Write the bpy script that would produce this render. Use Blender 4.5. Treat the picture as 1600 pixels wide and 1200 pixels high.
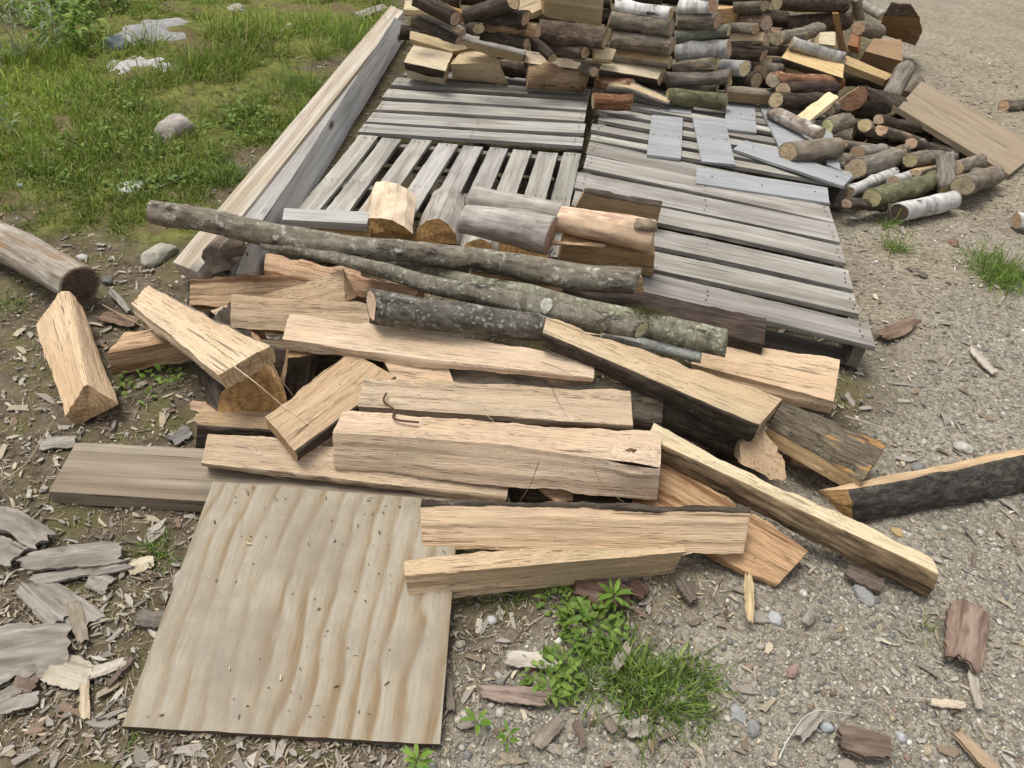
import bpy, math, random
import numpy as np
from mathutils import Matrix, Vector

for o in list(bpy.data.objects): bpy.data.objects.remove(o)
scene = bpy.context.scene
COL = scene.collection

# ------------------------------------------------------------------ camera, sky, sun, exposure
CAM_RIGHT=(0.994522, 0.06719, 0.080073)
CAM_UP=(-0.104528, 0.639266, 0.761848)
CAM_FWD=(0.0, 0.766044, -0.642788)
CAM_H=1.6

cam_data = bpy.data.cameras.new("camera")
cam_data.sensor_width = 36.0
cam_data.lens = 36.0 * 1200 / 1600
cam_data.clip_start = 0.02
cam_data.clip_end = 500
cam = bpy.data.objects.new("camera", cam_data)
COL.objects.link(cam)
R_, U_, F_ = Vector(CAM_RIGHT), Vector(CAM_UP), Vector(CAM_FWD)
cam.matrix_world = Matrix(((R_.x, U_.x, -F_.x, 0), (R_.y, U_.y, -F_.y, 0), (R_.z, U_.z, -F_.z, CAM_H), (0, 0, 0, 1)))
scene.camera = cam

SUN_EL, SUN_AZ = math.radians(72), math.radians(285)     # azimuth measured from +Y towards +X
world = bpy.data.worlds.new("World")
scene.world = world
world.use_nodes = True
wn = world.node_tree
wn.nodes.clear()
sky = wn.nodes.new('ShaderNodeTexSky')
sky.sky_type = 'NISHITA'
sky.sun_disc = False
sky.sun_elevation = SUN_EL
sky.sun_rotation = SUN_AZ
sky.air_density = 1.0
sky.dust_density = 4.0
hs = wn.nodes.new('ShaderNodeHueSaturation')
hs.inputs['Saturation'].default_value = 0.18
bgn = wn.nodes.new('ShaderNodeBackground')
bgn.inputs['Strength'].default_value = 0.11
won = wn.nodes.new('ShaderNodeOutputWorld')
wn.links.new(sky.outputs[0], hs.inputs['Color'])
wn.links.new(hs.outputs[0], bgn.inputs['Color'])
wn.links.new(bgn.outputs[0], won.inputs['Surface'])
sd = bpy.data.lights.new("sun", 'SUN')
sd.energy = 1.5
sd.angle = math.radians(26)
sd.color = (1.0, 0.96, 0.9)
sun = bpy.data.objects.new("sun", sd)
COL.objects.link(sun)
dirv = Vector((math.sin(SUN_AZ) * math.cos(SUN_EL), math.cos(SUN_AZ) * math.cos(SUN_EL), math.sin(SUN_EL)))
sun.rotation_euler = dirv.to_track_quat('Z', 'Y').to_euler()
scene.view_settings.view_transform = 'Standard'
scene.view_settings.look = 'None'
scene.view_settings.exposure = 0.68
scene.view_settings.gamma = 1.0
scene.view_settings.use_curve_mapping = False

# ------------------------------------------------------------------ noise helpers (numpy)
def _hash(i, j, k, s):
    h = (i * 374761393 + j * 668265263 + k * 2147483647 + s * 1274126177) & 0xFFFFFFFF
    h = ((h ^ (h >> 13)) * 1274126177) & 0xFFFFFFFF
    return ((h ^ (h >> 16)) & 0xFFFF) / 65535.0

def vnoise(x, y, z=0.0, seed=0):
    x, y, z = np.broadcast_arrays(np.asarray(x, float), np.asarray(y, float), np.asarray(z, float))
    xi, yi, zi = np.floor(x).astype(np.int64), np.floor(y).astype(np.int64), np.floor(z).astype(np.int64)
    fx, fy, fz = x - xi, y - yi, z - zi
    fx, fy, fz = [f * f * (3 - 2 * f) for f in (fx, fy, fz)]
    r = 0
    for a in (0, 1):
        for b in (0, 1):
            for c in (0, 1):
                w = (fx if a else 1 - fx) * (fy if b else 1 - fy) * (fz if c else 1 - fz)
                r = r + w * _hash(xi + a, yi + b, zi + c, seed)
    return r * 2 - 1

def fbm(x, y, z=0.0, seed=0, oct=3):
    r, a = 0, 1.0
    for k in range(oct):
        r = r + a * vnoise(np.asarray(x) * 2 ** k, np.asarray(y) * 2 ** k, np.asarray(z) * 2 ** k, seed + k * 17)
        a *= .5
    return r

def in_poly(px, py, poly):
    inside = np.zeros(px.shape, bool)
    n = len(poly)
    for i in range(n):
        x0, y0 = poly[i]
        x1, y1 = poly[(i + 1) % n]
        c = ((y0 > py) != (y1 > py)) & (px < (x1 - x0) * (py - y0) / ((y1 - y0) or 1e-9) + x0)
        inside ^= c
    return inside

def poly_sd(px, py, poly):
    """signed distance, positive inside"""
    d = np.full(px.shape, 1e9)
    n = len(poly)
    for i in range(n):
        x0, y0 = poly[i]
        x1, y1 = poly[(i + 1) % n]
        dx, dy = x1 - x0, y1 - y0
        t = np.clip(((px - x0) * dx + (py - y0) * dy) / (dx * dx + dy * dy + 1e-12), 0, 1)
        d = np.minimum(d, np.hypot(px - x0 - t * dx, py - y0 - t * dy))
    return np.where(in_poly(px, py, poly), d, -d)

# ------------------------------------------------------------------ data measured for this place (metres)
ITEMS=[
{'k':'S','n':'split_log','l':'long cream split log topmost in the middle, just below the lichen-covered log','c':'firewood','s':[[[-.661,1.79,.275],[-.654,1.687,.26],[-.648,1.689,.218],[-.655,1.792,.237]],[[-.216,1.771,.273],[-.216,1.667,.256],[-.212,1.667,.233],[-.213,1.771,.252]],[[.228,1.749,.26],[.226,1.677,.25],[.225,1.677,.231],[.227,1.749,.243]]],'e':[],'w':'split','t':[1.12,1.1,1.04],'g':'freshly split logs heaped in the foreground'},
{'k':'S','n':'split_log','l':'pale split log with a rusty bent wire on it, middle of the front heap','c':'firewood','s':[[[-.4,1.571,.245],[-.402,1.506,.205],[-.401,1.506,.186],[-.407,1.553,.135],[-.406,1.618,.193]],[[.33,1.647,.235],[.341,1.561,.19],[.343,1.56,.169],[.337,1.607,.117],[.325,1.694,.183]]],'e':[],'w':'split','t':[1.05,1,.95],'g':'freshly split logs heaped in the foreground'},
{'k':'S','n':'split_log','l':'weathered dark-ended log squeezed behind the split log with the bent wire','c':'firewood','s':[[[-.33,1.699,.215],[-.315,1.588,.13],[-.317,1.648,.05],[-.333,1.76,.135]],[[.432,1.716,.205],[.438,1.645,.13],[.435,1.706,.05],[.429,1.776,.125]]],'e':[0,1],'w':'old','b':'rough','t':[.8,.72,.62],'g':'freshly split logs heaped in the foreground'},
{'k':'S','n':'split_log','l':'thick split log with a knot and torn fibres at its right end','c':'firewood','s':[[[-.434,1.472,.215],[-.445,1.395,.205],[-.438,1.365,.105],[-.428,1.445,.125]],[[-.023,1.491,.212],[-.025,1.425,.2],[-.009,1.373,.1],[-.009,1.444,.122]],[[.41,1.514,.215],[.403,1.407,.19],[.413,1.383,.09],[.419,1.492,.125]]],'e':[],'w':'split','t':[1.03,.98,.93],'g':'freshly split logs heaped in the foreground','knot':1},
{'k':'S','n':'split_log','l':'long flat split log lying across the grey plank, under the knotted log','c':'firewood','s':[[[-.784,1.414,.135],[-.78,1.343,.1],[-.781,1.343,.084],[-.782,1.372,.043],[-.785,1.443,.094]],[[.022,1.431,.13],[.018,1.357,.075],[.014,1.357,.049],[.014,1.386,.008],[.021,1.46,.089]]],'e':[],'w':'split','t':[1.03,.98,.93],'g':'freshly split logs heaped in the foreground'},
{'k':'S','n':'split_log','l':'short split log tilted up across the gap, dry grass stem on it','c':'firewood','s':[[[-.629,1.436,.19],[-.532,1.353,.165],[-.535,1.362,.121],[-.632,1.446,.146]],[[-.464,1.693,.235],[-.325,1.631,.215],[-.328,1.641,.171],[-.467,1.702,.191]]],'e':[1],'w':'split','b':'dark','t':[.9,.83,.72],'g':'freshly split logs heaped in the foreground'},
{'k':'S','n':'split_log','l':'broad tan split log slanting over the left side, bark along one edge','c':'firewood','s':[[[-1.198,2.02,.16],[-1.207,1.911,.16],[-1.196,1.91,.111],[-1.187,2.019,.111]],[[-.666,1.613,.285],[-.758,1.492,.275],[-.747,1.491,.226],[-.655,1.612,.236]]],'e':[3],'w':'split','b':'rough','t':[.98,.96,.86],'g':'freshly split logs heaped in the foreground'},
{'k':'S','n':'split_log','l':'reddish split log at the far left, pinned under the broad tan one','c':'firewood','s':[[[-1.205,1.831,.1],[-1.214,1.739,.095],[-1.217,1.73,.015],[-1.207,1.823,.028]],[[-.952,1.896,.14],[-.932,1.836,.13],[-.934,1.845,.04],[-.955,1.904,.059]]],'e':[],'w':'stringy','t':[1.02,.92,.84],'g':'freshly split logs heaped in the foreground','rough':1.6},
{'k':'S','n':'split_log','l':'lone wedge-shaped split log with a ridge, lying apart on the left dirt','c':'firewood','s':[[[-1.527,1.891,.05],[-1.485,1.985,.11],[-1.463,2.008,.11],[-1.406,1.967,.06],[-1.496,1.977,0]],[[-1.234,1.505,.05],[-1.186,1.553,.125],[-1.178,1.562,.125],[-1.109,1.563,.06],[-1.218,1.524,0]]],'e':[],'w':'split','t':[1.1,1,.86],'g':'freshly split logs heaped in the foreground','rough':.6},
{'k':'S','n':'split_log','l':'reddish stringy split log lying behind, left edge of the heap','c':'firewood','s':[[[-1.099,2.102,.14],[-1.091,2.044,.075],[-1.102,2.095,.028],[-1.11,2.153,.093]],[[-.856,2.17,.15],[-.81,2.066,.085],[-.822,2.117,.038],[-.868,2.221,.103]],[[-.565,2.253,.17],[-.523,2.128,.1],[-.535,2.179,.053],[-.576,2.304,.123]]],'e':[],'w':'stringy','t':[1.02,.92,.84],'g':'freshly split logs heaped in the foreground','rough':2.2},
{'k':'S','n':'split_log','l':'splintered reddish split log behind the heap below the two beams','c':'firewood','s':[[[-.889,2.256,.17],[-.883,2.188,.12],[-.87,2.224,.073],[-.876,2.291,.123]],[[-.334,2.098,.2],[-.359,2.062,.15],[-.347,2.098,.103],[-.321,2.133,.153]]],'e':[],'w':'stringy','t':[1.02,.92,.84],'g':'freshly split logs heaped in the foreground','rough':2},
{'k':'S','n':'split_log','l':'wedge split log with its triangular end facing right, upper left of heap','c':'firewood','s':[[[-.802,1.93,.22],[-.728,1.935,.19],[-.793,2.044,.17]],[[-.565,2.048,.28],[-.549,1.979,.2],[-.519,2.017,.2]]],'e':[],'w':'split','t':[1.05,.98,.88],'g':'freshly split logs heaped in the foreground'},
{'k':'S','n':'split_log','l':'flat-faced split log on edge left of the lichen-covered log','c':'firewood','s':[[[-.871,1.893,.245],[-.859,1.823,.175],[-.861,1.865,.132],[-.872,1.935,.202]],[[-.451,1.912,.25],[-.446,1.83,.185],[-.447,1.873,.142],[-.452,1.955,.207]]],'e':[],'w':'split','t':[.9,.82,.72],'g':'freshly split logs heaped in the foreground'},
{'k':'S','n':'split_log','l':'small pale split offcut peeking out left of the flat-faced log','c':'firewood','s':[[[-.964,1.939,.14],[-.923,1.919,.12],[-.92,1.95,.096],[-.96,1.971,.116]],[[-.896,1.955,.17],[-.875,1.893,.14],[-.871,1.924,.116],[-.892,1.986,.146]]],'e':[],'w':'split','t':[1.12,1.1,1.04],'g':'freshly split logs heaped in the foreground'},
{'k':'S','n':'split_log','l':'half-round log showing its orange cut end, left of the tilted short log','c':'firewood','s':[[[-.828,1.528,.06],[-.819,1.558,.086],[-.805,1.596,.119],[-.78,1.633,.147],[-.754,1.659,.164],[-.723,1.679,.171],[-.689,1.664,.138],[-.656,1.651,.11],[-.646,1.623,.076],[-.685,1.581,.049],[-.741,1.556,.052]],[[-.988,1.828,.06],[-.979,1.858,.086],[-.965,1.896,.119],[-.94,1.933,.147],[-.914,1.959,.164],[-.883,1.979,.171],[-.849,1.964,.138],[-.816,1.951,.11],[-.806,1.923,.076],[-.845,1.881,.049],[-.901,1.856,.052]]],'e':[0,1,2,3,4],'w':'split','b':'dark','t':[.85,.7,.5],'g':'freshly split logs heaped in the foreground','ends':'orange'},
{'k':'S','n':'split_log','l':'dark bark-covered log on the ground left of the grey plank joint','c':'firewood','s':[[[-.862,1.501,.095],[-.846,1.485,.09],[-.863,1.468,0],[-.868,1.553,-.012],[-.866,1.586,.066]],[[-.57,1.517,.1],[-.561,1.503,.09],[-.565,1.492,0],[-.569,1.577,-.012],[-.574,1.602,.071]]],'e':[1],'w':'split','b':'dark','t':[.8,.7,.58],'g':'freshly split logs heaped in the foreground'},
{'k':'S','n':'split_log','l':'tiny offcut block poking out left of the half-round log','c':'firewood','s':[[[-.915,1.593,.07],[-.912,1.58,.05],[-.912,1.605,.034],[-.915,1.618,.054]],[[-.852,1.592,.07],[-.848,1.571,.05],[-.847,1.596,.034],[-.852,1.617,.054]]],'e':[],'w':'split','t':[1,.86,.76],'g':'freshly split logs heaped in the foreground','ends':'split'},
{'k':'S','n':'split_log','l':'dark bark slab leaning steeply inside the left gap of the heap','c':'firewood','s':[[[-.637,1.677,.21],[-.557,1.709,.21],[-.576,1.755,.21],[-.655,1.724,.21]],[[-.672,1.663,.05],[-.585,1.677,.05],[-.603,1.724,.05],[-.691,1.71,.05]]],'e':[0],'w':'split','b':'dark','t':[.8,.68,.58],'g':'freshly split logs heaped in the foreground'},
{'k':'S','n':'split_log','l':'dark split log deep in the heap behind the tilted short log','c':'firewood','s':[[[-.777,1.767,.16],[-.782,1.719,.05],[-.782,1.793,.018],[-.777,1.841,.128]],[[-.386,1.772,.17],[-.383,1.742,.06],[-.383,1.816,.028],[-.386,1.845,.138]]],'e':[0,1],'w':'old','b':'dark','t':[.55,.47,.4],'g':'freshly split logs heaped in the foreground'},
{'k':'S','n':'split_log','l':'pinkish split slab showing under the topmost cream log','c':'firewood','s':[[[-.376,1.69,.235],[-.322,1.616,.2],[-.322,1.629,.173],[-.375,1.703,.208]],[[-.184,1.676,.23],[-.155,1.626,.2],[-.155,1.639,.173],[-.184,1.689,.203]]],'e':[],'w':'split','t':[1.02,.92,.86],'g':'freshly split logs heaped in the foreground'},
{'k':'S','n':'split_log','l':'dark wet split log with bark, between the mossy pole and the pallet','c':'firewood','s':[[[.132,2.18,.245],[.132,2.11,.225],[.138,2.125,.17],[.138,2.193,.195]],[[.801,2.112,.215],[.776,1.988,.195],[.786,2.01,.13],[.811,2.132,.156]]],'e':[0,1],'w':'old','b':'wet','t':[.6,.5,.42],'g':'freshly split logs heaped in the foreground'},
{'k':'S','n':'split_log','l':'orange-brown split log hidden under the big pole beside the pallet','c':'firewood','s':[[[-.176,2.162,.27],[-.171,2.144,.2],[-.18,2.211,.183],[-.185,2.229,.253]],[[.399,2.24,.25],[.418,2.229,.18],[.408,2.296,.163],[.389,2.307,.233]]],'e':[],'w':'split','t':[.75,.62,.48],'g':'freshly split logs heaped in the foreground','ends':'pale'},
{'k':'S','n':'split_log','l':'clean split log at the right of the heap, against the pallet corner','c':'firewood','s':[[[.571,2.04,.165],[.549,1.912,.155],[.566,1.892,.09],[.586,2.022,.107]],[[1.044,2.019,.155],[.977,1.818,.14],[.986,1.822,.09],[1.052,2.022,.11]]],'e':[],'w':'split','t':[1.08,1,.9],'g':'freshly split logs heaped in the foreground'},
{'k':'S','n':'split_log','l':'long split log sloping down right from the lichen log, bark underneath','c':'firewood','s':[[[.078,1.805,.345],[.07,1.746,.335],[.079,1.758,.28],[.086,1.816,.296]],[[.768,1.696,.225],[.688,1.593,.21],[.688,1.609,.13],[.768,1.711,.153]]],'e':[1,2],'w':'split','b':'dark','t':[1.05,1,.92],'g':'freshly split logs heaped in the foreground'},
{'k':'S','n':'split_log','l':'split log end pointing at the viewer below the sloping log, torn fibres','c':'firewood','s':[[[.699,1.643,.165],[.671,1.606,.113],[.676,1.571,.079],[.747,1.527,.07],[.786,1.523,.086],[.768,1.569,.125],[.741,1.606,.153]],[[.669,1.843,.065],[.641,1.806,.013],[.646,1.771,-.012],[.717,1.727,-.012],[.756,1.723,-.012],[.738,1.769,.025],[.711,1.806,.053]]],'e':[],'w':'split','t':[1.05,.93,.8],'g':'freshly split logs heaped in the foreground','rough':2,'ends':'split'},
{'k':'S','n':'split_log','l':'short split log with thick ridged bark on top, right side by the gravel','c':'firewood','s':[[[.823,1.807,.125],[.755,1.683,.125],[.754,1.683,.075],[.823,1.808,.075]],[[1.102,1.671,.12],[.982,1.505,.12],[.981,1.505,.07],[1.101,1.671,.07]]],'e':[0],'w':'split','b':'ridged','t':[.88,.74,.55],'g':'freshly split logs heaped in the foreground','ends':'orange'},
{'k':'S','n':'split_log','l':'narrow brown split stick under the log with ridged bark','c':'firewood','s':[[[.833,1.643,.06],[.84,1.627,.045],[.846,1.656,.018],[.839,1.672,.033]],[[1.028,1.588,.05],[1.02,1.571,.035],[1.026,1.6,.008],[1.035,1.617,.023]]],'e':[],'w':'split','t':[.8,.66,.54],'g':'freshly split logs heaped in the foreground'},
{'k':'S','n':'split_log','l':'curved dark-barked split log reaching the right edge on the gravel','c':'firewood','s':[[[.856,1.472,.105],[.94,1.486,.1],[.981,1.462,0]],[[1.1,1.565,.105],[1.157,1.565,.1],[1.194,1.529,0]],[[1.378,1.671,.105],[1.404,1.659,.1],[1.439,1.614,0]],[[1.679,1.789,.105],[1.68,1.763,.1],[1.71,1.713,0]]],'e':[1],'w':'split','b':'greydark','t':[1.02,.9,.7],'g':'freshly split logs heaped in the foreground','ends':'orange'},
{'k':'S','n':'split_log','l':'longest split log pointing down right over the gravel, tan bark side','c':'firewood','s':[[[.396,1.563,.205],[.377,1.51,.195],[.409,1.512,.12],[.425,1.565,.138]],[[.734,1.417,.15],[.697,1.403,.14],[.729,1.387,.06],[.762,1.403,.078]],[[1.111,1.288,.095],[1.11,1.238,.09],[1.117,1.233,0],[1.117,1.283,.014]]],'e':[1,2],'w':'split','b':'tan','t':[1.14,1.12,1.02],'g':'freshly split logs heaped in the foreground'},
{'k':'S','n':'split_log','l':'wide coarse-grained split log with its end on the gravel, under two logs','c':'firewood','s':[[[.388,1.546,.135],[.347,1.362,.06],[.351,1.38,.014],[.392,1.564,.089]],[[.8,1.285,.07],[.722,1.211,.012],[.726,1.229,-.012],[.804,1.303,.024]]],'e':[2],'w':'stringy','b':'dark','t':[.95,.83,.7],'g':'freshly split logs heaped in the foreground','rough':2.2},
{'k':'S','n':'split_log','l':'long straight split log with a dark bark strip on top, over the plywood','c':'firewood','s':[[[-.192,1.259,.14],[-.194,1.247,.135],[-.177,1.172,.06],[-.177,1.192,.073]],[[.638,1.34,.15],[.635,1.322,.145],[.629,1.258,.065],[.632,1.282,.078]]],'e':[0],'w':'split','b':'dark','t':[1.06,.98,.87],'g':'freshly split logs heaped in the foreground'},
{'k':'S','n':'split_log','l':'nearest split log, its left end resting on the plywood sheet','c':'firewood','s':[[[-.209,1.091,.12],[-.199,1.051,.115],[-.184,1.035,.03],[-.195,1.077,.044]],[[.072,1.153,.125],[.078,1.113,.115],[.096,1.116,.02],[.088,1.156,.04]],[[.464,1.226,.115],[.466,1.209,.11],[.457,1.218,.01],[.455,1.234,.025]]],'e':[],'w':'split','t':[1,.92,.8],'g':'freshly split logs heaped in the foreground'},
{'k':'S','n':'split_log','l':'dark barked log buried under the sloping long split log','c':'firewood','s':[[[.423,1.703,.2],[.436,1.669,.1],[.447,1.744,.076],[.433,1.779,.176]],[[.692,1.647,.14],[.718,1.644,.02],[.728,1.72,-.004],[.702,1.722,.116]]],'e':[0,1],'w':'split','b':'dark','t':[.6,.5,.42],'g':'freshly split logs heaped in the foreground'},
{'k':'S','n':'split_log','l':'small split offcut standing in the dark gap beside the end-on log','c':'firewood','s':[[[.554,1.66,.06],[.582,1.656,.05],[.582,1.683,.037],[.553,1.687,.047]],[[.587,1.696,.13],[.63,1.691,.12],[.629,1.718,.107],[.586,1.723,.117]]],'e':[],'w':'split','t':[.85,.66,.5],'g':'freshly split logs heaped in the foreground'},
{'k':'S','n':'split_log','l':'small split chunk showing below the knotted log','c':'firewood','s':[[[.094,1.399,.075],[.152,1.375,.05],[.147,1.397,.017],[.088,1.421,.042]],[[.188,1.422,.075],[.195,1.39,.05],[.19,1.412,.017],[.183,1.444,.042]]],'e':[],'w':'split','t':[.95,.85,.72],'g':'freshly split logs heaped in the foreground','ends':'split'},
{'k':'S','n':'split_log','l':'brown split log filling the shade under the knotted thick log','c':'firewood','s':[[[-.145,1.407,.08],[-.131,1.376,.02],[-.134,1.429,-.008],[-.149,1.46,.052]],[[.435,1.448,.08],[.436,1.408,.02],[.432,1.461,-.008],[.432,1.5,.052]]],'e':[0,1],'w':'split','b':'dark','t':[.7,.58,.48],'g':'freshly split logs heaped in the foreground'},
{'k':'S','n':'split_log','l':'dark log buried under the middle of the heap behind the wire log','c':'firewood','s':[[[-.299,1.708,.15],[-.29,1.652,.05],[-.293,1.739,.001],[-.302,1.795,.101]],[[.492,1.735,.15],[.507,1.664,.05],[.504,1.751,.001],[.489,1.822,.101]]],'e':[0,1],'w':'split','b':'dark','t':[.6,.5,.42],'g':'freshly split logs heaped in the foreground'},
{'k':'R','n':'bark_pole','l':'longest thick pole with pale lichen spots lying across the pallet edge','c':'pole','p':[[-1.21,2.195,.33,.0395],[-.82,2.125,.33,.0387],[-.564,2.085,.33,.0362],[-.366,2.106,.33,.0344],[-.107,2.108,.33,.0385],[.123,2.084,.33,.0402],[.357,2.07,.33,.042]],'b':'lichen','w':'end','g':'bark poles lying across the heap','near':1,'knots':5},
{'k':'R','n':'bark_pole','l':'thin lichen-covered pole tapering to the left below the longest pole','c':'pole','p':[[-.839,2.096,.3,.0122],[-.704,2.068,.305,.0141],[-.555,2.039,.31,.0199],[-.223,1.947,.325,.0289],[.098,1.862,.335,.0317],[.351,1.808,.34,.0256]],'b':'lichen2','w':'pale','g':'bark poles lying across the heap','near':1,'knots':4,'white':.78,'sk':[0,.75]},
{'k':'R','n':'bark_pole','l':'mossy grey pole behind the thin pole, sawn end to the right','c':'pole','p':[[-.539,2.134,.25,.0188],[-.262,2.105,.265,.0247],[.101,1.97,.285,.0334],[.456,1.873,.29,.0417],[.61,1.834,.29,.0431]],'b':'lichen2','w':'greyend','t':[.92,.97,.9],'g':'bark poles lying across the heap','near':1,'moss':1},
{'k':'R','n':'lichen_log','l':'short round log thick with grey lichen, pale cut end facing left','c':'log','p':[[-.416,1.775,.345,.0451],[-.202,1.792,.325,.0457],[-.018,1.809,.305,.0425],[.106,1.83,.29,.0393]],'b':'lichenheavy','w':'pale','near':1,'sk':[-.45,0]},
{'k':'R','n':'bark_pole','l':'pale lichened stick tip below the mossy pole near the clean split log','c':'pole','p':[[.253,1.892,.25,.0174],[.425,1.857,.25,.021],[.547,1.825,.25,.0208]],'b':'lichenpale','w':'end','g':'bark poles lying across the heap','near':1},
{'k':'R','n':'weathered_log','l':'thick barkless grey log with a dark rotten end at left edge','c':'log','p':[[-2.271,2.495,.085,.0697],[-1.869,2.303,.085,.0685],[-1.67,2.189,.085,.0663],[-1.461,2.07,.085,.0661]],'b':'dead','w':'rotten','near':1},
{'k':'S','n':'grey_plank','l':'weathered grey plank lying on the dirt under the plywood edge','c':'plank','s':[[[-1.154,1.408,.052],[-1.136,1.234,.052],[-1.136,1.234,.007],[-1.154,1.408,.007]],[[.005,1.504,.052],[.037,1.301,.052],[.037,1.301,.007],[.005,1.504,.007]]],'e':'f','w':'plankbrown'},
{'k':'S','n':'plywood_sheet','l':'square of weathered plywood with brown wavy grain in the foreground','c':'plywood','s':[[[-.738,1.302,.078],[-.704,.686,.03],[-.704,.687,.014],[-.738,1.303,.062]],[[-.104,1.322,.078],[-.069,.716,.03],[-.07,.718,.014],[-.104,1.323,.062]]],'e':'f','w':'ply','ply':1},
{'k':'S','n':'timber_plank','l':'long tilted timber plank with brown swirling grain, outermost beside the grass','c':'timber','s':[[[-1.234,2.269,.09],[-1.085,2.137,.15],[-1.066,2.136,.103],[-1.216,2.268,.043]],[[-1.11,5.707,.11],[-.969,5.396,.16],[-.951,5.396,.113],[-1.091,5.707,.063]]],'e':'f','w':'timberbrown','g':'timbers along the left side of the pallets'},
{'k':'S','n':'timber_beam','l':'grey timber beam between the swirl-grained plank and the knotted beam','c':'timber','s':[[[-1.105,2.263,.14],[-.999,2.241,.14],[-.999,2.241,.04],[-1.105,2.263,.04]],[[-1.032,5.148,.14],[-.961,5.116,.14],[-.961,5.116,.04],[-1.032,5.148,.04]]],'e':'f','w':'timber','g':'timbers along the left side of the pallets'},
{'k':'S','n':'timber_beam','l':'pale grey knotted beam on edge right beside the pallets','c':'timber','s':[[[-.922,2.163,.235],[-.919,2.053,.215],[-.899,2.229,.1],[-.904,2.322,.131]],[[-.945,4.973,.235],[-.944,4.886,.225],[-.886,5.105,.12],[-.892,5.17,.14]]],'e':'f','w':'timberpale','g':'timbers along the left side of the pallets'},
{'k':'S','n':'wood_stake','l':'short round-topped wooden stake end propped against the timbers','c':'stake','s':[[[-1.07,2.151,.2],[-1.066,2.165,.219],[-1.048,2.178,.226],[-1.018,2.187,.217],[-1.004,2.182,.2],[-.979,2.165,.158],[-1.03,2.135,.15]],[[-1.05,2.271,.21],[-1.046,2.285,.229],[-1.028,2.298,.236],[-.998,2.307,.227],[-.984,2.302,.21],[-.959,2.285,.168],[-1.01,2.255,.16]]],'e':'f','w':'stake'},
{'k':'S','n':'wood_block','l':'dark flat block lodged on the timber ends beside the round stake','c':'block','s':[[[-.989,2.145,.24],[-.979,2.145,.21],[-1,2.2,.202],[-1.01,2.2,.232]],[[-.93,2.169,.25],[-.913,2.162,.22],[-.934,2.217,.212],[-.951,2.224,.242]]],'e':'f','w':'stake','t':[.75,.7,.66]},
{'k':'S','n':'peeled_log','l':'half-round peeled pale log standing proud at left on the pallet','c':'log','s':[[[-.616,2.489,.14],[-.589,2.511,.21],[-.541,2.489,.23],[-.492,2.466,.235],[-.448,2.451,.225],[-.418,2.451,.2],[-.447,2.505,.14]],[[-.643,2.764,.15],[-.616,2.787,.22],[-.569,2.764,.24],[-.52,2.741,.245],[-.475,2.726,.235],[-.446,2.726,.21],[-.474,2.78,.15]]],'e':[0,1,2,3,4],'w':'split','b':'peeled','t':[1,.75,.48],'g':'logs set down on the left pallet','ends':'orange','lip':0},
{'k':'S','n':'weathered_log','l':'grey half-round log with a long drying crack, second from left on pallet','c':'log','s':[[[-.424,2.51,.14],[-.402,2.526,.19],[-.372,2.526,.22],[-.329,2.521,.235],[-.294,2.513,.22],[-.271,2.505,.19],[-.253,2.507,.14]],[[-.411,2.779,.145],[-.39,2.794,.195],[-.359,2.794,.225],[-.316,2.79,.24],[-.282,2.782,.225],[-.259,2.774,.195],[-.241,2.776,.145]]],'e':[0,1,2,3,4,5],'w':'split','b':'greypeel','t':[.95,.75,.46],'g':'logs set down on the left pallet','ends':'orange','lip':0},
{'k':'R','n':'weathered_log','l':'pale grey log lying behind on the pallet, above the front grey one','c':'log','p':[[-.232,2.78,.2,.0454],[-.061,2.758,.2,.0452],[.119,2.718,.2,.0422]],'b':'greypeel','w':'end','g':'logs set down on the left pallet','near':1},
{'k':'R','n':'weathered_log','l':'smooth grey barkless log lying across two others on the pallet','c':'log','p':[[-.236,2.437,.29,.0474],[-.08,2.415,.29,.0583],[.081,2.381,.29,.0666]],'b':'greypeel','w':'end','t':[.95,.95,.97],'g':'logs set down on the left pallet','near':1},
{'k':'S','n':'half_round_log','l':'half-round log end under the smooth grey log, the left one','c':'log','s':[[[-.237,2.454,.14],[-.217,2.474,.171],[-.172,2.487,.188],[-.129,2.483,.177],[-.106,2.463,.142]],[[-.217,2.754,.14],[-.197,2.774,.171],[-.152,2.787,.188],[-.109,2.783,.177],[-.086,2.763,.142]]],'e':[0,1,2,3],'w':'split','b':'greypeel','t':[.95,.72,.46],'g':'logs set down on the left pallet','ends':'orange','lip':0},
{'k':'S','n':'half_round_log','l':'half-round log end under the smooth grey log, the right one','c':'log','s':[[[-.099,2.469,.14],[-.1,2.499,.193],[-.022,2.507,.208],[.069,2.487,.177],[.088,2.466,.142]],[[-.079,2.749,.14],[-.08,2.779,.193],[-.002,2.787,.208],[.089,2.767,.177],[.108,2.746,.142]]],'e':[0,1,2,3],'w':'split','b':'greypeel','t':[1,.76,.5],'g':'logs set down on the left pallet','ends':'orange','lip':0},
{'k':'R','n':'peeled_log','l':'pinkish peeled log with a bark patch at its right end on the pallet','c':'log','p':[[.097,2.473,.31,.0454],[.267,2.444,.31,.0518],[.437,2.411,.31,.058]],'b':'peeledpink','w':'end','g':'logs set down on the left pallet','near':1,'patch':1},
{'k':'S','n':'split_slab','l':'brown split slab leaning behind the pinkish peeled log','c':'firewood','s':[[[.2,2.811,.25],[.168,2.822,.16],[.177,2.872,.163],[.208,2.86,.253]],[[.504,2.761,.25],[.504,2.77,.17],[.512,2.819,.173],[.513,2.81,.253]]],'e':[3],'w':'old','b':'dark','t':[.8,.7,.52],'g':'logs set down on the left pallet'},
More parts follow.
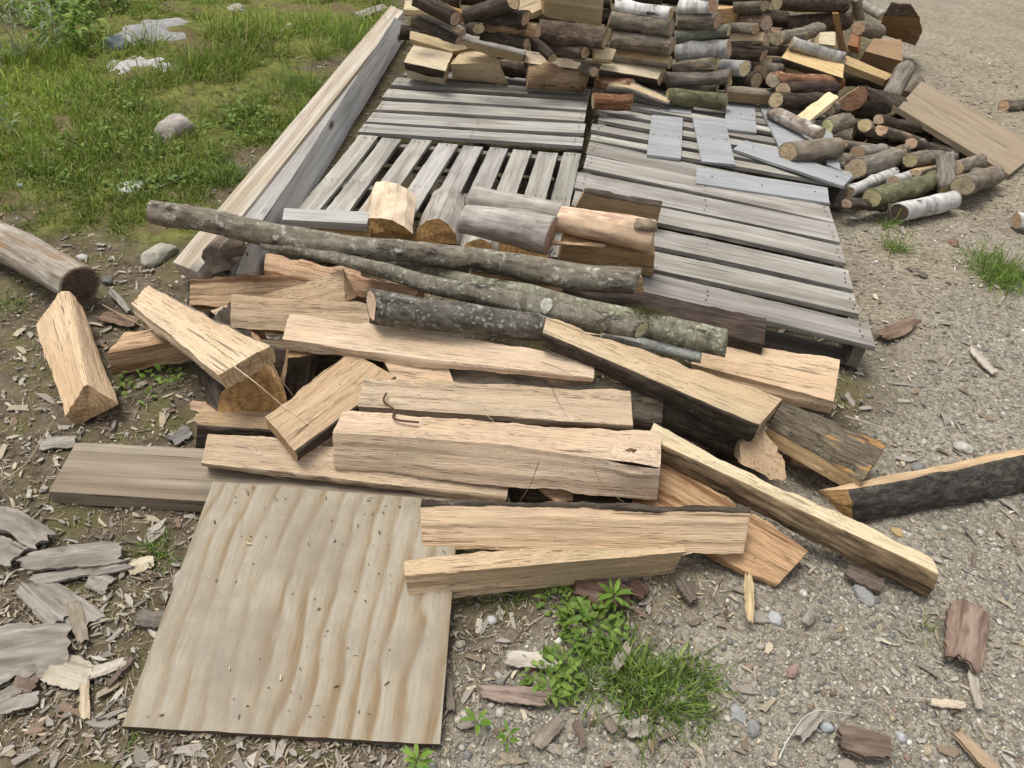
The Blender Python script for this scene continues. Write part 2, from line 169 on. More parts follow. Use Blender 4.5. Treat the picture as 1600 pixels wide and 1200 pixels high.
{'k':'S','n':'split_slab','l':'yellowish split chunk under the pinkish peeled log','c':'firewood','s':[[[.128,2.408,.25],[.121,2.433,.15],[.121,2.52,.172],[.127,2.495,.272]],[[.455,2.412,.24],[.47,2.43,.14],[.469,2.517,.162],[.455,2.499,.262]]],'e':[],'w':'split','t':[.85,.72,.5],'g':'logs set down on the left pallet'},
{'k':'S','n':'wood_splinter','l':'thin pale splinter sticking out below the pinkish peeled log','c':'splinter','s':[[[.086,2.399,.26],[.087,2.39,.255],[.087,2.395,.246],[.086,2.404,.251]],[[.276,2.412,.26],[.277,2.403,.255],[.277,2.408,.246],[.276,2.417,.251]]],'e':[],'w':'split','t':[1.15,1,.85]},
{'k':'S','n':'weathered_board','l':'short weathered grey board across the left pallet end','c':'board','s':[[[-.898,2.513,.215],[-.88,2.428,.215],[-.88,2.428,.185],[-.898,2.513,.185]],[[-.59,2.552,.215],[-.582,2.46,.215],[-.582,2.46,.185],[-.59,2.552,.185]]],'e':'f','w':'timber'},
{'k':'S','n':'split_slab','l':'yellowish split log under the short grey board at pallet end','c':'firewood','s':[[[-.878,2.451,.185],[-.879,2.432,.13],[-.886,2.488,.11],[-.885,2.507,.165]],[[-.573,2.488,.185],[-.575,2.463,.13],[-.582,2.519,.11],[-.58,2.544,.165]]],'e':[],'w':'split','t':[.9,.75,.5]},
{'k':'S','n':'split_log','l':'wide cream half-log lowest at the left end of the back stack','c':'firewood','s':[[[-.72,4.349,.29],[-.733,4.086,.265],[-.738,4.167,.2],[-.731,4.188,.155],[-.713,4.37,.245]],[[-.497,4.277,.29],[-.509,4.031,.26],[-.536,4.143,.185],[-.529,4.165,.14],[-.491,4.298,.245]]],'e':[1],'w':'cream','b':'dark','t':[1.15,1.13,1.08],'g':'short logs stacked at the back of the pallets'},
{'k':'S','n':'split_log','l':'cracked pale split block second from left at the foot of back stack','c':'firewood','s':[[[-.446,4.34,.29],[-.497,4.148,.26],[-.494,4.262,.14],[-.443,4.442,.182]],[[-.272,4.264,.29],[-.248,4.251,.26],[-.194,4.292,.14],[-.223,4.302,.182]]],'e':[],'w':'cream','t':[1.02,.95,.82],'g':'short logs stacked at the back of the pallets'},
{'k':'S','n':'split_log','l':'thin bark-edged split strip above the wide cream half-log','c':'firewood','s':[[[-.75,4.384,.34],[-.743,4.322,.315],[-.743,4.333,.287],[-.75,4.395,.312]],[[-.401,4.298,.31],[-.504,4.247,.295],[-.504,4.258,.267],[-.4,4.309,.282]]],'e':[3],'w':'cream','b':'dark','t':[.9,.8,.65],'g':'short logs stacked at the back of the pallets'},
{'k':'R','n':'firewood_log','l':'dark thin log above the split strip at stack left','c':'log','p':[[-.67,3.97,.504,.0281],[-.552,3.951,.477,.0281],[-.434,3.932,.449,.0281]],'b':'dark','w':'end','g':'short logs stacked at the back of the pallets','sk':[0,.4]},
{'k':'R','n':'firewood_log','l':'smooth pale grey log slanting down at the left of the back stack','c':'log','p':[[-.613,3.989,.534,.0281],[-.516,3.962,.508,.028],[-.42,3.936,.482,.028]],'b':'smoothgrey','w':'end','g':'short logs stacked at the back of the pallets','sk':[0,.4]},
{'k':'S','n':'split_log','l':'cream split chunk at the top left corner of the back stack','c':'firewood','s':[[[-.744,4.22,.56],[-.745,4.168,.5],[-.754,4.214,.461],[-.753,4.265,.521]],[[-.63,4.242,.56],[-.64,4.185,.5],[-.649,4.231,.461],[-.638,4.287,.521]]],'e':[2],'w':'cream','b':'dark','t':[1.15,1.13,1.08],'g':'short logs stacked at the back of the pallets'},
{'k':'R','n':'firewood_log','l':'dark log under the top, behind the upright splinter at stack left','c':'log','p':[[-.649,3.96,.612,.0428],[-.55,3.938,.582,.0428],[-.451,3.916,.551,.0429]],'b':'dark','w':'end','g':'short logs stacked at the back of the pallets','sk':[0,.4]},
{'k':'S','n':'split_log','l':'orange split log end near the top left of the back stack','c':'firewood','s':[[[-.561,4.355,.5],[-.578,4.306,.47],[-.578,4.332,.427],[-.562,4.381,.457]],[[-.456,4.326,.48],[-.485,4.277,.43],[-.486,4.303,.387],[-.456,4.352,.437]]],'e':[],'w':'cream','t':[.85,.6,.36],'g':'short logs stacked at the back of the pallets'},
{'k':'S','n':'wood_splinter','l':'upright pale splinter standing at the left of the back stack','c':'splinter','s':[[[-.601,4.227,.56],[-.583,4.235,.56],[-.587,4.246,.557],[-.606,4.238,.557]],[[-.599,4.199,.47],[-.574,4.161,.47],[-.578,4.172,.467],[-.604,4.21,.467]]],'e':[],'w':'cream','t':[1,.85,.6]},
{'k':'R','n':'firewood_log','l':'stubby dark round log facing right in the left half of back stack','c':'log','p':[[-.422,4.064,.474,.032],[-.382,4.013,.487,.0316],[-.342,3.963,.5,.0312]],'b':'dark','w':'end','g':'short logs stacked at the back of the pallets','sk':[0,.4]},
{'k':'R','n':'firewood_log','l':'dark log rising to the right near the top of back stack','c':'log','p':[[-.417,4.065,.519,.0413],[-.3,4.038,.574,.0407],[-.186,4.005,.629,.04]],'b':'dark','w':'end','g':'short logs stacked at the back of the pallets','sk':[0,.4]},
{'k':'R','n':'firewood_log','l':'dark log with pale left end below the slanting cream slab','c':'log','p':[[-.328,4.099,.525,.0383],[-.223,4.071,.536,.038],[-.119,4.043,.548,.0377]],'b':'dark','w':'end','g':'short logs stacked at the back of the pallets','sk':[0,.4]},
{'k':'R','n':'firewood_log','l':'orange-brown flaking log in the left half of the back stack','c':'log','p':[[-.329,4.098,.474,.0322],[-.192,4.083,.482,.032],[-.057,4.067,.491,.0319]],'b':'peeledbrown','w':'end','g':'short logs stacked at the back of the pallets','sk':[0,.4]},
{'k':'R','n':'firewood_log','l':'slim dark log below the orange-brown flaking one','c':'log','p':[[-.339,4.092,.438,.0291],[-.223,4.069,.434,.029],[-.108,4.046,.431,.0289]],'b':'dark','w':'end','g':'short logs stacked at the back of the pallets','sk':[0,.4]},
{'k':'S','n':'split_log','l':'squared split log with mossy top, slanting above the cracked block','c':'firewood','s':[[[-.452,4.237,.39],[-.456,4.194,.37],[-.409,4.216,.32],[-.41,4.258,.345]],[[-.109,4.296,.33],[-.117,4.217,.32],[-.132,4.246,.27],[-.122,4.323,.285]]],'e':[0],'w':'cream','b':'smoothgrey','t':[.95,.85,.66],'g':'short logs stacked at the back of the pallets'},
{'k':'S','n':'split_log','l':'cream split slab tilted up near the top centre-left of stack','c':'firewood','s':[[[-.183,4.367,.54],[-.157,4.305,.48],[-.149,4.341,.446],[-.175,4.403,.506]],[[-.038,4.394,.6],[-.039,4.35,.53],[-.032,4.386,.496],[-.031,4.43,.566]]],'e':[2],'w':'cream','b':'dark','t':[1.15,1.13,1.08],'g':'short logs stacked at the back of the pallets'},
{'k':'S','n':'split_log','l':'big yellowish split block at the top centre of the back stack','c':'firewood','s':[[[-.041,4.227,.62],[-.038,4.309,.5],[-.063,4.389,.554],[-.066,4.307,.674]],[[.263,4.334,.6],[.272,4.36,.46],[.247,4.441,.514],[.238,4.415,.654]]],'e':[],'w':'cream','t':[1.02,.94,.76],'g':'short logs stacked at the back of the pallets','rough':2},
{'k':'R','n':'firewood_log','l':'dark reddish-barked log just under the big yellowish block','c':'log','p':[[-.053,4.198,.459,.056],[.123,4.195,.457,.0559],[.298,4.192,.455,.0559]],'b':'cherry','w':'end','g':'short logs stacked at the back of the pallets','sk':[0,.4]},
{'k':'R','n':'firewood_log','l':'short dark branch stub pointing down below the reddish-barked log','c':'log','p':[[-.088,4.18,.42,.0264],[-.028,4.132,.391,.0263],[.031,4.085,.362,.0262]],'b':'dark','w':'end','g':'short logs stacked at the back of the pallets','sk':[0,.4]},
{'k':'R','n':'firewood_log','l':'mossy dark log with pale right end in the stack middle','c':'log','p':[[.009,4.205,.378,.0367],[.103,4.175,.382,.0365],[.196,4.144,.386,.0363]],'b':'dark','w':'end','g':'short logs stacked at the back of the pallets','sk':[0,.4]},
{'k':'S','n':'split_log','l':'cream split slab lying above the peeled brown log','c':'firewood','s':[[[-.11,4.352,.31],[-.119,4.261,.27],[-.113,4.261,.244],[-.105,4.353,.286]],[[.189,4.297,.29],[.175,4.25,.27],[.178,4.25,.244],[.192,4.297,.266]]],'e':[1],'w':'cream','b':'dark','t':[1.15,1.13,1.08],'g':'short logs stacked at the back of the pallets'},
{'k':'R','n':'firewood_log','l':'peeled brown log lying on the left pallet at the foot of stack','c':'log','p':[[-.09,4.217,.21,.0619],[.07,4.241,.21,.0621],[.232,4.266,.21,.0624]],'b':'peeledbrown','w':'end','g':'short logs stacked at the back of the pallets','sk':[0,.4]},
{'k':'R','n':'firewood_log','l':'small round log end beside the peeled brown log','c':'log','p':[[.198,4.239,.276,.0273],[.228,4.191,.287,.027],[.258,4.144,.299,.0267]],'b':'rough','w':'end','g':'short logs stacked at the back of the pallets','sk':[0,.4]},
{'k':'R','n':'firewood_log','l':'white birch log highest in the middle of the back stack','c':'log','p':[[.328,4.358,.57,.0333],[.473,4.342,.569,.0332],[.617,4.326,.569,.0331]],'b':'birch','w':'end','g':'short logs stacked at the back of the pallets','sk':[0,.4]},
{'k':'R','n':'firewood_log','l':'thick brown log directly under the white birch log','c':'log','p':[[.307,4.34,.51,.047],[.471,4.331,.505,.0469],[.635,4.321,.5,.0469]],'b':'rough','w':'end','g':'short logs stacked at the back of the pallets','sk':[0,.4]},
{'k':'R','n':'firewood_log','l':'thickest rough brown log in the middle of the stack','c':'log','p':[[.329,4.327,.417,.0543],[.494,4.318,.418,.0542],[.658,4.31,.419,.0541]],'b':'rough','w':'end','g':'short logs stacked at the back of the pallets','sk':[0,.4]},
{'k':'R','n':'firewood_log','l':'grey-brown log with pale right end above the cream wedge','c':'log','p':[[.333,4.306,.345,.0376],[.496,4.297,.346,.0376],[.658,4.288,.347,.0375]],'b':'rough','w':'end','g':'short logs stacked at the back of the pallets','sk':[0,.4]},
{'k':'S','n':'split_log','l':'pale split chunk left of the log above the cream wedge','c':'firewood','s':[[[.246,4.21,.41],[.246,4.163,.36],[.241,4.199,.326],[.241,4.246,.376]],[[.358,4.217,.4],[.343,4.174,.36],[.338,4.21,.326],[.353,4.253,.366]]],'e':[],'w':'cream','t':[1.05,1,.85],'g':'short logs stacked at the back of the pallets'},
{'k':'S','n':'split_log','l':'cream split wedge with dark bark below in the stack middle','c':'firewood','s':[[[.315,4.301,.325],[.283,4.19,.3],[.295,4.246,.25],[.326,4.351,.28]],[[.637,4.315,.31],[.599,4.219,.27],[.629,4.286,.22],[.663,4.375,.265]]],'e':[1],'w':'cream','b':'dark','t':[1.15,1.13,1.08],'g':'short logs stacked at the back of the pallets'},
{'k':'R','n':'firewood_log','l':'rust-red log half hidden behind the twisted grey log','c':'log','p':[[.276,4.241,.216,.0345],[.374,4.215,.224,.0343],[.471,4.189,.233,.0341]],'b':'peeledred','w':'end','g':'short logs stacked at the back of the pallets','sk':[0,.4]},
{'k':'R','n':'firewood_log','l':'twisted grey log with yellow split underside at the stack foot','c':'log','p':[[.343,4.189,.22,.0307],[.454,4.173,.23,.034],[.569,4.177,.2,.0307],[.677,4.15,.18,.0273]],'b':'greyridged','w':'end','g':'short logs stacked at the back of the pallets'},
{'k':'R','n':'firewood_log','l':'short rust-red log lying on the edge of the right pallet','c':'log','p':[[.261,3.982,.2,.0428],[.364,4.003,.2,.043],[.468,4.024,.2,.0431]],'b':'peeledred','w':'end','g':'short logs stacked at the back of the pallets','sk':[0,.4]},
{'k':'R','n':'firewood_log','l':'greenish mossy log lying at the foot of the back stack','c':'log','p':[[.663,4.186,.2,.0411],[.825,4.195,.2,.0411],[.989,4.204,.2,.0412]],'b':'mossy','w':'end','g':'short logs stacked at the back of the pallets','sk':[0,.4]},
{'k':'R','n':'firewood_log','l':'ridged grey log above the greenish mossy one','c':'log','p':[[.67,4.367,.225,.0458],[.84,4.37,.25,.0457],[1.008,4.373,.275,.0455]],'b':'greyridged','w':'end','g':'short logs stacked at the back of the pallets','sk':[0,.4]},
{'k':'R','n':'firewood_log','l':'thin dark log wedged between the ridged grey and mossy logs','c':'log','p':[[.703,4.356,.183,.0248],[.827,4.344,.202,.0247],[.949,4.33,.221,.0245]],'b':'dark','w':'end','g':'short logs stacked at the back of the pallets','sk':[0,.4]},
{'k':'R','n':'firewood_log','l':'dark log with rough bark under the silvery birch log','c':'log','p':[[.695,4.404,.288,.0351],[.802,4.386,.313,.0349],[.907,4.367,.338,.0346]],'b':'rough','w':'end','g':'short logs stacked at the back of the pallets','sk':[0,.4]},
{'k':'R','n':'firewood_log','l':'silvery birch log with pale right end in the right half of stack','c':'log','p':[[.694,4.432,.354,.0455],[.835,4.425,.383,.0452],[.975,4.418,.413,.0449]],'b':'birchgrey','w':'end','g':'short logs stacked at the back of the pallets','sk':[0,.4]},
{'k':'R','n':'firewood_log','l':'greenish-grey log with pale round end above the silvery birch','c':'log','p':[[.681,4.454,.423,.0347],[.82,4.447,.458,.0345],[.957,4.438,.494,.0343]],'b':'smoothgreen','w':'pale','g':'short logs stacked at the back of the pallets','sk':[0,.4]},
{'k':'R','n':'firewood_log','l':'curling white birch log at the top right of the stack','c':'log','p':[[.679,4.496,.564,.0411],[.76,4.458,.586,.0407],[.84,4.418,.608,.0402]],'b':'birch','w':'end','g':'short logs stacked at the back of the pallets','sk':[0,.4]},
{'k':'R','n':'firewood_log','l':'grey log under the curling white birch log','c':'log','p':[[.69,4.485,.507,.0448],[.789,4.454,.522,.0445],[.885,4.422,.536,.0441]],'b':'rough','w':'end','g':'short logs stacked at the back of the pallets','sk':[0,.4]},
{'k':'S','n':'split_log','l':'orange and yellow split log right of the curling birch log','c':'firewood','s':[[[.867,4.561,.56],[.877,4.558,.49],[.852,4.612,.484],[.842,4.615,.554]],[[1.056,4.648,.56],[1.064,4.628,.48],[1.039,4.682,.474],[1.031,4.703,.554]]],'e':[],'w':'cream','t':[.95,.72,.45],'g':'short logs stacked at the back of the pallets'},
{'k':'R','n':'firewood_log','l':'mossy brown log at the right end of the stack, upper of three','c':'log','p':[[.999,4.565,.42,.0355],[1.083,4.533,.438,.0352],[1.166,4.5,.455,.0349]],'b':'rough','w':'end','g':'short logs stacked at the back of the pallets','sk':[0,.4]},
{'k':'R','n':'firewood_log','l':'dark shiny log at the right end of the stack, middle of three','c':'log','p':[[1.02,4.542,.354,.0357],[1.103,4.508,.365,.0354],[1.184,4.474,.377,.0351]],'b':'wet','w':'end','g':'short logs stacked at the back of the pallets','sk':[0,.4]},
{'k':'R','n':'firewood_log','l':'knotty birch log stub with pale round end, right end of stack','c':'log','p':[[.973,4.492,.285,.0464],[1.032,4.454,.3,.046],[1.089,4.416,.314,.0456]],'b':'birchgrey','w':'pale','g':'short logs stacked at the back of the pallets','sk':[0,.4]},
{'k':'R','n':'firewood_log','l':'dark stub right of the knotty birch stub','c':'log','p':[[1.074,4.497,.234,.0468],[1.122,4.456,.246,.0464],[1.169,4.415,.257,.046]],'b':'dark','w':'end','g':'short logs stacked at the back of the pallets','sk':[0,.4]},
{'k':'R','n':'firewood_log','l':'long smooth brown log at the stack foot above the grey boards','c':'log','p':[[1.003,4.327,.2,.0457],[1.144,4.334,.2,.0457],[1.285,4.34,.2,.0458]],'b':'smoothbrown','w':'end','g':'short logs stacked at the back of the pallets','sk':[0,.4]},
{'k':'R','n':'firewood_log','l':'narrow log beside the greenish-grey log with pale round end','c':'log','p':[[.988,4.584,.474,.0282],[1.052,4.54,.486,.028],[1.114,4.496,.497,.0277]],'b':'rough','w':'end','g':'short logs stacked at the back of the pallets','sk':[0,.4]},
{'k':'R','n':'firewood_log','l':'brown log at the top right corner of the stack','c':'log','p':[[1.003,4.628,.576,.0385],[1.07,4.584,.597,.0381],[1.136,4.539,.617,.0377]],'b':'rough','w':'end','g':'short logs stacked at the back of the pallets','sk':[0,.4]},
{'k':'R','n':'firewood_log','l':'dark brown log near the top of the stack right end','c':'log','p':[[1.05,4.618,.498,.0425],[1.107,4.571,.512,.042],[1.163,4.524,.527,.0416]],'b':'cherry','w':'end','g':'short logs stacked at the back of the pallets','sk':[0,.4]},
{'k':'R','n':'firewood_log','l':'thick red-brown log lying far behind at the top','c':'log','p':[[1.545,5.88,.35,.0708],[1.81,5.97,.35,.0717],[2.083,6.063,.35,.0726]],'b':'cherry','w':'end','g':'short logs stacked at the back of the pallets','sk':[0,.4]},
{'k':'R','n':'firewood_log','l':'thick dark furrowed log lying behind the right heap','c':'log','p':[[1.594,5.899,.2,.0722],[1.878,6.038,.2,.0737],[2.174,6.182,.2,.0751]],'b':'cherry','w':'end','g':'short logs stacked at the back of the pallets','sk':[0,.4]},
{'k':'R','n':'firewood_log','l':'dark log deep in the gaps of the back stack','c':'log','p':[[-.773,4.531,.473,.0385],[-.633,4.533,.473,.0385],[-.499,4.533,.473,.0385]],'b':'dark','w':'end','t':[.85,.8,.75],'g':'filler logs added to darken gaps of the back stack'},  # filler logs, added behind the stack so its gaps stay dark
{'k':'R','n':'firewood_log','l':'dark log deep in the gaps of the back stack','c':'log','p':[[-.534,4.63,.473,.0392],[-.391,4.633,.473,.0392],[-.255,4.633,.473,.0392]],'b':'dark','w':'end','t':[.85,.8,.75],'g':'filler logs added to darken gaps of the back stack'},
{'k':'R','n':'firewood_log','l':'dark log deep in the gaps of the back stack','c':'log','p':[[-.225,4.758,.473,.04],[-.079,4.76,.473,.0401],[.06,4.76,.473,.0401]],'b':'dark','w':'end','t':[.85,.8,.75],'g':'filler logs added to darken gaps of the back stack'},
{'k':'R','n':'firewood_log','l':'dark log deep in the gaps of the back stack','c':'log','p':[[.047,4.87,.473,.0408],[.196,4.873,.473,.0409],[.338,4.873,.473,.0409]],'b':'dark','w':'end','t':[.85,.8,.75],'g':'filler logs added to darken gaps of the back stack'},
{'k':'R','n':'firewood_log','l':'dark log deep in the gaps of the back stack','c':'log','p':[[.348,4.995,.473,.0417],[.501,4.998,.473,.0417],[.646,4.998,.473,.0417]],'b':'dark','w':'end','t':[.85,.8,.75],'g':'filler logs added to darken gaps of the back stack'},
{'k':'R','n':'firewood_log','l':'dark log deep in the gaps of the back stack','c':'log','p':[[.625,5.11,.473,.0425],[.781,5.113,.473,.0425],[.929,5.113,.473,.0425]],'b':'dark','w':'end','t':[.85,.8,.75],'g':'filler logs added to darken gaps of the back stack'},
{'k':'R','n':'firewood_log','l':'dark log deep in the gaps of the back stack','c':'log','p':[[1.018,5.272,.473,.0437],[1.178,5.276,.473,.0437],[1.33,5.276,.473,.0437]],'b':'dark','w':'end','t':[.85,.8,.75],'g':'filler logs added to darken gaps of the back stack'},
{'k':'R','n':'firewood_log','l':'dark log deep in the gaps of the back stack','c':'log','p':[[-.733,4.517,.389,.0389],[-.591,4.52,.389,.0389],[-.456,4.52,.389,.0389]],'b':'dark','w':'end','t':[.85,.8,.75],'g':'filler logs added to darken gaps of the back stack'},
{'k':'R','n':'firewood_log','l':'dark log deep in the gaps of the back stack','c':'log','p':[[-.443,4.629,.389,.0396],[-.299,4.632,.389,.0397],[-.161,4.632,.389,.0397]],'b':'dark','w':'end','t':[.85,.8,.75],'g':'filler logs added to darken gaps of the back stack'},
{'k':'R','n':'firewood_log','l':'dark log deep in the gaps of the back stack','c':'log','p':[[-.146,4.744,.389,.0404],[.001,4.747,.389,.0405],[.142,4.747,.389,.0405]],'b':'dark','w':'end','t':[.85,.8,.75],'g':'filler logs added to darken gaps of the back stack'},
{'k':'R','n':'firewood_log','l':'dark log deep in the gaps of the back stack','c':'log','p':[[.175,4.868,.389,.0413],[.326,4.871,.389,.0413],[.47,4.871,.389,.0413]],'b':'dark','w':'end','t':[.85,.8,.75],'g':'filler logs added to darken gaps of the back stack'},
{'k':'R','n':'firewood_log','l':'dark log deep in the gaps of the back stack','c':'log','p':[[.438,4.97,.389,.042],[.592,4.973,.389,.0421],[.738,4.973,.389,.0421]],'b':'dark','w':'end','t':[.85,.8,.75],'g':'filler logs added to darken gaps of the back stack'},
{'k':'R','n':'firewood_log','l':'dark log deep in the gaps of the back stack','c':'log','p':[[.812,5.114,.389,.043],[.969,5.117,.389,.0431],[1.119,5.117,.389,.0431]],'b':'dark','w':'end','t':[.85,.8,.75],'g':'filler logs added to darken gaps of the back stack'},
{'k':'R','n':'firewood_log','l':'dark log deep in the gaps of the back stack','c':'log','p':[[1.157,5.248,.389,.044],[1.318,5.251,.389,.044],[1.471,5.251,.389,.044]],'b':'dark','w':'end','t':[.85,.8,.75],'g':'filler logs added to darken gaps of the back stack'},
{'k':'R','n':'firewood_log','l':'dark log deep in the gaps of the back stack','c':'log','p':[[-.818,4.451,.305,.0389],[-.676,4.454,.305,.0389],[-.541,4.453,.305,.0389]],'b':'dark','w':'end','t':[.85,.8,.75],'g':'filler logs added to darken gaps of the back stack'},
{'k':'R','n':'firewood_log','l':'dark log deep in the gaps of the back stack','c':'log','p':[[-.516,4.561,.305,.0397],[-.371,4.563,.305,.0397],[-.233,4.563,.305,.0397]],'b':'dark','w':'end','t':[.85,.8,.75],'g':'filler logs added to darken gaps of the back stack'},
{'k':'R','n':'firewood_log','l':'dark log deep in the gaps of the back stack','c':'log','p':[[-.275,4.648,.305,.0403],[-.128,4.65,.305,.0403],[.012,4.65,.305,.0403]],'b':'dark','w':'end','t':[.85,.8,.75],'g':'filler logs added to darken gaps of the back stack'},
{'k':'R','n':'firewood_log','l':'dark log deep in the gaps of the back stack','c':'log','p':[[.044,4.764,.305,.0411],[.195,4.766,.305,.0411],[.337,4.766,.305,.0411]],'b':'dark','w':'end','t':[.85,.8,.75],'g':'filler logs added to darken gaps of the back stack'},
{'k':'R','n':'firewood_log','l':'dark log deep in the gaps of the back stack','c':'log','p':[[.321,4.864,.305,.0418],[.474,4.867,.305,.0418],[.62,4.867,.305,.0418]],'b':'dark','w':'end','t':[.85,.8,.75],'g':'filler logs added to darken gaps of the back stack'},
{'k':'R','n':'firewood_log','l':'dark log deep in the gaps of the back stack','c':'log','p':[[.709,5.005,.305,.0428],[.866,5.008,.305,.0428],[1.014,5.008,.305,.0428]],'b':'dark','w':'end','t':[.85,.8,.75],'g':'filler logs added to darken gaps of the back stack'},
{'k':'R','n':'firewood_log','l':'dark log deep in the gaps of the back stack','c':'log','p':[[.995,5.109,.305,.0435],[1.154,5.111,.305,.0435],[1.305,5.111,.305,.0435]],'b':'dark','w':'end','t':[.85,.8,.75],'g':'filler logs added to darken gaps of the back stack'},
{'k':'R','n':'firewood_log','l':'dark log deep in the gaps of the back stack','c':'log','p':[[-.657,4.471,.227,.0395],[-.513,4.474,.227,.0395],[-.376,4.474,.227,.0395]],'b':'dark','w':'end','t':[.85,.8,.75],'g':'filler logs added to darken gaps of the back stack'},
{'k':'R','n':'firewood_log','l':'dark log deep in the gaps of the back stack','c':'log','p':[[-.39,4.563,.227,.0401],[-.243,4.566,.227,.0401],[-.103,4.565,.227,.0401]],'b':'dark','w':'end','t':[.85,.8,.75],'g':'filler logs added to darken gaps of the back stack'},
{'k':'R','n':'firewood_log','l':'dark log deep in the gaps of the back stack','c':'log','p':[[-.095,4.664,.227,.0408],[.054,4.667,.227,.0409],[.196,4.667,.227,.0409]],'b':'dark','w':'end','t':[.85,.8,.75],'g':'filler logs added to darken gaps of the back stack'},
{'k':'R','n':'firewood_log','l':'dark log deep in the gaps of the back stack','c':'log','p':[[.151,4.749,.227,.0414],[.303,4.751,.227,.0415],[.447,4.751,.227,.0415]],'b':'dark','w':'end','t':[.85,.8,.75],'g':'filler logs added to darken gaps of the back stack'},
{'k':'R','n':'firewood_log','l':'dark log deep in the gaps of the back stack','c':'log','p':[[.451,4.852,.227,.0422],[.606,4.854,.227,.0422],[.752,4.854,.227,.0422]],'b':'dark','w':'end','t':[.85,.8,.75],'g':'filler logs added to darken gaps of the back stack'},
{'k':'R','n':'firewood_log','l':'dark log deep in the gaps of the back stack','c':'log','p':[[.813,4.976,.227,.043],[.971,4.978,.227,.043],[1.12,4.978,.227,.043]],'b':'dark','w':'end','t':[.85,.8,.75],'g':'filler logs added to darken gaps of the back stack'},
{'k':'R','n':'firewood_log','l':'dark log deep in the gaps of the back stack','c':'log','p':[[1.108,5.077,.227,.0437],[1.269,5.08,.227,.0438],[1.421,5.08,.227,.0438]],'b':'dark','w':'end','t':[.85,.8,.75],'g':'filler logs added to darken gaps of the back stack'},
{'k':'R','n':'firewood_log','l':'dark log deep in the gaps of the back stack','c':'log','p':[[.088,4.581,.185,.0405],[.236,4.583,.185,.0405],[.377,4.583,.185,.0405]],'b':'dark','w':'end','t':[.85,.8,.75],'g':'filler logs added to darken gaps of the back stack'},  # low fillers, added to darken the pallet deck that lies in shade
{'k':'R','n':'firewood_log','l':'dark log deep in the gaps of the back stack','c':'log','p':[[.363,4.671,.185,.0411],[.514,4.673,.185,.0412],[.657,4.673,.185,.0412]],'b':'dark','w':'end','t':[.85,.8,.75],'g':'filler logs added to darken gaps of the back stack'},
{'k':'R','n':'firewood_log','l':'dark log deep in the gaps of the back stack','c':'log','p':[[.681,4.774,.185,.0419],[.835,4.777,.185,.0419],[.98,4.777,.185,.0419]],'b':'dark','w':'end','t':[.85,.8,.75],'g':'filler logs added to darken gaps of the back stack'},
{'k':'R','n':'firewood_log','l':'dark log deep in the gaps of the back stack','c':'log','p':[[1.035,4.89,.185,.0427],[1.191,4.892,.185,.0427],[1.34,4.892,.185,.0427]],'b':'dark','w':'end','t':[.85,.8,.75],'g':'filler logs added to darken gaps of the back stack'},
{'k':'R','n':'firewood_log','l':'dark log deep in the gaps of the back stack','c':'log','p':[[.184,4.368,.185,.039],[.327,4.37,.185,.039],[.462,4.37,.185,.039]],'b':'dark','w':'end','t':[.85,.8,.75],'g':'filler logs added to darken gaps of the back stack'},
{'k':'R','n':'firewood_log','l':'dark log deep in the gaps of the back stack','c':'log','p':[[.443,4.449,.185,.0396],[.588,4.452,.185,.0396],[.726,4.452,.185,.0396]],'b':'dark','w':'end','t':[.85,.8,.75],'g':'filler logs added to darken gaps of the back stack'},
{'k':'R','n':'firewood_log','l':'dark log deep in the gaps of the back stack','c':'log','p':[[.746,4.544,.185,.0402],[.893,4.546,.185,.0403],[1.033,4.546,.185,.0403]],'b':'dark','w':'end','t':[.85,.8,.75],'g':'filler logs added to darken gaps of the back stack'},
{'k':'R','n':'firewood_log','l':'dark log deep in the gaps of the back stack','c':'log','p':[[1.085,4.65,.185,.041],[1.235,4.652,.185,.041],[1.377,4.652,.185,.041]],'b':'dark','w':'end','t':[.85,.8,.75],'g':'filler logs added to darken gaps of the back stack'},
{'k':'R','n':'firewood_log','l':'dark log in the gap right of the cracked pale block','c':'log','p':[[-.273,4.402,.19,.0428],[-.183,4.387,.19,.0427],[-.068,4.38,.19,.0426]],'b':'dark','w':'end','g':'short logs stacked at the back of the pallets'},  # added filler log, covers the pallet deck to darken this gap
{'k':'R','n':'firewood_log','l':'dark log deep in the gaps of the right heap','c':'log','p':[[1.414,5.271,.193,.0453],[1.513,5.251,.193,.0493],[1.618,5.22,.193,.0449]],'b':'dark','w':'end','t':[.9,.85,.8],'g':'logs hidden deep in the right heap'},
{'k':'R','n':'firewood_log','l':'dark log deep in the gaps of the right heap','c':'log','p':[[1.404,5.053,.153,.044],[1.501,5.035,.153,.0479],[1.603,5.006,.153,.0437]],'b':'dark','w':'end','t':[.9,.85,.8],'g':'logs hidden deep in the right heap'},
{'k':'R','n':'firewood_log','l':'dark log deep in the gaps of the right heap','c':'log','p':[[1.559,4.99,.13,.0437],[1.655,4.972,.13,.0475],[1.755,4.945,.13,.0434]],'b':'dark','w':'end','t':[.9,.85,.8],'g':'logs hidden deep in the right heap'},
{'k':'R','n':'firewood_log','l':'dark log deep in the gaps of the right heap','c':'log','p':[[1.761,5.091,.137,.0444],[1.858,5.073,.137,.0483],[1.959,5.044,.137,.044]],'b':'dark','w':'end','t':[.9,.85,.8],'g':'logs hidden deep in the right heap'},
{'k':'R','n':'firewood_log','l':'dark log deep in the gaps of the right heap','c':'log','p':[[1.705,4.646,.091,.0415],[1.796,4.631,.091,.0452],[1.891,4.606,.091,.0412]],'b':'dark','w':'end','t':[.9,.85,.8],'g':'logs hidden deep in the right heap'},
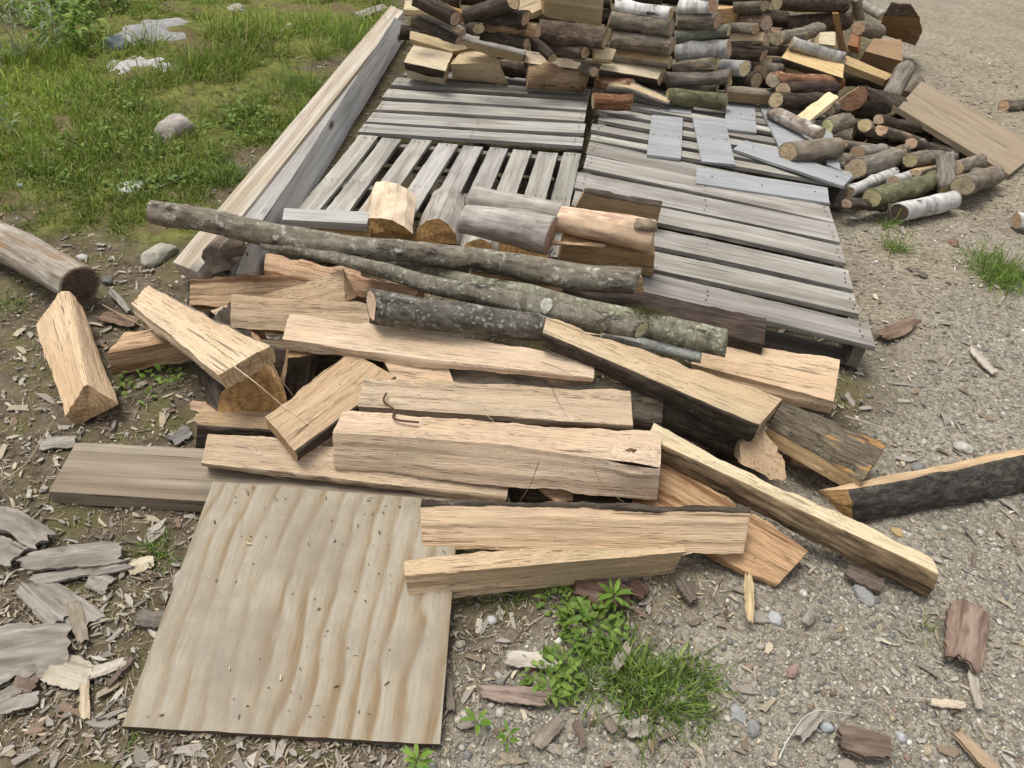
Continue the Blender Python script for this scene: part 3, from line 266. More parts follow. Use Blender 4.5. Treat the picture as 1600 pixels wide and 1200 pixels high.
{'k':'R','n':'firewood_log','l':'dark log deep in the gaps of the right heap','c':'log','p':[[1.93,5.106,.13,.0445],[2.027,5.088,.13,.0484],[2.128,5.06,.13,.0442]],'b':'dark','w':'end','t':[.9,.85,.8],'g':'logs hidden deep in the right heap'},
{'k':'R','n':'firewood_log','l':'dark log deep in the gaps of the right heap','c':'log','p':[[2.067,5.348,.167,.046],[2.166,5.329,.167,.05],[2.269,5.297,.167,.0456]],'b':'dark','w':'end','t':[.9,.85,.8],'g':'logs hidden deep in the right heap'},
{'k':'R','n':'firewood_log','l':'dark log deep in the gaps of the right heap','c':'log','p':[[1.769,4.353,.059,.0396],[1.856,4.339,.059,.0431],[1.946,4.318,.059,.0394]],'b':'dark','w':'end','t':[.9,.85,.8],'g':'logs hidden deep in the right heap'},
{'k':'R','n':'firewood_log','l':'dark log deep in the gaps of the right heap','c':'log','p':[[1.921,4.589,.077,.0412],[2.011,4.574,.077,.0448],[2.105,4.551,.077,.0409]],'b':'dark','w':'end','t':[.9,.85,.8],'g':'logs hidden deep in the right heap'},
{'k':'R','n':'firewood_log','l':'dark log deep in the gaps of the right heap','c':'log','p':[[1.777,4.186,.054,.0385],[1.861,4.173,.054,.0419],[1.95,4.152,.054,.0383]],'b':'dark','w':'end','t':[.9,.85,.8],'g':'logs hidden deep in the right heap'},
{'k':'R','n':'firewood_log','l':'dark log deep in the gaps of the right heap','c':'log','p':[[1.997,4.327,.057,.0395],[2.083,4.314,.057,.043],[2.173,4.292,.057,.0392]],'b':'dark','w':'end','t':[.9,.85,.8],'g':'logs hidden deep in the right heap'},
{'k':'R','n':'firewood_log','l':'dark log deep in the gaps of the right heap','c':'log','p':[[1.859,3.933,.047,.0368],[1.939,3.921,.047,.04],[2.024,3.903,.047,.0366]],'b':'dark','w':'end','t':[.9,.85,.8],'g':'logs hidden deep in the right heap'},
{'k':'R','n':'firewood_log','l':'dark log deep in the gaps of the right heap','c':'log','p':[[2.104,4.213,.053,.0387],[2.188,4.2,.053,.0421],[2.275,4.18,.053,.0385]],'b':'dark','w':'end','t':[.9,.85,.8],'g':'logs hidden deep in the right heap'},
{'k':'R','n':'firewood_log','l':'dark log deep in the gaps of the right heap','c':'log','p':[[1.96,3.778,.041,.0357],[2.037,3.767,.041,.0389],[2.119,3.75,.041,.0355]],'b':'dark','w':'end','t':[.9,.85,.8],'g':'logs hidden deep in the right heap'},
{'k':'R','n':'firewood_log','l':'curved hollow bark log at the back left of the right heap','c':'log','p':[[1.315,4.804,.378,.0409],[1.505,5.058,.353,.0429],[1.709,5.328,.327,.0449]],'b':'rough','w':'end','g':'logs tumbled in a loose heap at the right','sk':[-.35,.1]},
{'k':'R','n':'firewood_log','l':'slim silvery log lying on the large split log','c':'log','p':[[1.411,4.802,.37,.0335],[1.555,4.75,.355,.0333],[1.698,4.7,.34,.0331]],'b':'birchgrey','w':'end','g':'logs tumbled in a loose heap at the right','sk':[-.35,.1]},
{'k':'S','n':'split_log','l':'large split log with rippled yellow face in the right heap','c':'firewood','s':[[[1.424,4.873,.34],[1.35,4.706,.31],[1.386,4.717,.26],[1.4,4.741,.207],[1.438,4.897,.287]],[[1.702,4.673,.32],[1.675,4.545,.28],[1.681,4.581,.24],[1.694,4.605,.187],[1.715,4.698,.267]]],'e':[1],'w':'cream','b':'cherry','t':[.98,.84,.6],'g':'logs tumbled in a loose heap at the right','rough':1.8},
{'k':'R','n':'firewood_log','l':'red-barked log with pale angled end under the large split log','c':'log','p':[[1.22,4.309,.304,.0413],[1.451,4.472,.265,.0428],[1.696,4.638,.226,.0444]],'b':'peeledred','w':'pale','g':'logs tumbled in a loose heap at the right','sk':[-.35,.1]},
{'k':'R','n':'firewood_log','l':'silvery dark log with round tan end facing left','c':'log','p':[[1.272,4.241,.281,.041],[1.455,4.399,.246,.0424],[1.648,4.56,.212,.0439]],'b':'wet','w':'end','g':'logs tumbled in a loose heap at the right','sk':[-.35,.1]},
{'k':'R','n':'firewood_log','l':'dark log below the silvery dark one with tan end','c':'log','p':[[1.223,4.13,.254,.0436],[1.398,4.276,.219,.0451],[1.581,4.425,.183,.0466]],'b':'dark','w':'end','g':'logs tumbled in a loose heap at the right','sk':[-.35,.1]},
{'k':'R','n':'firewood_log','l':'fat crotch log with a broad knotted cut end in the right heap','c':'log','p':[[1.67,4.314,.26,.0833],[1.824,4.405,.205,.089],[1.983,4.492,.15,.0948]],'b':'dark','w':'brownend','g':'logs tumbled in a loose heap at the right','sk':[-.75,0]},
{'k':'S','n':'split_log','l':'bright cream split slat leaning in the right heap','c':'firewood','s':[[[1.549,4.347,.26],[1.585,4.269,.26],[1.589,4.271,.24],[1.553,4.349,.24]],[[1.331,4.079,.2],[1.371,4.002,.2],[1.374,4.003,.18],[1.335,4.081,.18]]],'e':[],'w':'cream','t':[1.2,1.15,1],'g':'logs tumbled in a loose heap at the right'},
{'k':'R','n':'firewood_log','l':'birch log with brown and white bark lying over a grey board','c':'log','p':[[1.216,4.165,.19,.0376],[1.315,4.003,.195,.0364],[1.407,3.851,.2,.0353]],'b':'birchbrown','w':'end','g':'logs tumbled in a loose heap at the right','sk':[-.35,.1]},
{'k':'R','n':'firewood_log','l':'smooth brown half-split log with tan end on the grey boards','c':'log','p':[[1.198,3.608,.19,.0489],[1.333,3.669,.19,.0496],[1.47,3.732,.19,.0502]],'b':'smoothbrown','w':'end','g':'logs tumbled in a loose heap at the right','sk':[-.35,.1]},
{'k':'R','n':'firewood_log','l':'round log with bright cream cut end facing the viewer','c':'log','p':[[1.642,4.19,.17,.0447],[1.577,4.14,.165,.0443],[1.513,4.091,.16,.044]],'b':'rough','w':'pale','g':'logs tumbled in a loose heap at the right','sk':[-.35,.1]},
{'k':'R','n':'firewood_log','l':'gnarled brown split log in the middle of the right heap','c':'log','p':[[1.527,3.89,.164,.052],[1.707,3.995,.123,.0535],[1.894,4.1,.081,.0549]],'b':'smoothbrown','w':'end','g':'logs tumbled in a loose heap at the right','sk':[-.35,.1]},
{'k':'R','n':'firewood_log','l':'brown log with tan cut end just left of the wide board','c':'log','p':[[1.79,4.067,.189,.0369],[1.921,4.137,.142,.0376],[2.055,4.204,.095,.0384]],'b':'rough','w':'end','g':'logs tumbled in a loose heap at the right','sk':[-.35,.1]},
{'k':'R','n':'firewood_log','l':'dark log in the shade under the wide board, upper one','c':'log','p':[[1.78,4.14,.211,.0305],[1.973,4.23,.162,.0312],[2.172,4.318,.113,.032]],'b':'dark','w':'end','g':'logs tumbled in a loose heap at the right','sk':[-.35,.1]},
{'k':'R','n':'firewood_log','l':'dark log in the shade under the wide board, lower one','c':'log','p':[[1.925,3.978,.16,.0331],[2.078,4.045,.114,.0338],[2.236,4.11,.068,.0344]],'b':'dark','w':'end','g':'logs tumbled in a loose heap at the right','sk':[-.35,.1]},
{'k':'R','n':'firewood_log','l':'small tan log end at the upper corner of the wide board','c':'log','p':[[1.921,4.347,.19,.0318],[2.026,4.483,.18,.0326],[2.135,4.624,.17,.0335]],'b':'rough','w':'end','g':'logs tumbled in a loose heap at the right','sk':[-.35,.1]},
{'k':'R','n':'firewood_log','l':'grey log standing steeply beside the upper end of wide board','c':'log','p':[[1.953,4.507,.2,.0508],[2.025,4.636,.25,.0516],[2.101,4.775,.3,.0524]],'b':'greyridged','w':'end','g':'logs tumbled in a loose heap at the right','sk':[-.35,.1]},
{'k':'R','n':'firewood_log','l':'slim log behind the steep grey log','c':'log','p':[[2.161,4.801,.14,.0385],[2.215,4.875,.17,.0388],[2.272,4.952,.2,.0391]],'b':'rough','w':'end','g':'logs tumbled in a loose heap at the right','sk':[-.35,.1]},
{'k':'S','n':'split_log','l':'heavy split block with dark sawn face at the back of right heap','c':'firewood','s':[[[2.026,5.224,.33],[1.943,5.062,.3],[1.946,5.139,.2],[2.029,5.293,.24]],[[2.232,5.31,.33],[2.164,5.002,.28],[2.169,5.102,.16],[2.236,5.4,.222]]],'e':[],'w':'old','t':[.8,.62,.46],'g':'logs tumbled in a loose heap at the right'},
{'k':'S','n':'split_log','l':'long thin split rail slanting right across the heap back','c':'firewood','s':[[[1.777,4.897,.31],[1.746,4.784,.29],[1.742,4.792,.251],[1.773,4.905,.271]],[[2.047,4.779,.26],[1.996,4.734,.24],[1.992,4.742,.201],[2.044,4.787,.221]]],'e':[],'w':'cream','t':[.8,.68,.48],'g':'logs tumbled in a loose heap at the right'},
{'k':'S','n':'wood_splinter','l':'brown flat splinter standing upright at the back of right heap','c':'splinter','s':[[[1.573,4.744,.56],[1.609,4.758,.56],[1.604,4.772,.562],[1.568,4.758,.562]],[[1.729,4.848,.32],[1.768,4.848,.32],[1.762,4.862,.322],[1.724,4.862,.322]]],'e':[],'w':'old','t':[.8,.58,.36]},
{'k':'S','n':'split_log','l':'small cream split block behind the slim silvery log','c':'firewood','s':[[[1.659,5.134,.36],[1.644,5.045,.32],[1.63,5.067,.277],[1.646,5.156,.317]],[[1.772,5.203,.36],[1.745,5.041,.32],[1.732,5.063,.277],[1.759,5.224,.317]]],'e':[],'w':'cream','t':[1.15,1.13,1.08],'g':'logs tumbled in a loose heap at the right'},
{'k':'S','n':'split_log','l':'reddish split chunk behind the upright flat splinter','c':'firewood','s':[[[2.054,5.661,.3],[1.974,5.481,.22],[2.003,5.486,.18],[2.083,5.666,.26]],[[2.064,5.604,.3],[2.032,5.445,.22],[2.061,5.45,.18],[2.093,5.609,.26]]],'e':[],'w':'old','t':[.75,.45,.28],'g':'logs tumbled in a loose heap at the right'},
{'k':'R','n':'firewood_log','l':'short grey log with orange rim beside the reddish chunk','c':'log','p':[[1.894,5.164,.401,.0433],[2.015,5.311,.362,.0446],[2.139,5.456,.323,.0458]],'b':'rough','w':'end','g':'logs tumbled in a loose heap at the right','sk':[-.35,.1]},
{'k':'S','n':'split_log','l':'large brown hollowed stump chunk at the back right of the heap','c':'firewood','s':[[[2.263,5.76,.44],[2.239,5.749,.36],[2.345,6.005,.22],[2.5,6.234,.12],[2.403,5.965,.35]],[[2.397,5.748,.44],[2.513,5.822,.36],[2.659,6.024,.22],[2.726,6.197,.08],[2.457,5.903,.314]]],'e':[0,4],'w':'old','b':'cherry','t':[.85,.62,.42],'g':'logs tumbled in a loose heap at the right','ends':'brownend','rough':3},
{'k':'R','n':'firewood_log','l':'thin grey branch standing at the very back right','c':'log','p':[[2.118,6.042,.4,.036],[2.21,6.18,.3,.0371],[2.296,6.297,.2,.0382]],'b':'smoothgrey','w':'end','g':'logs tumbled in a loose heap at the right','sk':[-.35,.1]},
{'k':'R','n':'firewood_log','l':'thin grey branch lying behind the brown stump chunk','c':'log','p':[[2.586,7.144,.12,.0428],[2.641,7.026,.11,.0423],[2.696,6.911,.1,.0417]],'b':'smoothgrey','w':'end','g':'logs tumbled in a loose heap at the right','sk':[-.35,.1]},
{'k':'R','n':'firewood_log','l':'dark-ended log above the big grey log in the right heap','c':'log','p':[[1.481,3.707,.133,.0378],[1.62,3.837,.099,.039],[1.765,3.97,.066,.0403]],'b':'rough','w':'end','g':'logs tumbled in a loose heap at the right','sk':[-.35,.1]},
{'k':'R','n':'firewood_log','l':'big pale grey log in the lower part of the right heap','c':'log','p':[[1.559,3.647,.125,.0561],[1.741,3.826,.095,.0585],[1.935,4.013,.066,.0609]],'b':'greyridged','w':'end','g':'logs tumbled in a loose heap at the right','sk':[-.35,.1]},
{'k':'R','n':'firewood_log','l':'thin white birch log slanting up beside the pallet corner','c':'log','p':[[1.468,3.423,.105,.0299],[1.644,3.623,.079,.0313],[1.834,3.837,.052,.0328]],'b':'birch','w':'end','g':'logs tumbled in a loose heap at the right','sk':[-.35,.1]},
{'k':'R','n':'firewood_log','l':'small white birch stub behind the thin white birch log','c':'log','p':[[1.723,3.575,.114,.0277],[1.826,3.704,.082,.0286],[1.933,3.836,.05,.0295]],'b':'birch','w':'end','g':'logs tumbled in a loose heap at the right','sk':[-.35,.1]},
{'k':'R','n':'firewood_log','l':'rough brown log lying level right of the big pale grey log','c':'log','p':[[1.872,3.817,.134,.0387],[2.047,3.964,.101,.04],[2.23,4.116,.068,.0414]],'b':'rough','w':'end','g':'logs tumbled in a loose heap at the right','sk':[-.35,.1]},
{'k':'R','n':'firewood_log','l':'grey log upright in the lower right of the heap','c':'log','p':[[2.043,3.832,.17,.0418],[2.042,3.746,.115,.0414],[2.043,3.664,.06,.0411]],'b':'greyridged','w':'end','g':'logs tumbled in a loose heap at the right','sk':[-.35,.1]},
{'k':'R','n':'firewood_log','l':'tan split stick left of the upright grey log','c':'log','p':[[1.877,3.713,.124,.0284],[1.993,3.853,.092,.0294],[2.115,3.998,.06,.0304]],'b':'smoothbrown','w':'end','g':'logs tumbled in a loose heap at the right','sk':[-.35,.1]},
{'k':'R','n':'firewood_log','l':'mossy forked log at the front of the right heap','c':'log','p':[[1.562,3.389,.1,.0445],[1.808,3.603,.073,.0468],[2.075,3.833,.046,.0492]],'b':'mossy','w':'end','g':'logs tumbled in a loose heap at the right','sk':[-.35,.1]},
{'k':'R','n':'firewood_log','l':'dark log on the ground under the mossy forked log','c':'log','p':[[1.431,3.315,.096,.0292],[1.546,3.389,.066,.0299],[1.664,3.463,.035,.0305]],'b':'dark','w':'end','g':'logs tumbled in a loose heap at the right','sk':[-.35,.1]},
{'k':'R','n':'firewood_log','l':'grey log behind the round-ended log under the wide board','c':'log','p':[[2.105,3.8,.127,.0354],[2.237,3.943,.095,.0366],[2.375,4.09,.063,.0378]],'b':'rough','w':'end','g':'logs tumbled in a loose heap at the right','sk':[-.35,.1]},
{'k':'R','n':'firewood_log','l':'fat log with round tan cut end, rightmost of the heap','c':'log','p':[[2.088,3.627,.11,.056],[2.236,3.784,.08,.0581],[2.391,3.947,.05,.0603]],'b':'smoothbrown','w':'end','g':'logs tumbled in a loose heap at the right','sk':[-.35,.1]},
{'k':'R','n':'firewood_log','l':'white birch bark roll lying on the gravel in front of the heap','c':'log','p':[[1.713,3.386,.05,.0449],[1.876,3.481,.05,.0458],[2.045,3.58,.05,.0467]],'b':'birch','w':'rotten','g':'logs tumbled in a loose heap at the right','sk':[-.35,.1]},
{'k':'R','n':'firewood_log','l':'small curled log piece alone on the chips at right edge','c':'log','p':[[2.974,5.168,.03,.0373],[3.091,5.225,.03,.0376],[3.21,5.283,.03,.0379]],'b':'rough','w':'end','g':'logs tumbled in a loose heap at the right','sk':[-.35,.1]},
{'k':'R','n':'firewood_log','l':'white birch piece cut off by the right edge','c':'log','p':[[2.301,3.453,.04,.0395],[2.363,3.441,.04,.0394],[2.424,3.429,.04,.0393]],'b':'birch','w':'end','g':'logs tumbled in a loose heap at the right','sk':[-.35,.1]},
{'k':'R','n':'firewood_log','l':'short pale-ended log lying in the gap below the crotch log','c':'log','p':[[1.728,4.142,.17,.0409],[1.8,4.183,.13,.0415],[1.873,4.221,.09,.042]],'b':'smoothbrown','w':'end','g':'logs tumbled in a loose heap at the right','sk':[-.35,.1]},
{'k':'R','n':'firewood_log','l':'small round log end between the two boards near the crotch log','c':'log','p':[[1.548,4.233,.2,.0345],[1.624,4.338,.18,.0353],[1.702,4.444,.16,.0361]],'b':'rough','w':'pale','g':'logs tumbled in a loose heap at the right','sk':[-.35,.1]},
{'k':'R','n':'firewood_log','l':'short log with tan end above the big pale grey log','c':'log','p':[[1.596,3.788,.15,.0383],[1.697,3.9,.12,.0394],[1.803,4.014,.09,.0405]],'b':'smoothgrey','w':'end','g':'logs tumbled in a loose heap at the right','sk':[-.35,.1]},
{'k':'R','n':'firewood_log','l':'slim log end poking out right of the gnarled brown log','c':'log','p':[[1.87,3.937,.13,.033],[1.976,4.065,.105,.034],[2.087,4.196,.08,.0349]],'b':'rough','w':'end','g':'logs tumbled in a loose heap at the right','sk':[-.35,.1]},
{'k':'R','n':'firewood_log','l':'tan-ended log under the upper corner of the slim silvery log','c':'log','p':[[1.247,4.648,.31,.0439],[1.351,4.758,.28,.0449],[1.459,4.867,.25,.046]],'b':'rough','w':'end','g':'logs tumbled in a loose heap at the right','sk':[-.35,.1]},
{'k':'R','n':'firewood_log','l':'brown log with tan end left of the large split log','c':'log','p':[[1.19,4.47,.29,.0427],[1.272,4.596,.265,.0438],[1.357,4.724,.24,.0449]],'b':'smoothbrown','w':'end','g':'logs tumbled in a loose heap at the right','sk':[-.35,.1]},
{'k':'R','n':'firewood_log','l':'short grey log beside the heavy split block at the heap back','c':'log','p':[[1.623,4.744,.29,.041],[1.758,4.853,.255,.042],[1.897,4.961,.22,.043]],'b':'smoothgrey','w':'end','g':'logs tumbled in a loose heap at the right','sk':[-.35,.1]},
{'k':'S','n':'wide_board','l':'wide tan board resting on the right heap and the ground','c':'board','s':[[[2.232,4.811,.235],[1.939,4.315,.225],[1.933,4.319,.196],[2.226,4.815,.206]],[[2.884,4.445,.04],[2.521,4.029,.03],[2.514,4.033,.001],[2.877,4.449,.011]]],'e':'f','w':'tanboard'},
{'k':'S','n':'painted_board','l':'grey painted board standing alone, leftmost of the crosswise ones','c':'board','s':[[[.584,4.042,.145],[.521,3.518,.145],[.521,3.518,.133],[.584,4.042,.133]],[[.746,4.042,.145],[.681,3.507,.145],[.681,3.507,.133],[.746,4.042,.133]]],'e':'f','w':'painted','g':'short grey boards lying on the right pallet'},
{'k':'S','n':'painted_board','l':'grey painted board second from left among the crosswise ones','c':'board','s':[[[.801,4.076,.145],[.781,3.504,.145],[.781,3.504,.133],[.801,4.076,.133]],[[.974,4.079,.145],[.939,3.507,.145],[.939,3.507,.133],[.974,4.079,.133]]],'e':'f','w':'painted','g':'short grey boards lying on the right pallet'},
{'k':'S','n':'painted_board','l':'short grey painted board poking out under the stack, third crosswise','c':'board','s':[[[1.033,4.432,.145],[.956,3.951,.145],[.956,3.951,.133],[1.033,4.432,.133]],[[1.19,4.417,.145],[1.117,3.943,.145],[1.117,3.943,.133],[1.19,4.417,.133]]],'e':'f','w':'painted','g':'short grey boards lying on the right pallet'},
{'k':'S','n':'painted_board','l':'grey painted board slanting right under the smooth brown log','c':'board','s':[[[1.037,3.81,.15],[.952,3.677,.15],[.952,3.677,.138],[1.037,3.81,.138]],[[1.487,3.488,.16],[1.406,3.354,.16],[1.406,3.354,.148],[1.487,3.488,.148]]],'e':'f','w':'painted','g':'short grey boards lying on the right pallet'},
{'k':'S','n':'painted_board','l':'longest grey painted board lying along the slats in front','c':'board','s':[[[.748,3.431,.145],[.722,3.256,.145],[.722,3.256,.133],[.748,3.431,.133]],[[1.339,3.356,.145],[1.307,3.196,.145],[1.307,3.196,.133],[1.339,3.356,.133]]],'e':'f','w':'painted','g':'short grey boards lying on the right pallet'},
{'k':'S','n':'painted_board','l':'grey painted board under the birch log with brown and white bark','c':'board','s':[[[1.208,4.377,.147],[1.203,3.781,.147],[1.203,3.781,.135],[1.208,4.377,.135]],[[1.366,4.344,.147],[1.36,3.766,.147],[1.36,3.766,.135],[1.366,4.344,.135]]],'e':'f','w':'painted','g':'short grey boards lying on the right pallet'},
{'k':'S','n':'painted_board','l':'narrow grey painted board strip behind the smooth brown log','c':'board','s':[[[1.495,4.22,.143],[1.406,3.635,.143],[1.406,3.635,.131],[1.495,4.22,.131]],[[1.559,4.183,.143],[1.459,3.575,.143],[1.459,3.575,.131],[1.559,4.183,.131]]],'e':'f','w':'painted','g':'short grey boards lying on the right pallet'},
{'k':'S','n':'painted_board','l':'grey painted board end under the greenish mossy log','c':'board','s':[[[.676,4.289,.144],[.628,4.122,.144],[.628,4.122,.132],[.676,4.289,.132]],[[.832,4.285,.144],[.795,4.113,.144],[.795,4.113,.132],[.832,4.285,.132]]],'e':'f','w':'painted','g':'short grey boards lying on the right pallet'},
{'k':'K','n':'bark_flake','l':'thick weathered grey bark slab at the left edge below the plank','c':'bark piece','a':[-1.246,1.17,.03],'d':[-1.079,1.103,.03],'width':.068,'th':.018,'w':'barkgrey','g':'loose bark and wood flakes on the ground'},
{'k':'K','n':'bark_flake','l':'grey bark slab lowest in the stack at the left edge','c':'bark piece','a':[-1.205,1.083,.022],'d':[-1.119,1.052,.022],'width':.067,'th':.015,'w':'barkgrey','g':'loose bark and wood flakes on the ground'},
{'k':'K','n':'bark_flake','l':'long grey bark slab, topmost of the pile at the left','c':'bark piece','a':[-1.095,1.034,.035],'d':[-.886,1.091,.035],'width':.069,'th':.012,'w':'barkgrey','g':'loose bark and wood flakes on the ground'},
{'k':'K','n':'bark_flake','l':'long grey bark strip under the topmost slab at the left','c':'bark piece','a':[-1.056,.995,.022],'d':[-.867,1.07,.022],'width':.036,'th':.012,'w':'barkgrey','g':'loose bark and wood flakes on the ground'},
{'k':'K','n':'bark_flake','l':'grey bark piece slanting down below the long strip','c':'bark piece','a':[-1.067,.979,.018],'d':[-.939,.903,.018],'width':.059,'th':.007,'w':'barkgrey','g':'loose bark and wood flakes on the ground'},
{'k':'K','n':'bark_flake','l':'broad grey bark piece behind the pale chip, left side','c':'bark piece','a':[-1.029,.983,.013],'d':[-.873,.904,.013],'width':.072,'th':.007,'w':'barkgrey','g':'loose bark and wood flakes on the ground'},
{'k':'K','n':'bark_flake','l':'pale narrow wood chip over the broad grey bark piece','c':'bark piece','a':[-.939,.948,.026],'d':[-.867,.856,.026],'width':.029,'th':.007,'w':'barkgrey','t':[1.25,1.2,1.1],'g':'loose bark and wood flakes on the ground'},
{'k':'K','n':'bark_flake','l':'largest flat sheet of grey bark at the left edge','c':'bark piece','a':[-1.058,.798,.02],'d':[-.895,.847,.02],'width':.155,'th':.008,'w':'barkgrey','g':'loose bark and wood flakes on the ground'},
{'k':'K','n':'bark_flake','l':'pale cream bark flake below the largest grey sheet','c':'bark piece','a':[-.927,.8,.016],'d':[-.822,.786,.016],'width':.069,'th':.007,'w':'woodchip','t':[.92,.9,.84],'g':'loose bark and wood flakes on the ground','pt':1},
{'k':'K','n':'bark_flake','l':'upright cream splinter standing near the pale flake','c':'bark piece','a':[-.835,.791,.02],'d':[-.787,.699,.02],'width':.02,'th':.007,'w':'woodchip','t':[1,.9,.75],'g':'loose bark and wood flakes on the ground','pt':1},
{'k':'K','n':'bark_flake','l':'pale pointed splinter left of the plywood','c':'bark piece','a':[-.829,.786,.02],'d':[-.763,.827,.02],'width':.027,'th':.007,'w':'woodchip','g':'loose bark and wood flakes on the ground','pt':1},
{'k':'K','n':'bark_flake','l':'orange-red bark sliver beside the plywood edge','c':'bark piece','a':[-.776,.77,.018],'d':[-.754,.84,.018],'width':.014,'th':.007,'w':'barkred','g':'loose bark and wood flakes on the ground'},
{'k':'K','n':'bark_flake','l':'orange bark crumb at the lower left','c':'bark piece','a':[-.968,.765,.014],'d':[-.92,.759,.014],'width':.043,'th':.007,'w':'barkred','g':'loose bark and wood flakes on the ground'},
{'k':'K','n':'bark_flake','l':'grey stick of bark in the lower left corner','c':'bark piece','a':[-.974,.698,.014],'d':[-.903,.735,.014],'width':.035,'th':.007,'w':'barkgrey','g':'loose bark and wood flakes on the ground'},
{'k':'K','n':'bark_flake','l':'second grey bark stick at the left edge above the corner','c':'bark piece','a':[-.988,.721,.014],'d':[-.946,.749,.014],'width':.026,'th':.007,'w':'barkgrey','g':'loose bark and wood flakes on the ground'},
{'k':'K','n':'bark_flake','l':'dark bark chunk close to the plywood left edge','c':'bark piece','a':[-.787,.93,.02],'d':[-.725,.934,.02],'width':.047,'th':.015,'w':'barkgrey','t':[.6,.58,.58],'g':'loose bark and wood flakes on the ground'},
{'k':'K','n':'bark_flake','l':'white flake half hidden in the small grass by the plank','c':'bark piece','a':[-.866,1.062,.012],'d':[-.817,1.091,.012],'width':.045,'th':.007,'w':'woodchip','t':[1.1,1.06,.92],'g':'loose bark and wood flakes on the ground','pt':1},
{'k':'K','n':'bark_flake','l':'grey bark bit left of the small grass','c':'bark piece','a':[-.937,1.021,.014],'d':[-.884,1.009,.014],'width':.051,'th':.007,'w':'barkgrey','g':'loose bark and wood flakes on the ground'},
{'k':'K','n':'bark_flake','l':'grey bark plate below the lone wedge log','c':'bark piece','a':[-1.278,1.425,.012],'d':[-1.184,1.449,.012],'width':.048,'th':.007,'w':'barkgrey','g':'loose bark and wood flakes on the ground'},
{'k':'K','n':'bark_flake','l':'dark slate-like bark plate left of the dark barked log','c':'bark piece','a':[-.935,1.486,.012],'d':[-.905,1.538,.012],'width':.055,'th':.007,'w':'barkgrey','t':[.8,.85,.95],'g':'loose bark and wood flakes on the ground'},
{'k':'K','n':'bark_flake','l':'reddish bark strip above the broad tan log, left dirt','c':'bark piece','a':[-1.388,2.025,.014],'d':[-1.266,2.003,.014],'width':.057,'th':.007,'w':'barkgrey','t':[.8,.6,.5],'g':'loose bark and wood flakes on the ground'},
{'k':'K','n':'bark_flake','l':'thin grey stick beside the rotten log end','c':'bark piece','a':[-1.43,2.171,.016],'d':[-1.312,2.059,.016],'width':.023,'th':.007,'w':'barkgrey','g':'loose bark and wood flakes on the ground'},
{'k':'K','n':'bark_flake','l':'large reddish-brown bark plate on the gravel at right','c':'bark piece','a':[1.201,1.2,.03],'d':[1.112,1.032,.03],'width':.097,'th':.02,'w':'barkred','t':[1,.9,.85],'g':'loose bark and wood flakes on the ground'},
{'k':'K','n':'bark_flake','l':'dark knobbly bark chunk at the bottom right','c':'bark piece','a':[.773,.82,.03],'d':[.88,.809,.03],'width':.062,'th':.03,'w':'barkgrey','t':[.6,.5,.45],'g':'loose bark and wood flakes on the ground'},
{'k':'K','n':'bark_flake','l':'brown stick at the bottom right corner','c':'bark piece','a':[1.043,.867,.02],'d':[1.113,.775,.02],'width':.03,'th':.015,'w':'woodchip','t':[.8,.66,.52],'g':'loose bark and wood flakes on the ground','pt':1},
{'k':'K','n':'bark_flake','l':'cream splinter with a hole standing by the coarse-grained log','c':'bark piece','a':[.644,1.221,.03],'d':[.627,1.086,.03],'width':.024,'th':.007,'w':'woodchip','t':[1.15,1,.7],'g':'loose bark and wood flakes on the ground','pt':1},
{'k':'K','n':'bark_flake','l':'pale flat chip below the large reddish bark plate','c':'bark piece','a':[1.145,1.022,.012],'d':[1.125,.929,.012],'width':.021,'th':.007,'w':'woodchip','g':'loose bark and wood flakes on the ground','pt':1},
{'k':'K','n':'bark_flake','l':'pale split chip lying sideways at lower right','c':'bark piece','a':[1.015,.934,.014],'d':[1.094,.934,.014],'width':.018,'th':.007,'w':'woodchip','t':[1.25,1.2,1.1],'g':'loose bark and wood flakes on the ground','pt':1},
{'k':'K','n':'bark_flake','l':'grey curled chip left of the dark knobbly chunk','c':'bark piece','a':[.69,.818,.014],'d':[.753,.882,.014],'width':.029,'th':.007,'w':'barkgrey','g':'loose bark and wood flakes on the ground'},
{'k':'K','n':'bark_flake','l':'pale grey chip alone on the gravel','c':'bark piece','a':[.77,1.107,.012],'d':[.798,1.145,.012],'width':.028,'th':.007,'w':'barkgrey','g':'loose bark and wood flakes on the ground'},
{'k':'K','n':'bark_flake','l':'dark bark bits beside the curved log on gravel','c':'bark piece','a':[.913,1.278,.02],'d':[.999,1.241,.02],'width':.056,'th':.015,'w':'barkgrey','t':[.5,.42,.4],'g':'loose bark and wood flakes on the ground'},
{'k':'K','n':'bark_flake','l':'grey wooden chip pale on the gravel beyond the pallet','c':'bark piece','a':[1.672,2.367,.014],'d':[1.7,2.218,.014],'width':.038,'th':.007,'w':'woodchip','t':[.95,.92,.9],'g':'loose bark and wood flakes on the ground','pt':1},
{'k':'K','n':'bark_flake','l':'brown curled bark on the gravel beyond the pallet corner','c':'bark piece','a':[1.33,2.366,.02],'d':[1.515,2.514,.02],'width':.062,'th':.007,'w':'barkred','t':[.9,.8,.7],'g':'loose bark and wood flakes on the ground'},
{'k':'K','n':'bark_flake','l':'dark bark chip on the chips right of the pallet','c':'bark piece','a':[1.623,2.927,.016],'d':[1.679,2.866,.016],'width':.042,'th':.007,'w':'barkgrey','t':[.6,.55,.5],'g':'loose bark and wood flakes on the ground'},
{'k':'K','n':'bark_flake','l':'large grey wood chip below the leafy plants','c':'bark piece','a':[.05,.93,.016],'d':[.166,.934,.016],'width':.043,'th':.007,'w':'woodchip','g':'loose bark and wood flakes on the ground','pt':1},
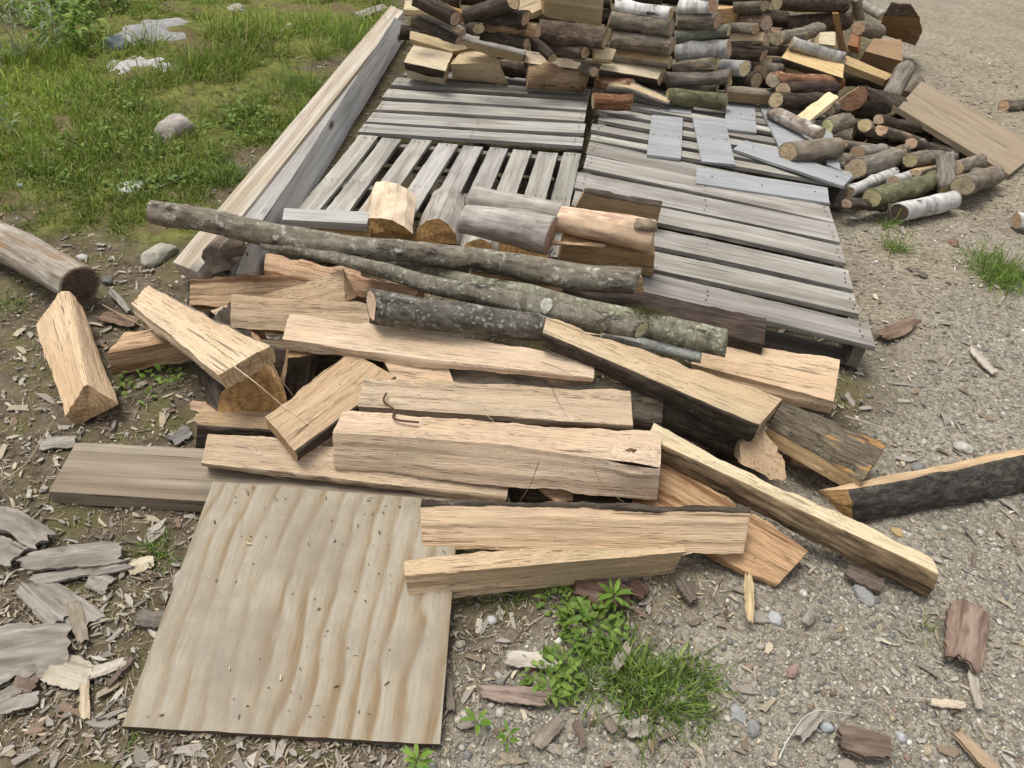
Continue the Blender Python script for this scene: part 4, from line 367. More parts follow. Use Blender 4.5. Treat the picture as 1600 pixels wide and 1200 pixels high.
{'k':'K','n':'bark_flake','l':'long pinkish bark strip left of the big grass tuft','c':'bark piece','a':[.001,.842,.018],'d':[.157,.847,.018],'width':.041,'th':.007,'w':'barkgrey','t':[1,.85,.8],'g':'loose bark and wood flakes on the ground'},
{'k':'K','n':'bark_flake','l':'grey bark chip slanting in front of the big grass tuft','c':'bark piece','a':[.125,.739,.016],'d':[.177,.802,.016],'width':.032,'th':.007,'w':'barkgrey','t':[.9,.85,.8],'g':'loose bark and wood flakes on the ground'},
{'k':'K','n':'bark_flake','l':'pale chip right in front of the big grass tuft','c':'bark piece','a':[.312,.79,.018],'d':[.372,.816,.018],'width':.043,'th':.007,'w':'barkgrey','t':[1.1,1.1,1.05],'g':'loose bark and wood flakes on the ground'},
{'k':'K','n':'bark_flake','l':'pale stone-like chip standing in the big grass tuft','c':'bark piece','a':[.291,.92,.016],'d':[.335,1.002,.016],'width':.024,'th':.007,'w':'barkgrey','t':[1.1,1.1,1.08],'g':'loose bark and wood flakes on the ground'},
{'k':'K','n':'bark_flake','l':'brown bark stub below the big grass tuft','c':'bark piece','a':[.212,.801,.02],'d':[.226,.745,.02],'width':.019,'th':.007,'w':'barkgrey','t':[.75,.65,.6],'g':'loose bark and wood flakes on the ground'},
{'k':'K','n':'bark_flake','l':'second brown bark stub below the big grass tuft','c':'bark piece','a':[.271,.822,.018],'d':[.291,.785,.018],'width':.024,'th':.007,'w':'barkgrey','t':[.8,.72,.68],'g':'loose bark and wood flakes on the ground'},
{'k':'K','n':'bark_flake','l':'dark bark slab under the nearest split log end','c':'bark piece','a':[.208,1.141,.02],'d':[.342,1.121,.02],'width':.084,'th':.015,'w':'barkred','t':[.6,.5,.48],'g':'loose bark and wood flakes on the ground'},
{'k':'K','n':'bark_flake','l':'dark reddish bark lump right of the dark bark slab','c':'bark piece','a':[.344,1.164,.02],'d':[.382,1.135,.02],'width':.047,'th':.018,'w':'barkred','t':[.55,.42,.4],'g':'loose bark and wood flakes on the ground'},
{'k':'K','n':'bark_flake','l':'dark narrow bark beside the nearest split log right end','c':'bark piece','a':[.47,1.193,.02],'d':[.5,1.131,.02],'width':.032,'th':.016,'w':'barkgrey','t':[.55,.5,.48],'g':'loose bark and wood flakes on the ground'},
{'k':'K','n':'bark_flake','l':'grey stub of wood near plywood right edge','c':'bark piece','a':[-.072,.867,.016],'d':[-.056,.796,.016],'width':.017,'th':.007,'w':'barkgrey','t':[.7,.65,.6],'g':'loose bark and wood flakes on the ground'},
{'k':'K','n':'bark_flake','l':'brown rotten bark piece in the grass at upper left','c':'bark piece','a':[-2.315,3.506,.03],'d':[-2.097,3.283,.03],'width':.078,'th':.02,'w':'barkred','t':[.9,.8,.7],'g':'loose bark and wood flakes on the ground'},
{'k':'K','n':'bark_flake','l':'weathered slat lying beyond the timber far end','c':'bark piece','a':[-1.326,5.544,.06],'d':[-1.188,5.848,.06],'width':.106,'th':.007,'w':'barkgrey','g':'loose bark and wood flakes on the ground'}]
PALLETS=[
{'l':'weathered grey pallet at the far left under the stack','q':[[-.763,4.565,.132],[.304,4.695,.132],[.204,3.58,.132],[-.845,3.448,.132]],'s':7,'ax':'x','gap':.42},
{'l':'weathered grey pallet with lengthwise slats, near left','q':[[-.82,3.416,.132],[.207,3.468,.132],[.122,2.509,.132],[-.931,2.465,.132]],'s':9,'ax':'y','gap':.34},
{'l':'weathered grey pallet with wide gaps under the grey painted boards','q':[[.377,4.759,.132],[1.6,4.509,.132],[1.478,3.416,.132],[.26,3.665,.132]],'s':9,'ax':'x','gap':.7},
{'l':'weathered grey pallet at the near right with a bare corner','q':[[.254,3.632,.132],[1.331,3.355,.132],[1.196,2.155,.132],[.101,2.401,.132]],'s':7,'ax':'x','gap':.24}]
STONES=[
['rounded grey-pink boulder set in the grass at upper left',[-1.739,3.498],.111,.62,[.36,.32,.28],'stone'],
['pale flat bedrock ledge in the grass at the upper left',[-2.398,4.996],.332,.13,[.31,.305,.29],'rock_ledge'],
['white rock ledge below the pale bedrock one',[-2.28,4.357],.211,.14,[.46,.445,.42],'rock_ledge'],
['blue-grey stone left of the bedrock ledges',[-2.56,4.645],.088,.7,[.2,.22,.24],'stone'],
['low grey stone near the timber ends on left dirt',[-1.377,2.436],.065,.55,[.38,.36,.29],'stone'],
['white angular shard on the dirt above the longest pole',[-1.691,2.908],.062,.35,[.62,.62,.58],'stone'],
['small white stone in the grass near the timbers',[-1.706,5.306],.047,.8,[.6,.58,.52],'stone'],
['beige stone at the top of the grass',[-2.139,5.548],.079,.6,[.45,.4,.33],'stone'],
['white stone on the dirt behind the rotten log',[-1.635,2.374],.021,.6,[.55,.53,.48],'stone'],
['dark stone beside the rotten log end',[-1.478,2.246],.027,.6,[.16,.15,.14],'stone'],
['small grey stone left of the white shard',[-2.112,2.821],.027,.6,[.3,.31,.31],'stone'],
['flat grey stone on the gravel by the longest split log',[.952,1.222],.031,.5,[.33,.33,.31],'stone'],
['round grey pebble at bottom near the grass tuft',[.601,.838],.018,.7,[.25,.25,.25],'stone'],
['pale flat pebble on the gravel above the dark curved log',[1.444,1.832],.028,.45,[.45,.43,.37],'stone'],
['dark flat pebble beside the curved dark-barked log',[1.264,1.716],.027,.5,[.2,.2,.19],'stone'],
['pale grey pebble right of the cream splinter',[.705,1.123],.019,.65,[.42,.42,.42],'stone'],
['pinkish cube-like pebble at lower centre right',[.719,.984],.015,.85,[.33,.22,.19],'stone'],
['angular grey pebble near the bottom right',[.931,.853],.015,.7,[.4,.4,.4],'stone'],
['grey pebble lying at the bottom centre right',[.767,.857],.015,.6,[.33,.35,.36],'stone'],
['flat pale stone at bottom right of the grass tuft',[.573,.869],.02,.45,[.38,.38,.37],'stone'],
['brown stone on the chips near the right edge',[1.935,3.227],.029,.7,[.22,.14,.1],'stone'],
['pale pebble beside the dead leaf on gravel',[1.111,1.448],.016,.6,[.5,.36,.18],'stone'],
['round pale pebble below the nearest split log',[.01,1.038],.015,.7,[.4,.4,.39],'stone'],
['oval beige pebble right of the plywood',[-.056,.96],.013,.8,[.38,.34,.27],'stone'],
['small rust-red stone near the leafy plants',[.11,.924],.013,.5,[.35,.13,.06],'stone']]
PLANTS=[
['g','largest dark green grass tuft at the bottom centre',[.355,.886],.14,.13,420,'grass_tuft','grass tuft'],
['g','smaller grass tuft joined to the right of the largest one',[.483,.938],.1,.06,110,'grass_tuft','grass tuft'],
['g','sparse grass trailing below the largest tuft',[.48,.851],.07,.045,50,'grass_tuft','grass tuft'],
['g','bright grass tuft on the gravel at the right edge',[2.048,2.975],.2,.13,300,'grass_tuft','grass tuft'],
['g','small thin grass tuft right of the pallet',[1.617,3.104],.18,.05,45,'grass_tuft','grass tuft'],
['g','lone tall grass sprig in front of the right heap',[1.662,3.35],.15,.03,26,'grass_tuft','grass tuft'],
['g','few grass blades beside the reddish bark plate',[1.075,1.149],.09,.02,9,'grass_tuft','grass tuft'],
['g','small grass clump by the plank, left of the plywood',[-.819,1.127],.07,.06,90,'grass_tuft','grass tuft'],
['g','thin grass below the nearest split log, left of leafy plants',[.055,1.099],.07,.06,40,'grass_tuft','grass tuft'],
['g','dense bright grass tuft at the lawn edge near the timbers',[-1.383,3.114],.16,.1,260,'grass_tuft','grass tuft'],
['g','tall bent grass sprig in the pallet gap',[-.131,3.843],.14,.015,4,'grass_tuft','grass tuft'],
['g','single grass sprig at the lower edge of the plywood left',[-.673,.671],.06,.03,14,'grass_tuft','grass tuft'],
['g','bright grass clump at the left edge beside the grey log',[-1.725,2.06],.07,.06,70,'grass_tuft','grass tuft'],
['l','low leafy green weed left of the largest tuft',[.162,.899],.05,.06,150,'leafy_weed','weed'],
['l','bushy light green weed above the largest tuft',[.25,1.034],.06,.075,200,'leafy_weed','weed'],
['s','star-leaved young plant under the nearest split log',[.298,1.11],.06,.042,14,'leafy_weed','weed'],
['l','small weed in the shade under the nearest split log',[.164,1.112],.04,.045,70,'leafy_weed','weed'],
['s','two-leaved seedling right of the plywood',[.002,.769],.05,.034,6,'leafy_weed','weed'],
['s','narrow yellow-green sprout near the bottom edge',[.066,.735],.07,.025,9,'leafy_weed','weed'],
['s','leafy sprout at the bottom right corner of the plywood',[-.109,.681],.04,.035,11,'leafy_weed','weed'],
['l','shaded dark green weed under the reddish left log',[-1.101,1.727],.045,.09,60,'leafy_weed','weed'],
['f','silvery narrow-leaved plant at the upper left edge',[-2.869,4.155],.36,.14,120,'silvery_weed','weed'],
['f','silvery narrow-leaved plant right of the other silvery one',[-2.789,4.35],.34,.12,100,'silvery_weed','weed'],
['l','broad-leaved weed in the grass above the boulder',[-1.964,3.658],.1,.12,50,'leafy_weed','weed'],
['l','round-leaved weed at the left of the grass',[-2.31,3.376],.08,.1,24,'leafy_weed','weed'],
['b','tall leafy green bush in the upper left corner',[-3.245,5.043],.35,.35,420,'leafy_bush','bush'],
['b','leafy bush at the top of the grass left of the ledge',[-3.084,5.339],.3,.25,260,'leafy_bush','bush'],
['b','leafy bush at the top edge behind the bedrock ledge',[-2.923,6.13],.35,.35,300,'leafy_bush','bush'],
['l','leafy weed beside the far end of the timber plank',[-1.257,5.44],.1,.1,60,'leafy_weed','weed'],
['l','dark leafy weed growing between timbers and stack',[-.946,5.204],.1,.08,60,'leafy_weed','weed'],
['l','leafy weed patch in the grass left of the boulder',[-2.009,3.254],.12,.16,90,'leafy_weed','weed'],
['f','pale feathery weed in the grass at the left edge',[-2.428,3.291],.22,.1,60,'silvery_weed','weed'],
['b','knee-high leafy weed left of the bedrock ledge',[-2.806,4.585],.3,.2,200,'leafy_bush','bush'],
['g','tall grass clump close along the timber plank',[-1.346,4.261],.26,.14,260,'grass_tuft','grass tuft'],
['g','tall grass clump near the far end of the timbers',[-1.274,5.117],.28,.16,240,'grass_tuft','grass tuft'],
['l','weed cluster in the grass right of the boulder',[-1.479,3.793],.1,.14,60,'leafy_weed','weed']]
LINES=[
['bent_wire','rusty bent wire lying on the pale split log',[[-.331,1.535,.235],[-.337,1.519,.23],[-.332,1.505,.225],[-.311,1.498,.22],[-.298,1.485,.22],[-.302,1.459,.22],[-.285,1.45,.22],[-.23,1.451,.22]],.0028,[.09,.045,.03],'wire'],
['dry_straw','long dry straw across the tilted short log',[[-.745,1.529,.29],[-.66,1.482,.27],[-.595,1.478,.2],[-.503,1.421,.195]],.0016,[.62,.52,.32],'straw'],
['dry_straw','short dark stem standing in the left gap',[[-.674,1.608,.25],[-.644,1.596,.2],[-.604,1.579,.15]],.0018,[.3,.22,.16],'straw'],
['dry_twig','dry twig near the thick left log, pointing at the broad tan log',[[-1.409,2.073,.02],[-1.248,1.955,.06],[-1.123,1.853,.1]],.0022,[.4,.3,.2],'twig'],
['dry_twig','pale curved twig on the gravel at the bottom right',[[.639,.769,.01],[.66,.804,.014],[.71,.865,.016],[.75,.886,.016],[.831,.884,.012]],.0018,[.5,.47,.42],'twig'],
['dry_twig','thin dry stick on the dirt at the left, pointing at the plank',[[-1.303,1.284,.01],[-1.265,1.34,.016],[-1.282,1.531,.02]],.0018,[.4,.32,.2],'twig'],
['dry_twig','pale dry stick on the grass above the longest pole',[[-1.626,2.864,.02],[-1.558,2.932,.03],[-1.503,3.018,.04]],.0022,[.45,.4,.3],'twig'],
['dry_twig','pale stick lying on the gravel by the ridged bark log',[[1.08,1.907,.012],[1.155,1.88,.014],[1.23,1.855,.012]],.003,[.45,.4,.33],'twig'],
['dry_twig','long thin straw by the lower right bark plate',[[.953,.938,.012],[1.027,.942,.014],[1.115,.942,.012]],.0014,[.42,.38,.3],'twig'],
['dry_twig','forked dark twig on the right end of the topmost cream log',[[.074,1.7,.266],[.138,1.679,.262],[.174,1.651,.262]],.0011,[.16,.11,.08],'twig'],
['dry_twig','thin dark stem at the right of the pale wire-topped log',[[.11,1.62,.242],[.133,1.573,.23],[.161,1.537,.21]],.001,[.2,.15,.1],'twig'],
['dry_twig','dark straw hanging over the front of the knotted thick log',[[.088,1.363,.21],[.074,1.351,.13],[.051,1.324,.1]],.0011,[.16,.12,.08],'twig'],
['dry_twig','dry bent straw at the right front of the knotted thick log',[[.227,1.365,.215],[.237,1.352,.19],[.276,1.344,.15],[.322,1.346,.11]],.0013,[.4,.29,.17],'twig'],
['dry_twig','pale straw in the crack below the wire-topped log',[[-.077,1.503,.24],[-.044,1.486,.225],[-.021,1.468,.215]],.001,[.5,.42,.3],'twig'],
['dry_twig','reddish dark twig across the stringy red log at left',[[-1.018,2.082,.155],[-.918,2.109,.18],[-.857,2.121,.19]],.0016,[.22,.12,.07],'twig']]
GRASS=[[-8.422,6.115],[-1.649,10.526],[-1.24,6.258],[-1.245,5.567],[-1.345,3.787],[-1.394,3.065],[-1.423,2.816],[-1.387,2.506],[-1.504,2.411],[-1.722,2.51],[-1.918,2.596],[-2.747,2.491],[-4.207,2.478]]
GRAVEL=[[-.036,.28],[-.048,.685],[-.024,.881],[.212,1.029],[.489,1.21],[.847,1.579],[1.023,1.912],[1.19,2.136],[1.307,2.265],[1.417,2.901],[1.428,3.426],[1.831,4.566],[2.546,5.698],[3.242,9.743],[4.191,14.33],[49.059,43.553],[2.44,.483]]
CHIPS=[[1.565,3.592],[1.474,2.861],[1.368,2.275],[1.582,2.555],[1.919,3.11],[2.591,3.686],[4.697,5.029],[10.433,13.192],[4.158,8.974],[3.42,8.159],[2.76,6.199],[2.206,4.669]]

# ------------------------------------------------------------------ node helpers
class NT:
    def __init__(s, name, rough=.85, spec=.25):
        s.m = bpy.data.materials.new(name)
        s.m.use_nodes = True
        s.t = s.m.node_tree
        s.b = s.t.nodes['Principled BSDF']
        s.b.inputs['Roughness'].default_value = rough
        s.b.inputs['Specular IOR Level'].default_value = spec
        tc = s.t.nodes.new('ShaderNodeTexCoord')
        oi = s.t.nodes.new('ShaderNodeObjectInfo')
        s.oi = oi
        mu = s.t.nodes.new('ShaderNodeVectorMath'); mu.operation = 'SCALE'
        cx = s.t.nodes.new('ShaderNodeCombineXYZ')
        for i in range(3): s.t.links.new(oi.outputs['Random'], cx.inputs[i])
        s.t.links.new(cx.outputs[0], mu.inputs[0]); mu.inputs['Scale'].default_value = 23.0
        ad = s.t.nodes.new('ShaderNodeVectorMath'); ad.operation = 'ADD'
        s.t.links.new(tc.outputs['Object'], ad.inputs[0]); s.t.links.new(mu.outputs[0], ad.inputs[1])
        s.vec = ad.outputs[0]
        s.raw = tc.outputs['Object']
    def L(s, a, b): s.t.links.new(a, b)
    def map(s, sc, v=None):
        n = s.t.nodes.new('ShaderNodeVectorMath'); n.operation = 'MULTIPLY'
        s.L(v or s.vec, n.inputs[0]); n.inputs[1].default_value = sc
        return n.outputs[0]
    def noise(s, v, scale=1.0, detail=4, rough=.6, dist=0.0):
        n = s.t.nodes.new('ShaderNodeTexNoise')
        n.inputs['Scale'].default_value = scale; n.inputs['Detail'].default_value = detail
        n.inputs['Roughness'].default_value = rough; n.inputs['Distortion'].default_value = dist
        s.L(v, n.inputs['Vector'])
        return n.outputs['Fac']
    def vor(s, v, scale=1.0, out='Distance', feat='F1', rnd=1.0):
        n = s.t.nodes.new('ShaderNodeTexVoronoi'); n.feature = feat
        n.inputs['Scale'].default_value = scale; n.inputs['Randomness'].default_value = rnd
        s.L(v, n.inputs['Vector'])
        return n.outputs[out]
    def ramp(s, f, stops, interp='LINEAR'):
        n = s.t.nodes.new('ShaderNodeValToRGB'); n.color_ramp.interpolation = interp
        e = n.color_ramp.elements
        while len(e) < len(stops): e.new(.5)
        for el, (p, c) in zip(e, stops):
            el.position = p
            el.color = (c, c, c, 1) if isinstance(c, (int, float)) else (*c, 1)
        s.L(f, n.inputs[0])
        return n.outputs[0]
    def mix(s, f, a, b, mode='MIX'):
        n = s.t.nodes.new('ShaderNodeMix'); n.data_type = 'RGBA'; n.blend_type = mode; n.clamp_factor = True
        for val, idx in ((f, 0), (a, 6), (b, 7)):
            if hasattr(val, 'is_linked') or hasattr(val, 'links'): s.L(val, n.inputs[idx])
            elif idx == 0: n.inputs[0].default_value = val
            else: n.inputs[idx].default_value = (val, val, val, 1) if isinstance(val, (int, float)) else (*val, 1)
        return n.outputs[2]
    def math(s, op, a, b=0.0):
        n = s.t.nodes.new('ShaderNodeMath'); n.operation = op
        for i, val in enumerate((a, b)):
            if hasattr(val, 'links'): s.L(val, n.inputs[i])
            else: n.inputs[i].default_value = val
        return n.outputs[0]
    def attr(s, name):
        n = s.t.nodes.new('ShaderNodeAttribute'); n.attribute_name = name
        return n
    def bump(s, h, strength=.5, dist=.004, prev=None):
        n = s.t.nodes.new('ShaderNodeBump')
        n.inputs['Strength'].default_value = strength; n.inputs['Distance'].default_value = dist
        s.L(h, n.inputs['Height'])
        if prev: s.L(prev, n.inputs['Normal'])
        return n.outputs[0]
    def done(s, col, nrm=None, tint=True):
        if tint: col = s.mix(1.0, col, s.oi.outputs['Color'], 'MULTIPLY')
        s.L(col, s.b.inputs['Base Color'])
        if nrm: s.L(nrm, s.b.inputs['Normal'])
        return s.m

MATS = {}
def split_mat(name, a, b, pore=.36, grey=0.0, stringy=0.0):
    n = NT(name, .8, .2)
    br = n.noise(n.map((1.4, 9, 9)), 1, 3)
    base = n.ramp(br, [(.3, a), (.7, b)])
    g1 = n.noise(n.map((2.5, 95, 95)), 1, 6, .7, .25)
    col = n.mix(1, base, n.ramp(g1, [(.34, .86 - .26 * stringy), (.5, .98), (.72, 1.05)]), 'MULTIPLY')
    g2 = n.noise(n.map((13, 480, 480)), 1, 3, .6)
    sel = n.noise(n.map((4, 25, 25)), 1, 3, .6)
    pf = n.math('MULTIPLY', n.ramp(g2, [(.53, 0.0), (.62, 1.0)]), n.ramp(sel, [(.38, .25), (.6, 1.0)]))
    col = n.mix(pf, col, n.mix(1, col, (pore, pore * .9, pore * .8), 'MULTIPLY'))
    st = n.noise(n.map((2.2, 7, 7)), 1.6, 5, .65)
    col = n.mix(n.ramp(st, [(.5, 0.0), (.74, .6)]), col, (.40, .34, .25))
    cr = n.noise(n.map((3.2, 90, 90)), 1, 3, .55, .3)
    col = n.mix(1, col, n.ramp(cr, [(.645, 1.0), (.68, .4)]), 'MULTIPLY')
    if stringy:
        c2 = n.noise(n.map((1.6, 34, 34)), 1, 4, .6, .3)
        col = n.mix(n.ramp(c2, [(.5, 0.0), (.62, .75)]), col, (.20, .095, .045))
    dt = n.noise(n.vec, 130, 2, .5)
    col = n.mix(n.ramp(dt, [(.70, 0.0), (.75, .8)]), col, (.10, .07, .05))
    if grey: col = n.mix(grey, col, (.30, .28, .25))
    nb = n.bump(n.mix(.5, g1, g2), .9, .006)
    nb = n.bump(cr, .6, .01, nb) if stringy else nb
    return n.done(col, nb)
MATS['split'] = split_mat('split_wood', (.57, .435, .30), (.69, .57, .43))
MATS['stringy'] = split_mat('stringy_split_wood', (.54, .385, .25), (.64, .485, .335), .4, 0, 1.0)
MATS['cream'] = split_mat('cream_split_wood', (.57, .47, .325), (.67, .585, .44), .6)
MATS['old'] = split_mat('old_split_wood', (.36, .28, .19), (.47, .375, .265), .4, .3)

def bark_mat(name, d, m, l, sc=(14, 60, 60), bump=.9, lich=0.0, lcol=(.42, .45, .40), lsc=55, patch=0.0, pcol=(.5, .4, .3), dist=.008, l2=None, pm=(6, 16, 16)):
    n = NT(name, .9, .15)
    f1 = n.noise(n.map(sc), 1, 6, .7, .6)
    col = n.ramp(f1, [(.3, d), (.5, m), (.72, l)])
    br = n.noise(n.vec, 11, 3)
    col = n.mix(1, col, n.ramp(br, [(.3, .72), (.7, 1.2)]), 'MULTIPLY')
    h = f1
    if patch:
        pf = n.ramp(n.noise(n.map(pm), 1, 5, .7), [(.60 - patch * .3, 0.0), (.68 - patch * .3, 1.0)])
        col = n.mix(pf, col, pcol)
    if lich:
        wv = n.t.nodes.new('ShaderNodeVectorMath'); wv.operation = 'ADD'
        nn = n.t.nodes.new('ShaderNodeTexNoise'); nn.inputs['Scale'].default_value = 60
        n.L(n.vec, nn.inputs['Vector'])
        n.L(n.vec, wv.inputs[0]); n.L(n.map((.02, .02, .02), nn.outputs['Color']), wv.inputs[1])
        v = n.vor(wv.outputs[0], lsc)
        sel = n.noise(n.vec, 15, 5, .75)
        thr = .60 - lich * .2
        spot = n.math('MULTIPLY', n.ramp(v, [(.22, 1.0), (.40, 0.0)]), n.ramp(sel, [(thr, 0.0), (thr + .08, 1.0)]))
        crust = n.ramp(n.noise(n.vec, lsc * .8, 6, .75, .4), [(.62 - lich * .12, 0.0), (.70 - lich * .12, .85)])
        lf = n.math('MAXIMUM', n.math('MULTIPLY', spot, .92), crust)
        lc = n.mix(n.noise(n.vec, 90, 2), lcol, l2 or tuple(c * .6 for c in lcol))
        col = n.mix(lf, col, lc)
        h = n.mix(.4, f1, lf)
    return MATS.setdefault(name, n.done(col, n.bump(h, bump, dist)))

bark_mat('rough', (.075, .06, .045), (.185, .155, .118), (.31, .27, .21), (10, 60, 60), 1, .3, (.33, .305, .25), 40, .06, (.40, .30, .19))
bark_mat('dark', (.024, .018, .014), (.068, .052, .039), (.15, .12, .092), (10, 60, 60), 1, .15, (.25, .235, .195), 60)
bark_mat('wet', (.02, .015, .012), (.055, .04, .031), (.12, .092, .072), (6, 60, 60), .8)
bark_mat('ridged', (.03, .023, .018), (.12, .095, .065), (.27, .235, .17), (14, 85, 85), 1, .2, (.33, .33, .25), 60, .12, (.42, .24, .09), .014)
bark_mat('greydark', (.025, .022, .02), (.07, .062, .052), (.16, .145, .12), (30, 60, 60), 1, .3, (.32, .31, .27), 110)
bark_mat('tan', (.06, .04, .022), (.22, .155, .09), (.36, .27, .165), (5, 45, 45), .9, 0, patch=.2, pcol=(.06, .043, .031), pm=(4, 45, 45))
bark_mat('lichen', (.075, .06, .045), (.18, .155, .118), (.30, .268, .21), (14, 40, 40), .7, .6, (.52, .50, .43), 32, .14, (.045, .036, .028), .007, (.33, .32, .24))
bark_mat('lichen2', (.085, .07, .054), (.20, .178, .136), (.325, .30, .24), (50, 22, 22), .7, .64, (.52, .505, .43), 46, .14, (.05, .042, .032), .007, (.31, .31, .225))
bark_mat('lichenheavy', (.05, .043, .036), (.125, .11, .09), (.235, .215, .18), (18, 35, 35), .8, .68, (.40, .41, .355), 55, .14, (.04, .034, .028), .009, (.22, .235, .19))
bark_mat('lichenpale', (.2, .2, .18), (.34, .35, .32), (.46, .47, .44), (40, 40, 40), .5, .6, (.5, .54, .5), 70)
bark_mat('birch', (.16, .13, .11), (.55, .53, .5), (.68, .66, .63), (26, 7, 7), .4, 0, patch=.16, pcol=(.05, .04, .035))
bark_mat('birchgrey', (.16, .15, .14), (.33, .32, .30), (.47, .46, .44), (26, 10, 10), .4, .2, (.2, .2, .17), 30)
bark_mat('birchbrown', (.12, .09, .07), (.3, .245, .2), (.5, .45, .4), (24, 12, 12), .5, 0, patch=.2, pcol=(.58, .55, .5))
bark_mat('smoothgrey', (.17, .15, .125), (.28, .255, .22), (.38, .36, .32), (10, 25, 25), .3, .2, (.3, .3, .26), 40)
bark_mat('smoothgreen', (.1, .1, .075), (.18, .18, .14), (.26, .26, .21), (10, 25, 25), .3, .3, (.3, .32, .26), 50)
bark_mat('smoothbrown', (.1, .08, .06), (.2, .165, .125), (.31, .27, .215), (10, 30, 30), .4, .2, (.3, .28, .22), 40)
bark_mat('mossy', (.05, .05, .025), (.13, .125, .07), (.22, .21, .13), (20, 40, 40), .7, .35, (.22, .25, .12), 40)
bark_mat('greyridged', (.075, .063, .05), (.19, .165, .135), (.31, .28, .235), (9, 60, 60), .9)
bark_mat('cherry', (.045, .03, .022), (.12, .085, .062), (.22, .165, .125), (24, 40, 40), .9, .1, (.3, .28, .25), 50)
bark_mat('peeledbrown', (.13, .08, .045), (.3, .2, .115), (.46, .34, .21), (7, 45, 45), .6, 0, patch=.15, pcol=(.07, .045, .03))
bark_mat('peeledred', (.07, .03, .018), (.19, .09, .05), (.34, .19, .105), (7, 40, 40), .6, 0, patch=.15, pcol=(.4, .3, .18))
bark_mat('peeled', (.40, .28, .18), (.62, .49, .35), (.70, .58, .43), (5, 40, 40), .35, 0, patch=.05, pcol=(.45, .27, .18))
bark_mat('peeledpink', (.33, .20, .14), (.55, .40, .27), (.66, .52, .36), (5, 30, 30), .4, 0, patch=.22, pcol=(.38, .25, .19), pm=(5, 26, 26))
bark_mat('greypeel', (.20, .175, .15), (.36, .325, .285), (.47, .435, .385), (4, 50, 50), .4, 0, patch=.03, pcol=(.22, .18, .155))
bark_mat('dead', (.10, .07, .045), (.36, .305, .24), (.50, .47, .43), (3, 55, 55), 1.0, 0, patch=.2, pcol=(.27, .175, .095), pm=(3, 20, 20))

def end_mat(name, a, b, ring=60, dark=.6):
    n = NT(name, .85, .2)
    at = n.attr('cap').outputs['Vector']
    w = n.t.nodes.new('ShaderNodeVectorMath'); w.operation = 'LENGTH'
    nz = n.noise(n.map((1.5, 1.5, 1.5), at), 1, 3)
    n.L(at, w.inputs[0])
    rr = n.math('ADD', n.math('MULTIPLY', w.outputs['Value'], ring * .45), n.math('MULTIPLY', nz, 6.0))
    rg = n.math('ADD', n.math('MULTIPLY', n.math('SINE', rr), .5), .5)
    col = n.mix(n.noise(n.vec, 14, 4), a, b)
    col = n.mix(1, col, n.ramp(rg, [(.0, .8), (.6, 1.06)]), 'MULTIPLY')
    sep = n.t.nodes.new('ShaderNodeSeparateXYZ'); n.L(at, sep.inputs[0])
    an = n.math('ARCTAN2', sep.outputs[1], sep.outputs[2])
    cxy = n.t.nodes.new('ShaderNodeCombineXYZ'); n.L(n.math('ADD', n.math('MULTIPLY', an, 2.6), n.math('MULTIPLY', n.oi.outputs['Random'], 50.0)), cxy.inputs[0]); n.L(n.math('MULTIPLY', w.outputs['Value'], .5), cxy.inputs[1])
    ck = n.noise(cxy.outputs[0], 1.0, 3, .6)
    col = n.mix(n.math('MULTIPLY', n.ramp(ck, [(.475, 0.0), (.5, .8), (.525, 0.0)]), n.ramp(w.outputs['Value'], [(.1, 1.0), (.9, .2)])), col, tuple(c * .22 for c in a))
    saw = n.noise(n.map((0, 25, 160)), 1, 2)
    col = n.mix(1, col, n.ramp(saw, [(.35, .82), (.65, 1.08)]), 'MULTIPLY')
    st = n.noise(n.vec, 25, 5, .65)
    col = n.mix(n.ramp(st, [(.52, 0.0), (.68, .7)]), col, tuple(c * dark * .7 for c in a))
    return MATS.setdefault(name, n.done(col, n.bump(saw, .4, .002)))
end_mat('end', (.46, .33, .205), (.56, .42, .27))
end_mat('pale', (.60, .50, .30), (.66, .57, .38), 50, .8)
end_mat('orange', (.42, .235, .085), (.52, .33, .15), 50, .6)
end_mat('brownend', (.28, .18, .10), (.36, .25, .15))
end_mat('greyend', (.30, .27, .21), (.36, .33, .26))
end_mat('rotten', (.105, .073, .047), (.17, .125, .085))

def board_mat(name, a, b, c, stain=.3, scol=(.2, .17, .14), bandscale=(1.2, 14, 14), bump=.4, knots=0.0, fine=.8):
    n = NT(name, .85, .2)
    f0 = n.noise(n.map(bandscale), 1, 3, .5, .8)
    col = n.ramp(f0, [(.3, a), (.5, b), (.7, c)])
    g = n.noise(n.map((2.5, 130, 130)), 1, 5, .6, .2)
    col = n.mix(1, col, n.ramp(g, [(.3, fine * .85), (.55, 1.0), (.75, 1.1)]), 'MULTIPLY')
    ck = n.noise(n.map((2.2, 60, 60)), 1, 2, .5)
    col = n.mix(1, col, n.ramp(ck, [(.68, 1.0), (.72, .45)]), 'MULTIPLY')
    st = n.noise(n.map((3, 7, 7)), 1, 5, .65)
    col = n.mix(n.ramp(st, [(.52, 0.0), (.75, stain)]), col, scol)
    if knots:
        v = n.vor(n.map((2.2, 6.5, 6.5)), 1)
        kf = n.ramp(v, [(knots, 1.0), (knots + .05, 0.0)])
        col = n.mix(kf, col, (.06, .05, .045))
    return MATS.setdefault(name, n.done(col, n.bump(g, bump, .003)))
board_mat('slat', (.22, .203, .178), (.335, .317, .285), (.44, .425, .39), .75, (.17, .148, .12), (1.6, 18, 18), .6)
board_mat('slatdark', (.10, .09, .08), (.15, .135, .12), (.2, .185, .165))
board_mat('timber', (.30, .28, .26), (.40, .385, .36), (.5, .49, .465), .4, (.26, .22, .18), knots=.1)
